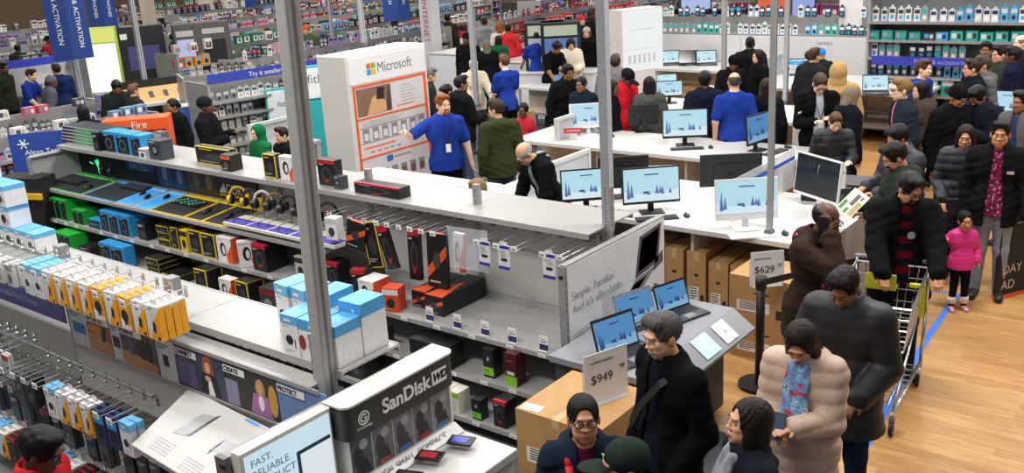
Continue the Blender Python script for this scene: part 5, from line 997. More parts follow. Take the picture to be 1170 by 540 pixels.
for px, py, l in ((172, 30, 'cream column left of the dark stockroom opening'), (238, 26, 'cream column right of the dark stockroom opening'), (262, 18, 'pale column by the blue pillar'), (295, 16, 'pale column behind the thick pole')):
    x, y = spot(px, py, 1.0); tag(obj('column', MB().box(-.2, .2, -.2, .2, 0, 4).mesh('column', mat('#cfc4b4', .6)), None, (x, y, 0)), l, 'column')
x, y = spot(497, 92, .3); wc = tag(obj('column', MB().box(-.17, .17, -.17, .17, 0, 5).mesh('column', mat('#dedcdc', .6)), None, (x, y, 0)), 'white column with red upright lettering near the red counter', 'column'); text('lettering', 'INTERNET', .22, (.0, -.172, 1.75), RED, wc, (PI/2, -PI/2, 0)).rotation_euler = (PI/2, PI/2, 0)
tag(obj('column', MB().box(-.22, .22, -.22, .22, 0, 5).mesh('column', mat('#d9d6d2', .6)), None, (*spot(975, 47, 1.3), 0)), 'white column beside the maroon-coated shopper', 'column')
# hanging banners
def banner(px, py, z, w, L, rz, label, s_, words2=None):
    x, y = spot(px, py, z); b = thing('hanging_banner', label, 'banner', (x, y, z), rz); obj('panel', MB().prism([(-w, 0, 0), (0, 0, 0), (0, 0, L), (-w, 0, L)], (0, .01, 0)).mesh('panel', mat('#1d3f86', .5)), b)
    obj('panel', MB().box(0, w, 0, .01, 0, L).mesh('panel', mat('#1d3f86', .5)), b, rot=(0, 0, R(38))); t1 = text('lettering', s_, w*.34, (-w*.5, -.004, L*.32), PAPER, b); t1.rotation_euler = (PI/2, PI/2, 0)
    q = text('lettering', words2 or s_, w*.34, (w*.5*math.cos(R(38)), -.008+w*.5*math.sin(R(38)), L*.32), PAPER, b); q.rotation_euler = (PI/2, PI/2, R(38))
    return b
banner(86, 68, 1.95, .36, 2.6, R(50), 'big blue hanging banner reading activation at left', 'SALE & ACTIVATION', 'PHONE & ACTIVATION'); banner(121, 32, 2.1, .32, 2.2, R(50), 'smaller blue phones banner behind the yellow lightbox', 'SERVICE & PHONES'); banner(456, 24, 1.9, .34, 2.2, R(42), 'blue tech banner above the white brand tower', 'HOME TECH', 'SMART TECH')
banner(288, 8, 1.9, .2, 1.5, R(42), 'narrow blue banner left of the thick pole', 'PHONES')
# queue stanchion with belt
st_ = thing('stanchion', 'black belt stanchion in front of the stacked cartons', 'stanchion', (-3.02, 6.85, 0)); obj('base', MB().cyl((0, 0, 0), (0, 0, .03), .17, 24).mesh('base', BLACK), st_); obj('post', MB().cyl((0, 0, .03), (0, 0, .95), .035, 16).cyl((0, 0, .86), (0, 0, .96), .045, 16).mesh('post', BLACK, True), st_)
obj('belt', MB().box(0, 1.2, -.003, .003, .88, .935).mesh('belt', BLACK), st_, rot=(0, 0, R(62)))
x, y = spot(1165, 335, 0); pb_ = thing('poster_stand', 'black and red poster stand at the right edge', 'poster', (x, y, 0), R(62)); obj('board', MB().box(-.35, .35, -.02, .02, 0, .75, 0).box(-.36, .36, -.022, .022, -.0, .04, 1).mesh('board', [BLACKM, ORANGE]), pb_)
for s_, z in (('DAY', .30), ('AD', .14)): text('lettering', s_, .13, (-.3, -.023, z), mat('#c9b9ae', .6), pb_, align='LEFT')
# floor markings
TP = mat('#3f76d8', .6)
def tape(name, label, pts, w=.05):
    B = MB()
    for (a, b) in zip(pts, pts[1:]):
        a, b = Vector((*spot(*a, 0), .0)), Vector((*spot(*b, 0), .0)); n = (b-a).cross(Vector((0, 0, 1))).normalized()*w/2; B.prism([a-n, b-n, b+n, a+n], (0, 0, .0015))
    o = obj(name, B.mesh(name, TP)); return tag(o, label, 'tape')
tape('floor_tape', 'long blue tape line on the wood floor under the cart', [(1094, 335), (1060, 385), (1020, 455), (978, 528)], .06); tape('floor_tape', 'short blue tape piece on the wood floor behind the cart', [(1052, 331), (1082, 334)], .05)
# shopping cart
def cart():
    hx0, hy0 = spot(978, 298, 1.0); hx1, hy1 = spot(1062, 305, 1.0); nx, ny = spot(1000, 500, 0)
    cx, cy = (hx0+hx1)/2, (hy0+hy1)/2; fx_, fy_ = spot(975, 522, 0); d = math.atan2(fx_-cx, -(fy_-cy)); c = thing('shopping_cart', 'silver wire shopping cart with yellow child seat', 'shopping cart', (cx, cy, 0), d)
    W, L = .27, .95; B = MB(); r_ = .0045
    def rect(z, x, y0, y1, r2=r_): B.tube([(-x, y0, z), (x, y0, z), (x, y1, z), (-x, y1, z), (-x, y0, z)], r2, 5)
    rect(1.0, W, 0, -L, .009); rect(.62, W-.05, -.06, -L+.12, .007)
    for k in range(1, 4): t = k/4; rect(1.0-.38*t, W-.05*t, -.06*t, -L+.12*t)
    for k in range(9):
        y = -L*k/8; yy = -.06+(-L+.18)*k/8
        for s in (-1, 1): B.tube([(s*W, y, 1.0), (s*(W-.05), yy, .62)], r_, 5)
        B.tube([(-(W-.05), yy, .62), (W-.05, yy, .62)], r_, 5)
    for k in range(1, 8):
        x = -W+2*W*k/8; B.tube([(x, 0, 1.0), (x*.82, -.06, .62)], r_, 5).tube([(x, -L, 1.0), (x*.82, -L+.12, .62)], r_, 5)
    obj('basket', B.mesh('basket', CHROME), c)
    F_ = MB()
    for s in (-1, 1):
        F_.tube([(s*W, .04, 1.02), (s*W, .02, .62), (s*(W-.01), .0, .16), (s*(W-.01), -.1, .13)], .013, 8); F_.tube([(s*(W-.01), -.02, .20), (s*(W-.08), -L-.02, .17)], .012, 8); F_.tube([(s*(W-.05), -.06, .62), (s*(W-.08), -L+.02, .18)], .010, 8)
    for k in range(8): F_.tube([(-(W-.03), -.08-.1*k, .19), (W-.03, -.08-.1*k, .19)], .005, 5)
    for k in range(5): F_.tube([(-.16+.08*k, -.05, .195), (-.14+.07*k, -L, .18)], .0045, 5)
    obj('frame', F_.mesh('frame', CHROME, True), c); obj('handle', MB().cyl((-W-.02, .05, 1.03), (W+.02, .05, 1.03), .016, 12).mesh('handle', mat('#8a8d92', .4), True), c)
    for x in (-W+.02, W-.02):
        for y in (-.04, -L): w_ = obj('wheel', MB().cyl((-.015, 0, .06), (.015, 0, .06), .06, 16).mesh('wheel', BLACK), c, (x*(1 if y > -.5 else .75), y, 0)); obj('fork', MB().box(-.02, .02, -.015, .015, .06, .15).mesh('fork', STEEL_D), w_)
    yl = mat('#c8cc2a', .5); obj('child_seat', MB().box(-.17, .06, -.17, -.15, .84, .97).box(-.17, .06, -.16, -.02, .83, .85).mesh('child_seat', yl), c, bevel=.01); obj('corner_bumper', MB().box(-.02, .02, -.015, .015, .70, .97).box(-.10, .02, -.015, .015, .93, .97).mesh('corner_bumper', yl), c, (W, -.3, 0), bevel=.012); return c
cart()
# ------------------------------------------------------------------ the rest of the store
WALLM = mat('#8f8273', .8, 0, .06, 4)
struct('wall_back', MB().box(-48, 14, 42, 42.3, 0, 7).mesh('wall_back', WALLM)); struct('wall_left', MB().box(-48.3, -48, -8, 42.3, 0, 7).mesh('wall_left', mat('#7d6a55', .8, 0, .06, 4)))
struct('wall_right', MB().box(14, 14.3, -8, 42.3, 0, 7).mesh('wall_right', WALLM)); struct('wall_front', MB().box(-48.3, 14.3, -8.3, -8, 0, 7).mesh('wall_front', WALLM))
CNT = {'package': 0, 'box': 0, 'bottle': 0, 'toy': 0, 'case': 0}; FAR = []
def item_mesh(kind, seed, pal):
    key = ('it', kind, seed, pal)
    if key in _PC: return _PC[key]
    r_ = random.Random(seed*13+len(pal[0])); c = [pal[(seed+i) % len(pal)] for i in range(3)]
    if kind == 'bottle': mb = MB().cyl((0, 0, 0), (0, 0, .15), .04, 8, 0).cyl((0, 0, .15), (0, 0, .2), .018, 8, 1).cyl((0, 0, .05), (0, 0, .11), .0405, 8, 2)
    elif kind == 'toy': mb = MB().box(-.09, .09, -.06, .06, 0, .22, 0).fr(-.07, .07, .03, .15, 1, -.06).ell((0, -.055, .10), (.04, .02, .05), 2, 8, 5)
    elif kind == 'package': mb = MB().box(-.05, .05, -.012, .012, 0, .17, 0).fr(-.04, .04, .1, .15, 1, -.012).disc(0, .05, .03, .03, 2, -.012, 8).box(-.02, .02, -.002, .002, .17, .2, 0)
    elif kind == 'case': mb = MB().box(-.09, .09, -.07, .07, 0, .10, 0).fr(-.07, .0, .03, .08, 1, -.07).disc(.04, .05, .03, .03, 2, -.07, 8)
    else: mb = MB().box(-.1, .1, -.08, .08, 0, .24, 0).fr(-.08, .08, .15, .21, 1, -.08).disc(0, .08, .05, .055, 2, -.08, 8)
    _PC[key] = mb.mesh(kind, [mat(x, .5) for x in c]); return _PC[key]
def far_shelf(label, x0, y0, x1, y1, h, pal, kinds, levels=4, group=None, dens=.94, head=None, depth=.45, seed=0, back='#8f8d8a', word='goods', top=True, lip=None):
    """shelf run from (x0, y0) to (x1, y1), goods on the side to the right of that direction"""
    r_ = random.Random(seed); L = math.hypot(x1-x0, y1-y0); a = math.atan2(y1-y0, x1-x0)
    g = thing('store_shelf', label, 'shelving', (x0, y0, 0), a); obj('back_panel', MB().box(0, L, 0, .04, 0, h).box(0, L, .04, depth, 0, .15).mesh('back_panel', mat(back, .6)), g)
    levels += 1; lv = [h*(.06+.9*i/levels) for i in range(levels)]; gap_ = h*.9/levels
    for z in lv: obj('shelf', MB().box(0, L, -depth, 0, z-.03, z).box(0, L, -depth-.008, -depth, z-.035, z+.008, 1).mesh('shelf', [STEEL_L, lip or STEEL]), g)
    for x in (0, L): obj('end_panel', MB().box(x-.02, x+.02, -depth, depth, 0, h).mesh('end_panel', STEEL_L), g)
    if head:
        hb = obj('header_strip', MB().box(0, L, -depth, -depth+.02, h, h+.16).mesh('header_strip', mat(head[0], .5)), g)
        if head[1]: text('lettering', head[1], .11, (L*.5 if len(head) < 3 else head[2], -depth-.004, h+.07), PAPER, hb)
    c_, s_ = math.cos(a), math.sin(a)
    for li, z in enumerate(lv+([h] if top else [])):
        if li == len(lv) and not top: continue
        kind = kinds[(li+seed) % len(kinds)]; w = {'bottle': .1, 'toy': .2, 'package': .12, 'case': .2, 'box': .22}[kind]; x = .08; n = 0
        lab = '%s on the %s of the %s' % ({'bottle': 'small bottles', 'toy': 'boxed toys', 'package': 'hang packs', 'case': 'low cases', 'box': 'upright boxes'}[kind], (['lowest shelf', 'second shelf', 'third shelf', 'upper shelf', 'topmost shelf'][min(li, 4)] if li < len(lv) else 'top'), word)
        lab = ' '.join(lab.split()[:15]); sg = r_.randrange(9)
        fz_ = min(1.5, gap_*.86/{'bottle': .2, 'toy': .22, 'package': .2, 'case': .12, 'box': .24}[kind])
        while x < L-.08:
            if r_.random() < .38: sg = r_.randrange(9)
            if r_.random() < dens and (li < len(lv) or r_.random() < .8):
                yy = -depth+.1+r_.uniform(0, .06); me = item_mesh(kind, sg, pal); px_, py_ = x0+x*c_-yy*s_, y0+x*s_+yy*c_
                if CNT[kind] < 270 and li >= 1:
                    CNT[kind] += 1; o = obj({'package': 'carded_pack', 'box': 'boxed_product', 'bottle': 'bottle', 'toy': 'boxed_toy', 'case': 'product_case'}[kind], me, None, (px_, py_, z+.002), (0, 0, a+r_.uniform(-.1, .1)), 0); o.scale = (1, 1, fz_*r_.uniform(.8, 1.05)); tag(o, lab, {'package': 'card pack'}.get(kind, kind), lab)
                else: FAR.append((me, px_, py_, z+.002, a, fz_*r_.uniform(.8, 1.05)))
            x += w*r_.uniform(1.0, 1.15)
    return g
PW = ('#d8d6d4', '#b9b7bb', '#8a7fb5', '#2c2c33', '#c95a6a', '#6f8fae', '#e2e0dc', '#4a4458', '#a9b7a9'); PRD = ('#b3242f', '#d9d4d0', '#8e1c26', '#2b2b30', '#c9423c', '#e3dcd4', '#3c4a6a', '#7a2a2c', '#a9a39c')
PTL = ('#2fb3a8', '#e4e4e4', '#3c3f44', '#48a9d8', '#d2d6d8', '#1e2b5c', '#e9e9e7', '#2f8f8a', '#9aa0a6'); PMX = ('#c9506a', '#3f7a4c', '#e2e0dc', '#3b3c66', '#c98a3a', '#7fa8c9', '#27282d', '#d9a9b9', '#5fb39c'); PBL = ('#2d3a8c', '#e3e2e0', '#4f7fc0', '#b9b7b5', '#27282d', '#d3a23a', '#d8d6d4', '#6a4a8a', '#a02c3a')
PGY = ('#c9c8c6', '#9c9b9a', '#e2e1df', '#55565a', '#b7b2aa', '#7f8489', '#d4d0ca', '#2b2b2f', '#a39a8c')
BS = ('#2f3f9e', 'Home Security')
# runs along y, goods facing +x  (from low y to high y the right-hand side is +x)
far_shelf('peg shelf with blue try-it-smaller header beside the teal kiosks', -14.0, 9.3, -13.6, 11.3, 1.62, PGY, ['package'], 5, head=('#3543a8', 'Try it smaller'), seed=1, word='blue-headed peg shelf left')
far_shelf('grey wire rack of small cards left of the blue-headed shelf', -16.0, 10.3, -15.4, 11.5, 1.5, PGY, ['package'], 5, seed=2, word='grey wire card rack')
far_shelf('shelf run of coloured accessories behind the thick pole', -17.0, 12.2, -17.0, 18.5, 1.5, PW, ['package', 'box', 'case', 'package'], 4, seed=3, word='first run behind the thick pole')
far_shelf('second shelf run behind the white brand tower', -20.0, 12.6, -20.0, 23.0, 1.5, PMX, ['box', 'toy', 'bottle', 'toy'], 4, seed=4, word='second run behind the tower')
far_shelf('third shelf run with toys beyond the brand tower', -23.4, 15, -23.4, 28.0, 1.55, PMX, ['toy', 'bottle', 'box'], 4, seed=5, word='third run beyond the tower')
far_shelf('fourth shelf run with toys far beyond the tower', -27, 17.5, -27, 33.0, 1.55, PBL, ['toy', 'case', 'bottle'], 4, seed=6, word='fourth run'); far_shelf('fifth shelf run far at the top', -31, 20, -31, 37, 1.6, PW, ['box', 'toy'], 4, seed=7, word='fifth run'); far_shelf('sixth shelf run at the top edge', -35.5, 20, -35.5, 40, 1.6, PMX, ['box', 'toy'], 4, seed=8, word='sixth run')
far_shelf('red-trimmed shelf run right of the red counter', -15.8, 18.8, -15.6, 25.5, 1.6, PRD, ['box', 'package', 'toy', 'package'], 5, lip=RED, seed=9, word='red-trimmed run'); far_shelf('low red shelf in front of the red-trimmed run', -14.2, 20.5, -14.2, 23.5, 1.2, PRD, ['bottle', 'case'], 3, lip=RED, seed=10, word='low red shelf')
far_shelf('blue and red shelf run behind the glass doors', -18.6, 24.5, -18.6, 33, 1.6, PBL, ['toy', 'box'], 4, seed=11, word='run behind the glass doors')
# left region
far_shelf('low shelf of hanging camera bags left of the orange stand', -14.6, 4.6, -14.6, 8.6, 1.25, PW, ['package', 'package', 'case'], 4, seed=12, word='low camera bag shelf'); far_shelf('low shelf of packs behind the camera bag shelf', -16.6, 4.4, -16.6, 9.0, 1.25, PW, ['box', 'package', 'case'], 3, seed=13, word='pack shelf behind the bags')
far_shelf('white wall display with blue strip behind the left employee', -20.8, 8.6, -20.6, 10.6, 1.62, PGY, ['case'], 2, head=('#3543b8', ''), seed=14, word='white display with blue strip', dens=.3, back='#d3d1ce')
for k, (x, y0, y1) in enumerate(((-25, 8.5, 12.3), (-28, 9.5, 13.6), (-31.5, 11, 16), (-35, 12, 18), (-39, 14, 20))): far_shelf('%s white counter shelf of electronics in the upper left' % ['nearest', 'second', 'third', 'fourth', 'farthest'][k], x, y0, x, y1, 1.15, PW if k % 2 else PGY, ['case', 'box'], 2, seed=20+k, word='%s upper left counter' % ['nearest', 'second', 'third', 'fourth', 'farthest'][k])
for k, (x, y0, y1) in enumerate(((-22.5, 15.3, 21), (-25.4, 14.5, 17), (-30, 16.5, 20))): far_shelf('%s phone shelf between the kiosks and the thick pole' % ['near', 'middle', 'far'][k], x, y0, x, y1, 1.3, PBL, ['case', 'package'], 3, seed=30+k, word='%s phone shelf' % ['near', 'middle', 'far'][k])
# right region: runs along x facing -y
far_shelf('accessory shelf of white packs along the top of the pale backboard', -11.3, 18.85, -5.8, 18.85, 1.78, PTL, ['package'], 5, seed=40, word='shelf over the backboard')
far_shelf('accessory wall with blue category strip at right', -5.5, 17.0, -2.6, 17.0, 2.3, PTL, ['package', 'case', 'package', 'box', 'package'], 6, seed=41, back='#7d7d7f', word='accessory wall with blue strip')
far_shelf('shelf of teal and white boxes at the right end', -2.5, 17.6, 1.4, 17.6, 2.2, PTL, ['case', 'box', 'package'], 5, seed=42, word='teal and white box shelf')
far_shelf('tall blue-stripped shelf of webcams behind the white column', -9.0, 21.5, -2.6, 21.5, 1.9, PBL, ['box', 'package'], 5, head=('#2f3a9c', ''), seed=43, word='webcam shelf behind the column'); far_shelf('long shelf run behind the webcam shelf', -13, 25.5, -1, 25.5, 1.7, PBL, ['case', 'box', 'toy'], 4, seed=44, word='run behind the webcams')
far_shelf('shelf run of red and white boxes near the back', -15, 29, 2, 29, 1.8, PW, ['box', 'toy'], 4, seed=45, word='red and white back run'); far_shelf('rearmost shelf run before the wall', -18, 34, 4, 34, 1.8, PMX, ['box', 'toy'], 4, seed=46, word='rearmost run')
st = obj('blue_category_strip', MB().box(-5.4, -2.7, 16.5, 16.52, 1.22, 1.36).mesh('blue_category_strip', mat('#3038a8', .5))); tag(st, 'blue category strip across the accessory wall', 'sign strip'); text('lettering', 'Phone & accessories', .1, (-4.3, 16.49, 1.29), mat('#9aa2dc', .5), st)
# one mesh for the uncounted far stock
if FAR:
    V, Fc, Mi, mats = [], [], [], []; off = 0; mi = {}
    for me, x, y, z, a, fz in FAR:
        n = len(me.vertices); co = np.empty(n*3, np.float32); me.vertices.foreach_get('co', co); co = co.reshape(-1, 3); c_, s_ = math.cos(a), math.sin(a)
        V.append(np.stack([co[:, 0]*c_-co[:, 1]*s_+x, co[:, 0]*s_+co[:, 1]*c_+y, co[:, 2]*fz+z], 1))
        for m_ in me.materials:
            if m_.name not in mi: mi[m_.name] = len(mats); mats.append(m_)
        for p in me.polygons: Fc.append(tuple(i+off for i in p.vertices)); Mi.append(mi[me.materials[p.material_index].name])
        off += n
    V = np.concatenate(V); me = bpy.data.meshes.new('shelf_stock'); me.from_pydata(V.tolist(), [], Fc)
    for m_ in mats: me.materials.append(m_)
    me.polygons.foreach_set('material_index', Mi); me.update(); tag(obj('shelf_stock', me), 'mixed small merchandise filling the remaining far shelves', 'merchandise', kind='stuff')
# ---- kiosks and stands on the left
def kiosk(name, label, px, py, zt, w, d, h, rz, col, parts):
    x, y = spot(px, py, zt); k = thing(name, label, 'kiosk', (x, y, 0), rz); obj('housing', MB().box(-w/2, w/2, 0, d, 0, h).mesh('housing', mat(col, .5)), k, bevel=.01)
    for nm, x0, x1, z0, z1, m_ in parts: obj(nm, MB().box(x0, x1, -.012, 0, z0, z1).mesh(nm, m_), k)
    return k
K1 = kiosk('phone_kiosk', 'tall black phone kiosk with white round logo', 157, 30, 2.1, 1.1, .5, 2.1, R(62), '#232326', [('screen', -.3, .4, 1.1, 1.65, mat('#5b5aa8', .4, emit=.4)), ('logo', -.42, -.27, 1.82, 1.95, PAPER)])
K2 = kiosk('phone_kiosk', 'dark grey kiosk with tall lit white phone screen', 229, 26, 2.1, 1.25, .5, 2.1, R(62), '#55524f', [('screen', -.58, -.2, .9, 1.75, mat('#b9c4f2', .4, emit=.95)), ('alcove', .0, .5, .9, 1.7, BLACKM), ('brand_plate', -.58, -.2, 1.82, 1.95, mat('#b9b5b0', .5)), ('brand_plate', .0, .5, 1.84, 1.96, mat('#b9b5b0', .5))])
text('lettering', 'iPhone', .05, (-.39, -.015, 1.55), GREY, K2)
K3 = kiosk('lightbox', 'bright white lightbox with yellow top', 110, 32, 2.2, .7, .3, 2.2, R(50), '#b9d45c', [('panel', -.33, .33, .8, 1.85, mat('#f4faf4', .4, emit=1.3)), ('panel_top', -.35, .35, 1.88, 2.18, mat('#eef27a', .4, emit=.9))])
x, y = spot(200, 112, .9); pt = thing('phone_table', 'grey table with row of demo phones on a tan ramp', 'table', (x, y, 0), R(70)); obj('tabletop', MB().box(-1.0, 1.0, -.35, .35, .85, .9).mesh('tabletop', WHITE), pt); obj('ramp', MB().prism([(-1, -.1, .9), (-1, .3, 1.15), (-1, .3, .9)], (2, 0, 0)).mesh('ramp', mat('#c79a5e', .5)), pt); obj('header', MB().box(-1, 1, .3, .33, 1.1, 1.3).mesh('header', BLACKM), pt)
for s in (-1, 1): obj('leg', MB().box(s*.9-.04, s*.9+.04, -.3, .3, 0, .85).mesh('leg', STEEL_D), pt)
for k in range(6):
    q = pt.matrix_basis if 0 else Matrix.Translation((x, y, 0)) @ Matrix.Rotation(R(70), 4, 'Z'); p_ = q @ Vector((-.7+.28*k, .08, 1.03)); o = obj('smartphone', MB().box(-.04, .04, -.005, .005, -.08, .08).mesh('smartphone', PURPLE if k == 3 else BLACK), None, p_, (R(-55), 0, R(70))); tag(o, 'demo phone on the tan ramp, %s from the left' % ['first', 'second', 'third', 'purple fourth', 'fifth', 'sixth'][k], 'phone')
def teal_sign(label, px, py, z, w, h, s_, zs, frame='#2aa7a8'):
    x, y = spot(px, py, z); t = thing('kiosk_sign', label, 'sign', (x, y, 0), R(62)); obj('frame', MB().box(-w/2, w/2, 0, .06, z-h, z, 0).box(-w/2+.1, w/2-.1, .01, .05, 0, z-h, 0).mesh('frame', mat(frame, .5)), t, bevel=.015)
    obj('panel', MB().box(-w/2+.03, w/2-.03, -.006, 0, z-h+.03, z-.04).mesh('panel', mat('#dfe3e4', .5)), t); text('lettering', s_, zs, (0, -.009, z-h*.4), mat('#5a7a80', .5), t); return t
teal_sign('big white sign with teal edge between the thick pole and the tower', 362, 74, 1.85, .75, .55, 'fitbit', .2); teal_sign('teal-framed white kiosk left of the thick pole', 322, 100, 1.4, .6, .7, 'fitbit', .12)
x, y = spot(313, 80, 1.6); tvp = thing('wall_screen', 'dark screen with purple picture by the teal kiosk', 'screen', (x, y, 0), R(62)); obj('screen', MB().box(-.4, .4, 0, .06, 1.15, 1.65).mesh('screen', BLACK), tvp); obj('picture', MB().box(-.37, .37, -.004, 0, 1.18, 1.54).mesh('picture', mat('#6a5f96', .4, emit=.5)), tvp); obj('stand', MB().box(-.08, .08, 0, .06, 0, 1.15).mesh('stand', BLACK), tvp)
x, y = spot(158, 132, 1.62); fs = thing('product_stand', 'bright orange tablet stand with white lettering', 'display stand', (x, y, 0), R(48))
obj('back', MB().box(-.42, .42, 0, .05, 0, 1.62).mesh('back', mat('#e8592a', .5)), fs); obj('canopy', MB().box(-.42, .42, -.3, 0, 1.46, 1.62).mesh('canopy', mat('#ef5a22', .5)), fs, bevel=.006); obj('side', MB().box(.38, .42, -.3, 0, 0, 1.46).mesh('side', mat('#e8592a', .5)), fs); obj('shelf', MB().box(-.4, .38, -.3, 0, 1.05, 1.08).box(-.3, .3, -.2, -.02, 1.08, 1.26, 1).mesh('shelf', [ORANGE, DGREY]), fs); text('lettering', 'Fire', .13, (.05, -.303, 1.54), PAPER, fs)
x, y = spot(50, 165, 1.35); bb = thing('sign_board', 'royal blue sign board with white snowflake at the shelf end', 'sign', (x, y, 0), R(52)); obj('board', MB().box(-.42, .34, 0, .02, .9, 1.52).mesh('board', mat('#2c4a9e', .5)), bb); obj('post', MB().box(-.03, .03, .02, .05, 0, .9).mesh('post', STEEL), bb)
B = MB()
for k in range(6): B.cyl((-.25, -.003, 1.38), (-.25+.07*math.cos(k*PI/3), -.003, 1.38+.07*math.sin(k*PI/3)), .008, 5)
obj('snowflake', B.mesh('snowflake', PAPER), bb); text('lettering', 'Alexa Tech', .1, (-.02, -.004, 1.26), PAPER, bb)
x, y = spot(16, 190, 1.35); yb = thing('equipment_cart', 'black and yellow case standing behind the blue-lidded pile', 'case', (x, y, 0), R(20)); obj('body', MB().box(-.3, .3, 0, .3, 0, 1.2).mesh('body', BLACKM), yb); obj('yellow_bar', MB().box(-.32, .34, -.04, 0, .95, 1.02).mesh('yellow_bar', mat('#e0b41c', .5)), yb)
x, y = spot(185, 150, 1.0); block('display_plinth', 'blue and white info plinth between the black coated shoppers', 'display stand', 222, 118, 1.2, .5, .3, R(60), '#3a66b0')
# ---- red display and glass doors in the middle distance
x, y = spot(530, 30, 1.25); rd = thing('red_display', 'red product display with white oval sign', 'display stand', (x, y, 0), R(25)); obj('body', MB().box(-.7, .7, 0, .6, 0, 1.1).mesh('body', mat('#c5242c', .5)), rd); obj('oval_sign', MB().disc(0, .85, .22, .09, 0, -.001, 18).mesh('oval_sign', mat('#f4f0f0', .4)), rd)
for k in range(7): tag(obj('boxed_product', box_mesh(.17, .1, .18, 'redblack'), None, (x+math.cos(R(25))*(-.55+.18*k)-.2*math.sin(R(25)), y+math.sin(R(25))*(-.55+.18*k)+.2*math.cos(R(25)), 1.102), (0, 0, R(25))), 'small red box on top of the red oval-sign display', 'box', 'red boxes on the oval-sign display')
x, y = spot(434, 50, 1.2); r2 = thing('red_display', 'red banner shelf behind the white brand tower', 'display stand', (x, y, 0), R(50)); obj('body', MB().box(-.8, .8, 0, .4, 0, .95).mesh('body', STEEL), r2); obj('banner', MB().box(-.8, .8, -.02, 0, .85, 1.15).mesh('banner', mat('#d42a2c', .5)), r2); text('lettering', 'iTunes', .15, (.1, -.024, 1.0), PAPER, r2)
for k, (px, l) in enumerate(((621, 'left glass-fronted drinks cooler'), (640, 'right dark cooler with blue poster'))):
    x, y = spot(px, 26, 1.9); c = thing('drinks_cooler', l, 'cooler', (x, y, 0), R(35)); obj('housing', MB().box(-.4, .4, 0, .6, 0, 1.9).mesh('housing', BLACKM), c); obj('door', MB().box(-.33, .33, -.03, 0, .2, 1.6).mesh('door', mat('#b9c8d2' if k == 0 else '#5a7ab8', .2)), c); obj('header', MB().box(-.33, .33, -.03, 0, 1.65, 1.85).mesh('header', mat('#dce8c8', .4, emit=.6)), c)
# orange and violet screens above the right side
for k, (px, py, c_, l) in enumerate(((884, 12, '#e86a3c', 'tall orange lit screen behind the poles'), (911, 10, '#9fb0f0', 'tall curved blue-white lit screen right of the poles'), (795, 4, '#b9c8f4', 'bright bluish screen behind the tall person in black'))):
    x, y = spot(px, py+14, 1.45); t = thing('lit_screen', l, 'screen', (x, y, 0), CAMR(x, y, 15)); obj('housing', MB().box(-.4, .4, 0, .1, 0, 2.3).mesh('housing', DGREY), t); obj('panel', MB().box(-.36, .36, -.01, 0, 1.3, 2.25).mesh('panel', mat(c_, .4, emit=.9)), t)
for k, (px, py) in enumerate(((205, 30), (180, 26), (225, 22))): x, y = spot(px, py, .8); pack(x, y, 0, .6, (1.2, .8, 1.0), 'kraft' if k == 2 else 'plainblack', 'large %s carton in the dark stockroom corner' % ['black left', 'black middle', 'brown'][k], 'carton', seed=k)
x, y = spot(30, 18, 1.0); rk = thing('stock_rack', 'beige warehouse rack with yellow boxes in the top left corner', 'rack', (x, y, 0), R(60)); obj('frame', MB().box(-2, 2, 0, .8, 1.0, 1.05).box(-2, -1.9, 0, .8, 0, 3).box(1.9, 2, 0, .8, 0, 3).box(-2, 2, 0, .8, 2.0, 2.05).mesh('frame', BLACKM), rk); obj('panel', MB().box(-2, 2, .8, .85, 0, 3).mesh('panel', mat('#9a876c', .7)), rk)
for k, (px, py, hx_, z_) in enumerate(((1090, 70, .5, 1.2),)):
    x, y = spot(1108, 85, .95); tag(obj('open_box', MB().box(-.3, .3, -.2, .2, 0, .12).mesh('open_box', PAPER), None, (x, y, 1.0), (R(12), 0, R(15))), 'white flat box held up at the accessory wall', 'box')
# ------------------------------------------------------------------ people near the camera
def device(name, label, cat, root, info, side=-1, size=(.075, .15, .009), tilt=-35, off=(0, .02, .03)):
    e, w = info['arms'][side][1:]; d = (w-e)/np.linalg.norm(w-e); p = w+d*.09+np.array(off)
    q = hand_world(root, p)
    mb = MB().box(-size[0]/2, size[0]/2, -size[2]/2, size[2]/2, -size[1]/2, size[1]/2, 0); mb.fr(-size[0]/2+.004, size[0]/2-.004, -size[1]/2+.012, size[1]/2-.012, 1, -size[2]/2)
    o = obj(name, mb.mesh(name, [BLACK, mat('#39506b', .15)]), None, q, (R(tilt), 0, root.rotation_euler[2]+PI)); return tag(o, label, cat)
def strap(root, I):
    pts = [I['sp']((-.13, -.02, 1.49)), I['sp']((-.09, .12, 1.40)), I['sp']((.02, .165, 1.25)), I['sp']((.14, .155, 1.08)), I['sp']((.19, .06, .95))]
    mb = MB()
    for a, b in zip(pts, pts[1:]):
        a, b = Vector(a), Vector(b); s_ = Vector((.014, 0, .014)); mb.prism([a-s_, b-s_, b+s_, a+s_], (0, .006, 0))
    obj('bag_strap', mb.mesh('bag_strap', mat('#1a1a1d', .6)), root)
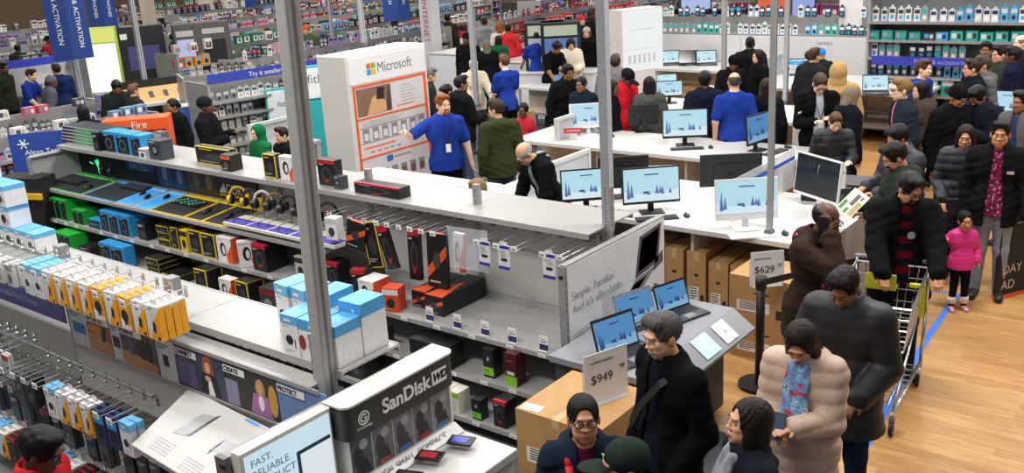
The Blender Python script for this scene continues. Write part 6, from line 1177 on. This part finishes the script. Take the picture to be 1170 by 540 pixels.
def scarf(col, kind=None, drop=.28):
    def f(root, I):
        F = Field((-.2, -.2, 1.05), (.2, .32, 1.62), .009)
        n = I['sp']((0, 0, 1.46))
        for i in range(14):
            t, t2 = 2*PI*i/14, 2*PI*(i+1)/14
            F.cone(n+V3(.085*math.cos(t), .085*math.sin(t), .012*math.sin(3*t)), n+V3(.085*math.cos(t2), .085*math.sin(t2), .012*math.sin(3*t2)), .032, .032, .01)
        F.cone(n+V3(.03, .10, 0), n+V3(.04, .165, -drop), .04, .055, .02, .6); F.cone(n+V3(-.04, .10, 0), n+V3(-.03, .165, -drop*.8), .035, .05, .02, .6)
        F.F += .004*np.sin(F.x[:, None, None]*90+F.z[None, None, :]*40).astype(np.float32)
        obj('scarf', F.mesh('scarf', mat(col, .9, 0, .2, 30, .3, kind=kind)), root)
    return f
def lanyard(root, I):
    a = I['sp']
    mb = MB().tube([a((-.07, .02, 1.47)), a((-.05, .135, 1.36)), a((0, .165, 1.18))], .005, 5).tube([a((.07, .02, 1.47)), a((.05, .135, 1.36)), a((0, .165, 1.18))], .005, 5)
    obj('lanyard', mb.mesh('lanyard', BLACK), root); p = a((0, .175, 1.13)); obj('badge', MB().box(-.03, .03, -.003, .003, -.05, .05).mesh('badge', PAPER), root, p)
p = person(757, 382, 1.63, -55, 'grey-haired man in black coat with diagonal bag strap, looking left', near=True, skin='a', hc='#5b5856', top='#0d0d10', inner='#101522', thick=.03, topk='coat', hem=.66, pose='pocket', tilt=8, turn=R(0), extra=strap, bump=.5)
p = person(667, 487, 1.45, 6, 'woman in dark-rimmed glasses, navy coat lined red, maroon shirt', h=1.6, near=True, woman=True, skin='b', hair='bun', hc='#14100f', top='#1c2635', inner='#4f1230', thick=.03, topk='coat', hem=.6, glasses=True, tilt=-10, hood=True,
   extra=lambda r, I: [obj('hood_lining', MB().tube([(s*.075, -.05, 1.49), (s*.10, .03, 1.475), (s*.095, .10, 1.42), (s*.085, .145, 1.30), (s*.08, .15, 1.1)], .02, 8).mesh('hood_lining', mat('#d8283e', .8), True), r) for s in (1, -1)])
p = person(712, 520, 1.56, -72, 'person under a dark olive baseball cap at the bottom edge', h=1.62, near=True, skin='b', hair='short', top='#20242a', hat=('cap', '#26302a'), tilt=-4,
   extra=lambda r, I: I['headobj']('cap_emblem', MB().box(-.012, .0, .098, .102, .055, .075).box(-.002, .012, .098, .102, .062, .07), mat('#8fd16a', .6), False))
p = person(855, 492, 1.45, -70, 'woman with dark bob in navy jacket and grey scarf, bottom centre', h=1.6, near=True, woman=True, skin='e', hair='bob', hc='#241b18', top='#1b1f2a', thick=.035, topk='jacket', tilt=-12, extra=scarf('#8c8d94', None, .2))
p = person(915, 392, 1.5, -18, 'woman in cream quilted coat and floral blue scarf reading a phone', h=1.64, near=True, woman=True, skin='e', hair='long', hc='#241816', top='#c9ab98', thick=.045, topk='coat', hem=.5, puff=.012, tilt=32, pose=((.06, .30, 1.18), (.05, .27, 1.13)), extra=scarf('#6f93c4', 'floral', .32), hood=True)
I_ = {}
def keep(r, I): I_['p'] = (r, I)
device('smartphone', 'smartphone held by the woman in the cream coat', 'phone', p, dict(arms={-1: (0, V3(-.25, 0, 1.15), V3(-.06, .30, 1.18))}), -1, off=(.03, .0, .02))
p = person(965, 320, 1.65, -22, 'man in black padded parka with downcast face beside the shopping cart', near=True, skin='c', hair='short', hc='#120d0c', top='#17181a', thick=.05, topk='jacket', hem=.68, puff=.004, tilt=30, legs='#1e2a44', pose=((.18, .22, 1.0), (.3, .12, 1.02)), shoes='#2a2a2c')
p = person(944, 250, 1.62, 62, lean=7, fat=.98, label='balding man in brown leather jacket with phone at his ear', near=True, skin='d', hair='bald', hc='#161010', top='#33261d', tkind='leather', bump=.6, inner='#6a1f3a', ikind='plaid', thick=.04, topk='jacket', hem=.72, glasses=True, tilt=12, hood=True, pose=((.24, .02, .9), (.10, .14, 1.55)), legs='#2b3a52',
   extra=lambda r, I: (keep(r, I), scarf('#4d5256', None, .42)(r, I)))
r, I = I_['p']; q = hand_world(r, I['Hc']+V3(.10, .03, -.02))
tag(obj('smartphone', MB().box(-.035, .035, -.005, .005, -.075, .075).mesh('smartphone', BLACK), None, q, (R(10), R(0), r.rotation_euler[2]+PI/2)), 'black phone held to the ear of the man in brown leather', 'phone')
p = person(1040, 217, 1.6, 12, 'bearded man in glasses, black coat over maroon and navy striped jumper', near=True, skin='b', hair='curlytop', hc='#130f0e', top='#121315', inner='#5a1219', ikind='stripes', thick=.045, topk='coat', hem=.7, glasses=True, beard='#2a1d18', tilt=25, turn=25, pose='cart', hood=True,
   extra=lambda r, I: obj('jumper_badge', MB().disc(0, 0, .03, .03, 0, 0, 16, .003).mesh('jumper_badge', mat('#9a9aa2', .7)), r, (-.035, .155, 1.26), (0, 0, PI)))
p = person(1022, 180, 1.6, -68, 'bearded man in khaki jacket reading a flyer at the queue', near=True, skin='b', hair='curlytop', hc='#15100e', top='#2e3430', thick=.035, beard='#1f1613', tilt=28, pose='hold', hood=True)
q = hand_world(p, (0, .42, 1.2))
mb = MB(); 
for i, c_ in enumerate((0, 1, 0)): mb.box(-.2+.13*i, -.075+.13*i, -.004*i, .003-.004*i, -.13, .13, 0)
mb.fr(-.17, -.1, -.1, .0, 1, -.001).fr(-.04, .04, -.02, .1, 2, -.005).fr(-.03, .03, -.11, -.05, 1, -.005).fr(.08, .17, -.1, .04, 3, -.009).fr(.08, .12, .06, .1, 2, -.009)
tag(obj('flyer', mb.mesh('flyer', [mat('#cfcdbb', .7), mat('#3f7a3c', .6), mat('#4a4a50', .6), mat('#9c8c5c', .6)]), None, q, (R(-45), 0, p.rotation_euler[2]+PI)), 'open printed sale flyer in the hands of the khaki-jacket man', 'flyer')
p = person(1026, 152, 1.66, -55, 'dark-haired man in navy puffer behind the khaki-jacket man', near=False, skin='b', hair='curlytop', hc='#131010', top='#1d222d', thick=.045, puff=.008, pose='hold', tilt=25)
p = person(1103, 161, 1.47, -3, 'woman in long black quilted jacket with small dark handbag', h=1.62, near=True, woman=True, skin='b', hair='long', hc='#171110', top='#191a24', thick=.045, topk='jacket', hem=.62, puff=.011, tilt=4, pose=((.2, .14, .98), (.16, .2, .98)),
   extra=lambda r, I: (obj('handbag', MB().box(-.11, .11, -.035, .035, -.09, .09).mesh('handbag', mat('#2b2436', .45)), r, (.02, .24, .92), (0, 0, .2), .008), obj('bag_strap', MB().tube([(-.14, -.02, 1.47), (-.06, .17, 1.25), (0, .24, 1.0)], .008, 5).mesh('bag_strap', BLACK), r)))
p = person(1142, 164, 1.54, -2, 'man in black jacket, purple patterned shirt and light jeans, holding a toddler by the hand', near=True, skin='b', hair='short', hc='#1a1412', top='#141619', inner='#8f7090', ikind='plaid', thick=.04, topk='jacket', hem=.76, hood=True, legs='#8c9aab', pose=((.3, .12, .86), (.24, .04, .86)),
   extra=lambda r, I: obj('jacket_patch', MB().box(-.03, .03, 0, .004, -.014, .014).mesh('jacket_patch', mat('#c9a9a4', .6)), r, (-.12, .165, 1.3)))
p = person(1108, 254, .86, 20, 'toddler in bright pink padded jacket and pale pink boots', h=.93, near=False, woman=True, skin='b', hair='bun', hc='#15100f', top='#d82b86', thick=.045, at=spot(1094, 354, 0), puff=.010, legs='#141416', shoes='#e3a2ae', pose=((.26, .05, .95), (.34, .1, 1.35)), tilt=0,
   extra=lambda r, I: [obj('boot_cuff', MB().cyl((s*.107, -.02, .13), (s*.107, -.02, .26), .075, 12, 0, .082).mesh('boot_cuff', mat('#e9ddd8', .95, 0, .1, 80, .8), True), r) for s in (1, -1)])
# ------------------------------------------------------------------ shoppers and staff further off
def P(*a, **k): return person(*a, **k)
BLU = '#213b92'
staff = dict(topk='polo_shirt', top=BLU, thick=.012, legs='#141418', sleeves=False, hem=.84)
P(506, 119, 1.7, 12, 'ginger-bearded employee in blue polo pointing left beside the white tower', h=1.82, near=True, skin='f', hair='short', hc='#a05a2c', beard='#a0572a', turn=20, fat=1.16, pose=((.3, .08, .88), (.52, .30, 1.40)), point=True, extra=lanyard, **staff)
P(567, 124, 1.64, 200, 'man in olive green hoodie with his back turned', skin='e', hair='short', hc='#3a2c22', top='#353c25', thick=.03, hood=True, turn=40, legs='#4a5a78', near=True, topk='hoodie')
P(527, 92, 1.68, 120, 'man in black hooded jacket behind the pointing employee', skin='c', hair='short', top='#16171a', thick=.04, hood=True, pose='hold', legs='#3a4a64', turn=-20)
P(600, 182, 1.42, -58, 'grey-haired man in glasses and black hooded vest bent over the table', h=1.7, near=True, skin='e', hair='bald', hc='#b9b6b2', top='#131417', inner='#8f9a94', thick=.035, hood=True, glasses=True, beard='#b9b6b2', tilt=30, lean=26, pose='desk')
P(545, 210, 1.28, -20, 'child with fair hair in navy jacket behind the shelf top', h=1.25, skin='f', hair='curlytop', hc='#8f7247', top='#1c2440', thick=.035)
P(294, 154, 1.3, -60, 'boy in bright green hood at the left table', h=1.42, near=True, skin='f', hair='none', top='#1a6a3c', hat=('hood', '#17683a'), thick=.035, pose='phone', topk='hoodie')
P(322, 156, 1.38, -58, 'dark-haired boy beside the one in the green hood', h=1.5, near=True, skin='e', hair='short', hc='#2a1d15', top='#15161a', thick=.03)
P(197, 122, 1.5, -60, 'woman in black coat standing behind the orange display', h=1.62, skin='c', woman=True, hair='bun', top='#131316', thick=.04, hem=.6)
P(236, 124, 1.6, 70, 'man in black coat and dark beanie holding an orange item', skin='d', hair='none', hat=('beanie', '#1c2026'), top='#141417', thick=.045, hem=.7, pose='phone')
P(598, 130, 1.05, -20, 'small girl in red jacket beside the brown carton', h=1.15, skin='d', woman=True, hair='bun', hc='#140f0f', top='#c82f42', thick=.03)
P(491, 84, 1.65, 100, 'older grey-haired man in charcoal coat by the dark tablet', skin='e', hair='short', hc='#7c7a78', top='#2c2d30', thick=.04, hood=True, tilt=15)
P(510, 95, 1.6, -60, 'dark-haired shopper bending beside the older man', h=1.6, skin='e', hair='short', hc='#1a1514', top='#17171b', thick=.035, tilt=30)
P(541, 70, 1.6, 20, 'white-haired person in a cream jumper at the counter', h=1.65, skin='f', hair='bald', hc='#c9c2b4', top='#cfc4ae', thick=.03, tilt=15, pose='desk')
P(576, 69, 1.66, 215, 'employee in blue polo holding a tablet, back to us', skin='f', hair='short', hc='#6a4326', pose='hold', **staff)
P(556, 50, 1.55, 5, 'woman in grey headscarf and black coat', h=1.62, skin='c', woman=True, hair='none', hat=('hijab', '#6a6f62'), top='#141316', thick=.04, hem=.55)
P(533, 44, 1.65, -30, 'person in black coat and knit hat near the white counter', skin='d', hair='none', hat=('beanie', '#141416'), top='#121214', thick=.045, hem=.6)
P(553, 24, 1.65, 185, 'person in light grey hooded sweatshirt, back turned', skin='d', hair='short', hc='#3a2418', top='#8a8c90', thick=.035, hood=True)
P(580, 32, 1.55, 190, 'shopper in bright red top near the red shelves', h=1.65, skin='d', hair='short', top='#cf3036', thick=.03); P(571, 28, 1.6, 175, 'ginger-haired shopper in white top', h=1.65, skin='f', woman=True, hair='long', hc='#9a5426', top='#cfc9c2', thick=.03); P(570, 46, 1.4, 150, 'dark-haired person with green scarf below the red top', h=1.5, skin='d', hair='bob', top='#1d5a3c', thick=.04)
P(511, 20, 1.65, 160, 'shopper in dark olive jacket left of the red display', skin='d', hair='short', top='#2c2f22', thick=.04, legs='#2a3350')
P(612, 40, 1.66, 200, 'employee in blue polo near the glass doors', skin='e', hair='short', hc='#3c2a20', pose='desk', **staff)
P(652, 46, 1.6, 10, 'woman in fluffy cream jumper looking down', h=1.65, skin='e', woman=True, hair='bob', hc='#120e0e', top='#d6ccb8', thick=.045, tilt=28, pose='hold'); P(650, 24, 1.68, 30, 'man in dark green jacket and black knit hat', skin='d', hair='none', hat=('beanie', '#111113'), top='#1f2a25', thick=.045, tilt=10); P(670, 33, 1.6, -10, 'older woman with pale knitted hat in black coat', h=1.62, skin='e', woman=True, hair='bob', hc='#6a5a48', hat=('beanie', '#b3a48f'), top='#131316', thick=.045, hem=.5)
P(636, 50, 1.6, 40, 'person in black T-shirt bending forward by the counter', h=1.7, skin='c', hair='curlytop', top='#0f0f11', thick=.012, sleeves=False, tilt=30, lean=15, pose='desk'); P(664, 20, 1.66, 40, 'person in bright red hat behind the knitted hat', h=1.7, skin='e', hair='none', hat=('beanie', '#c8323a'), top='#1d2a3a', thick=.04)
P(676, 18, 1.58, 90, 'person with dark curly hair and black jacket under the pole', skin='d', hair='curlytop', hc='#3c302a', top='#1c1c1f', thick=.04)
P(649, 82, 1.62, 25, 'young man with dark hair leaning at the second table', skin='c', hair='curlytop', hc='#130f0d', top='#131416', thick=.03, lean=12, tilt=5, near=True); P(664, 93, 1.55, -30, 'woman with tied dark hair in navy jacket at the second table', h=1.62, skin='c', woman=True, hair='bun', hc='#120f0e', top='#1a2230', thick=.035, lean=6, near=True)
P(703, 76, 1.62, 178, 'large shopper in grey sweatshirt behind the slotted pole', h=1.8, skin='e', hair='short', hc='#3a3430', top='#716f73', thick=.05, fat=1.15); P(717, 84, 1.67, 50, 'man in bright red jacket and black cap looking down', near=True, skin='d', hair='short', hat=('cap', '#15161c'), top='#cf1f2c', thick=.04, tilt=30, hood=True)
P(700, 98, 1.53, 60, 'woman in black with dark hair behind the pole', h=1.6, skin='d', woman=True, hair='long', top='#141417', thick=.03); P(742, 100, 1.47, 182, 'woman with long dark hair and grey-green jacket seen from behind', h=1.62, skin='c', woman=True, hair='long', hc='#1c1513', top='#4b4f49', thick=.04)
P(805, 92, 1.62, 185, 'person in navy pullover seen from behind', h=1.74, skin='d', hair='curlytop', hc='#0f0d0d', top='#161c2c', thick=.035, fat=1.1); P(839, 87, 1.73, 190, 'bald employee in blue polo seen from behind', h=1.78, skin='e', hair='bald', hc='#4c4642', fat=1.1, **staff)
P(876, 104, 1.5, 175, 'woman with long brown hair in black top behind the thin pole', h=1.66, skin='e', woman=True, hair='long', hc='#2a1712', top='#15151a', thick=.025); P(857, 52, 1.6, 180, 'man with cropped hair in black jacket at the counter', skin='d', hair='buzz', hc='#1e1916', top='#141519', thick=.04); P(866, 62, 1.55, -60, 'woman with black hair looking left at the counter', h=1.62, skin='e', woman=True, hair='bob', top='#121216', thick=.035); P(838, 66, 1.56, 20, 'person in dark cap bending over the counter', h=1.6, skin='d', hair='none', hat=('beanie', '#101012'), top='#131317', thick=.03, tilt=30)
P(937, 96, 1.66, 15, 'man in glasses, black coat and lanyard looking at his phone', h=1.82, near=True, skin='f', hair='short', hc='#4a3626', top='#0f0f11', inner='#b9bfcc', thick=.03, glasses=True, tilt=35, pose='phone', extra=lanyard, topk='jacket')
P(955, 132, 1.5, 15, 'boy in black quilted jacket looking down at the table', h=1.55, near=True, skin='f', hair='short', hc='#5a4028', top='#15181f', thick=.028, puff=.008, tilt=25, pose='one')
P(958, 80, 1.7, 178, 'person in beige hooded coat seen from behind', h=1.78, skin='e', hair='none', hat=('hood', '#b8935f'), top='#bb9562', thick=.05, hem=.55)
P(974, 112, 1.54, 120, 'woman with ash-blond hair in dark jacket', h=1.68, skin='f', woman=True, hair='long', hc='#8a7a64', top='#14171f', thick=.045, hood=True, tilt=12)
P(1030, 106, 1.68, -72, 'fair-haired man in glasses, charcoal jacket and pink shirt', h=1.84, near=True, skin='f', hair='short', hc='#8f7046', top='#232a36', inner='#d8707a', thick=.04, glasses=True, topk='jacket')
P(1052, 100, 1.55, -65, 'woman with dark curly hair and brown fur-trimmed coat', h=1.62, skin='e', woman=True, hair='curly', hc='#161010', top='#4a3c34', thick=.05, hood=True); P(1056, 76, 1.66, 62, 'young employee in blue polo looking right by the accessory wall', skin='f', hair='short', hc='#5a3a24', **staff)
P(930, 62, 1.66, 140, 'man in charcoal jacket at the laptop counter', skin='e', hair='short', hc='#4a2e20', top='#232426', thick=.04); P(926, 58, 1.45, 100, 'dark-haired child beside the man in charcoal', h=1.45, skin='d', hair='short', top='#17181c', thick=.03); P(939, 56, 1.4, 170, 'child in bright blue knit hat behind the man in charcoal', h=1.4, skin='e', hair='none', hat=('beanie', '#2a7fe0'), top='#20242c', thick=.03)
P(1095, 103, 1.71, 48, 'man in black parka leaning to his neighbour', h=1.76, skin='c', hair='none', hat=('beanie', '#131313'), top='#121316', thick=.05, hem=.66, tilt=20, fat=1.08, near=True); P(1117, 108, 1.62, -35, 'bearded man in dark navy parka looking down', h=1.74, near=True, skin='c', hair='curlytop', hc='#161110', beard='#15100e', top='#1a1d28', thick=.05, hem=.66, tilt=32, fat=1.05, pose='phone')
P(1111, 74, 1.68, -78, 'man in black jacket face to face with the man in grey', skin='e', hair='short', hc='#3a261c', top='#16181c', thick=.045, near=True); P(1123, 72, 1.66, -72, 'man in grey quilted jacket looking left', skin='e', hair='short', hc='#4a4038', top='#55575b', thick=.045, puff=.008, hood=True, near=True)
P(1142, 60, 1.66, -50, 'man in olive-grey jacket behind the grey quilted one', skin='e', hair='short', hc='#1b1513', top='#363d35', thick=.045, near=True, hood=True); P(1158, 62, 1.68, -100, 'person in dark indigo coat with blue collar', h=1.78, skin='d', hair='short', hc='#141012', top='#181a30', thick=.05, hem=.6); P(1127, 55, 1.66, -10, 'man with black hair peering between the queueing jackets', skin='c', hair='short', top='#1c1d22', thick=.04)
P(1167, 40, 1.75, -60, 'bald man at the right edge near the accessory wall', skin='f', hair='bald', hc='#8a7a6c', top='#24272c', thick=.04); P(1167, 118, 1.62, -40, 'man in grey coat at the right edge', skin='c', hair='short', top='#5a5a5c', inner='#2c3a5c', thick=.045, topk='jacket'); P(1150, 30, 1.66, -60, 'shopper in dark green at the far right', skin='d', hair='short', top='#20302a', thick=.04)
# left and upper left
P(35, 82, 1.64, 60, 'employee in blue polo leaning over the left counter', h=1.72, skin='f', hair='short', hc='#5a3220', lean=15, pose='desk', **staff); P(64, 78, 1.66, 200, 'man in navy jacket seen from behind at the left counter', skin='e', hair='short', hc='#3a2c26', top='#1a2c55', thick=.04); P(59, 92, 1.55, 100, 'person in striped grey beanie and grey jacket', h=1.65, skin='d', hair='none', hat=('beanie', '#6a6c70'), top='#55585e', thick=.05, lean=15)
P(3, 76, 1.72, 60, 'man in olive jacket at the left edge', h=1.8, skin='d', hair='short', hc='#2a1d18', top='#262c20', thick=.04); P(133, 97, 1.6, 10, 'man with thick dark hair looking down at a display', h=1.7, skin='c', hair='curlytop', hc='#141010', top='#232b28', thick=.035, tilt=32); P(152, 101, 1.55, 120, 'light-haired person beside the thick dark-haired man', h=1.62, skin='e', hair='short', hc='#7a5a40', top='#2c2c2e', thick=.03)
P(95, 128, 1.5, 170, 'person with round black hair left of the orange display', h=1.6, skin='d', hair='bob', hc='#131113', top='#1a1a1e', thick=.03); P(206, 50, 1.6, 30, 'shopper in brown hooded jacket before the lit kiosk', skin='d', hair='short', top='#332c26', thick=.045, hood=True); P(199, 42, 1.66, 100, 'person in white and dark green jacket beside the lit kiosk', skin='d', hair='short', top='#1f3a30', thick=.04)
P(350, 36, 1.6, -20, 'shopper in orange knit hat and olive jacket', skin='e', hair='none', hat=('beanie', '#d2602c'), top='#4f5a3a', thick=.05, near=False); P(368, 40, 1.6, 190, 'person in navy knit hat seen from behind', h=1.6, skin='d', hair='none', hat=('beanie', '#232c4c'), top='#20242c', thick=.045); P(376, 46, 1.5, 120, 'person in grey hooded jacket beside the thin pole', h=1.6, skin='d', hair='none', hat=('hood', '#33353a'), top='#2c2e34', thick=.045)
P(452, 32, 1.55, 60, 'shopper in grey scarf and dark jacket near the tech banner', skin='d', hair='short', top='#3a3d40', thick=.04)
P(765, 12, 1.68, 10, 'shopper in patterned grey top beyond the accessory shelf', skin='e', hair='short', hc='#6a4630', top='#4c5054', thick=.035); P(778, 8, 1.66, 180, 'tall person in black before the bright screens', h=1.85, skin='d', hair='short', top='#101013', thick=.04); P(792, 20, 1.5, 150, 'dark-haired woman in red top beyond the laptops', h=1.6, skin='d', woman=True, hair='bob', top='#b3242f', thick=.03)
P(810, 18, 1.6, 70, 'man in grey jacket beyond the laptops', skin='d', hair='short', top='#4a5356', thick=.035); P(855, 16, 1.62, 10, 'man in purple jacket beyond the counter', skin='d', hair='short', top='#4c2f78', thick=.035); P(921, 26, 1.6, 60, 'dark-haired person carrying yellow and purple packs', h=1.62, skin='d', hair='short', top='#101012', thick=.03); P(962, 24, 1.62, -80, 'shopper in maroon ribbed coat beside the white column', skin='d', hair='none', hat=('beanie', '#1a1a1c'), top='#7a1c2a', thick=.05, puff=.008)
P(896, 20, 1.6, 180, 'dark-haired shopper behind the orange screen', h=1.65, skin='d', hair='short', top='#1c1c20', thick=.03); P(20, 55, 1.5, 150, 'person in olive coat at the far left tables', h=1.6, skin='d', hair='short', top='#3a3c28', thick=.04); P(55, 47, 1.5, 60, 'person in maroon and white at the far left tables', h=1.65, skin='d', hair='short', top='#9a2a34', thick=.03)
P(350, 8, 1.6, 20, 'distant shopper in khaki behind the thick pole', skin='d', hair='short', top='#4c4c38', thick=.04) if False else None
p = P(44, 520, 1.5, 60, 'person with dark hair and red jacket at the bottom left corner', h=1.62, near=True, skin='d', hair='curlytop', hc='#120f10', top='#b8212a', thick=.04, tilt=25, at=(-4.35, 1.75))
# ------------------------------------------------------------------ lettering becomes real mesh
dg = bpy.context.evaluated_depsgraph_get()
for o in [o for o in bpy.data.objects if o.type == 'FONT']:
    me = bpy.data.meshes.new_from_object(o.evaluated_get(dg)); n = obj(o.name, me, o.parent, o.location, o.rotation_euler); n.scale = o.scale
    n.name = 'lettering'; bpy.data.objects.remove(o)
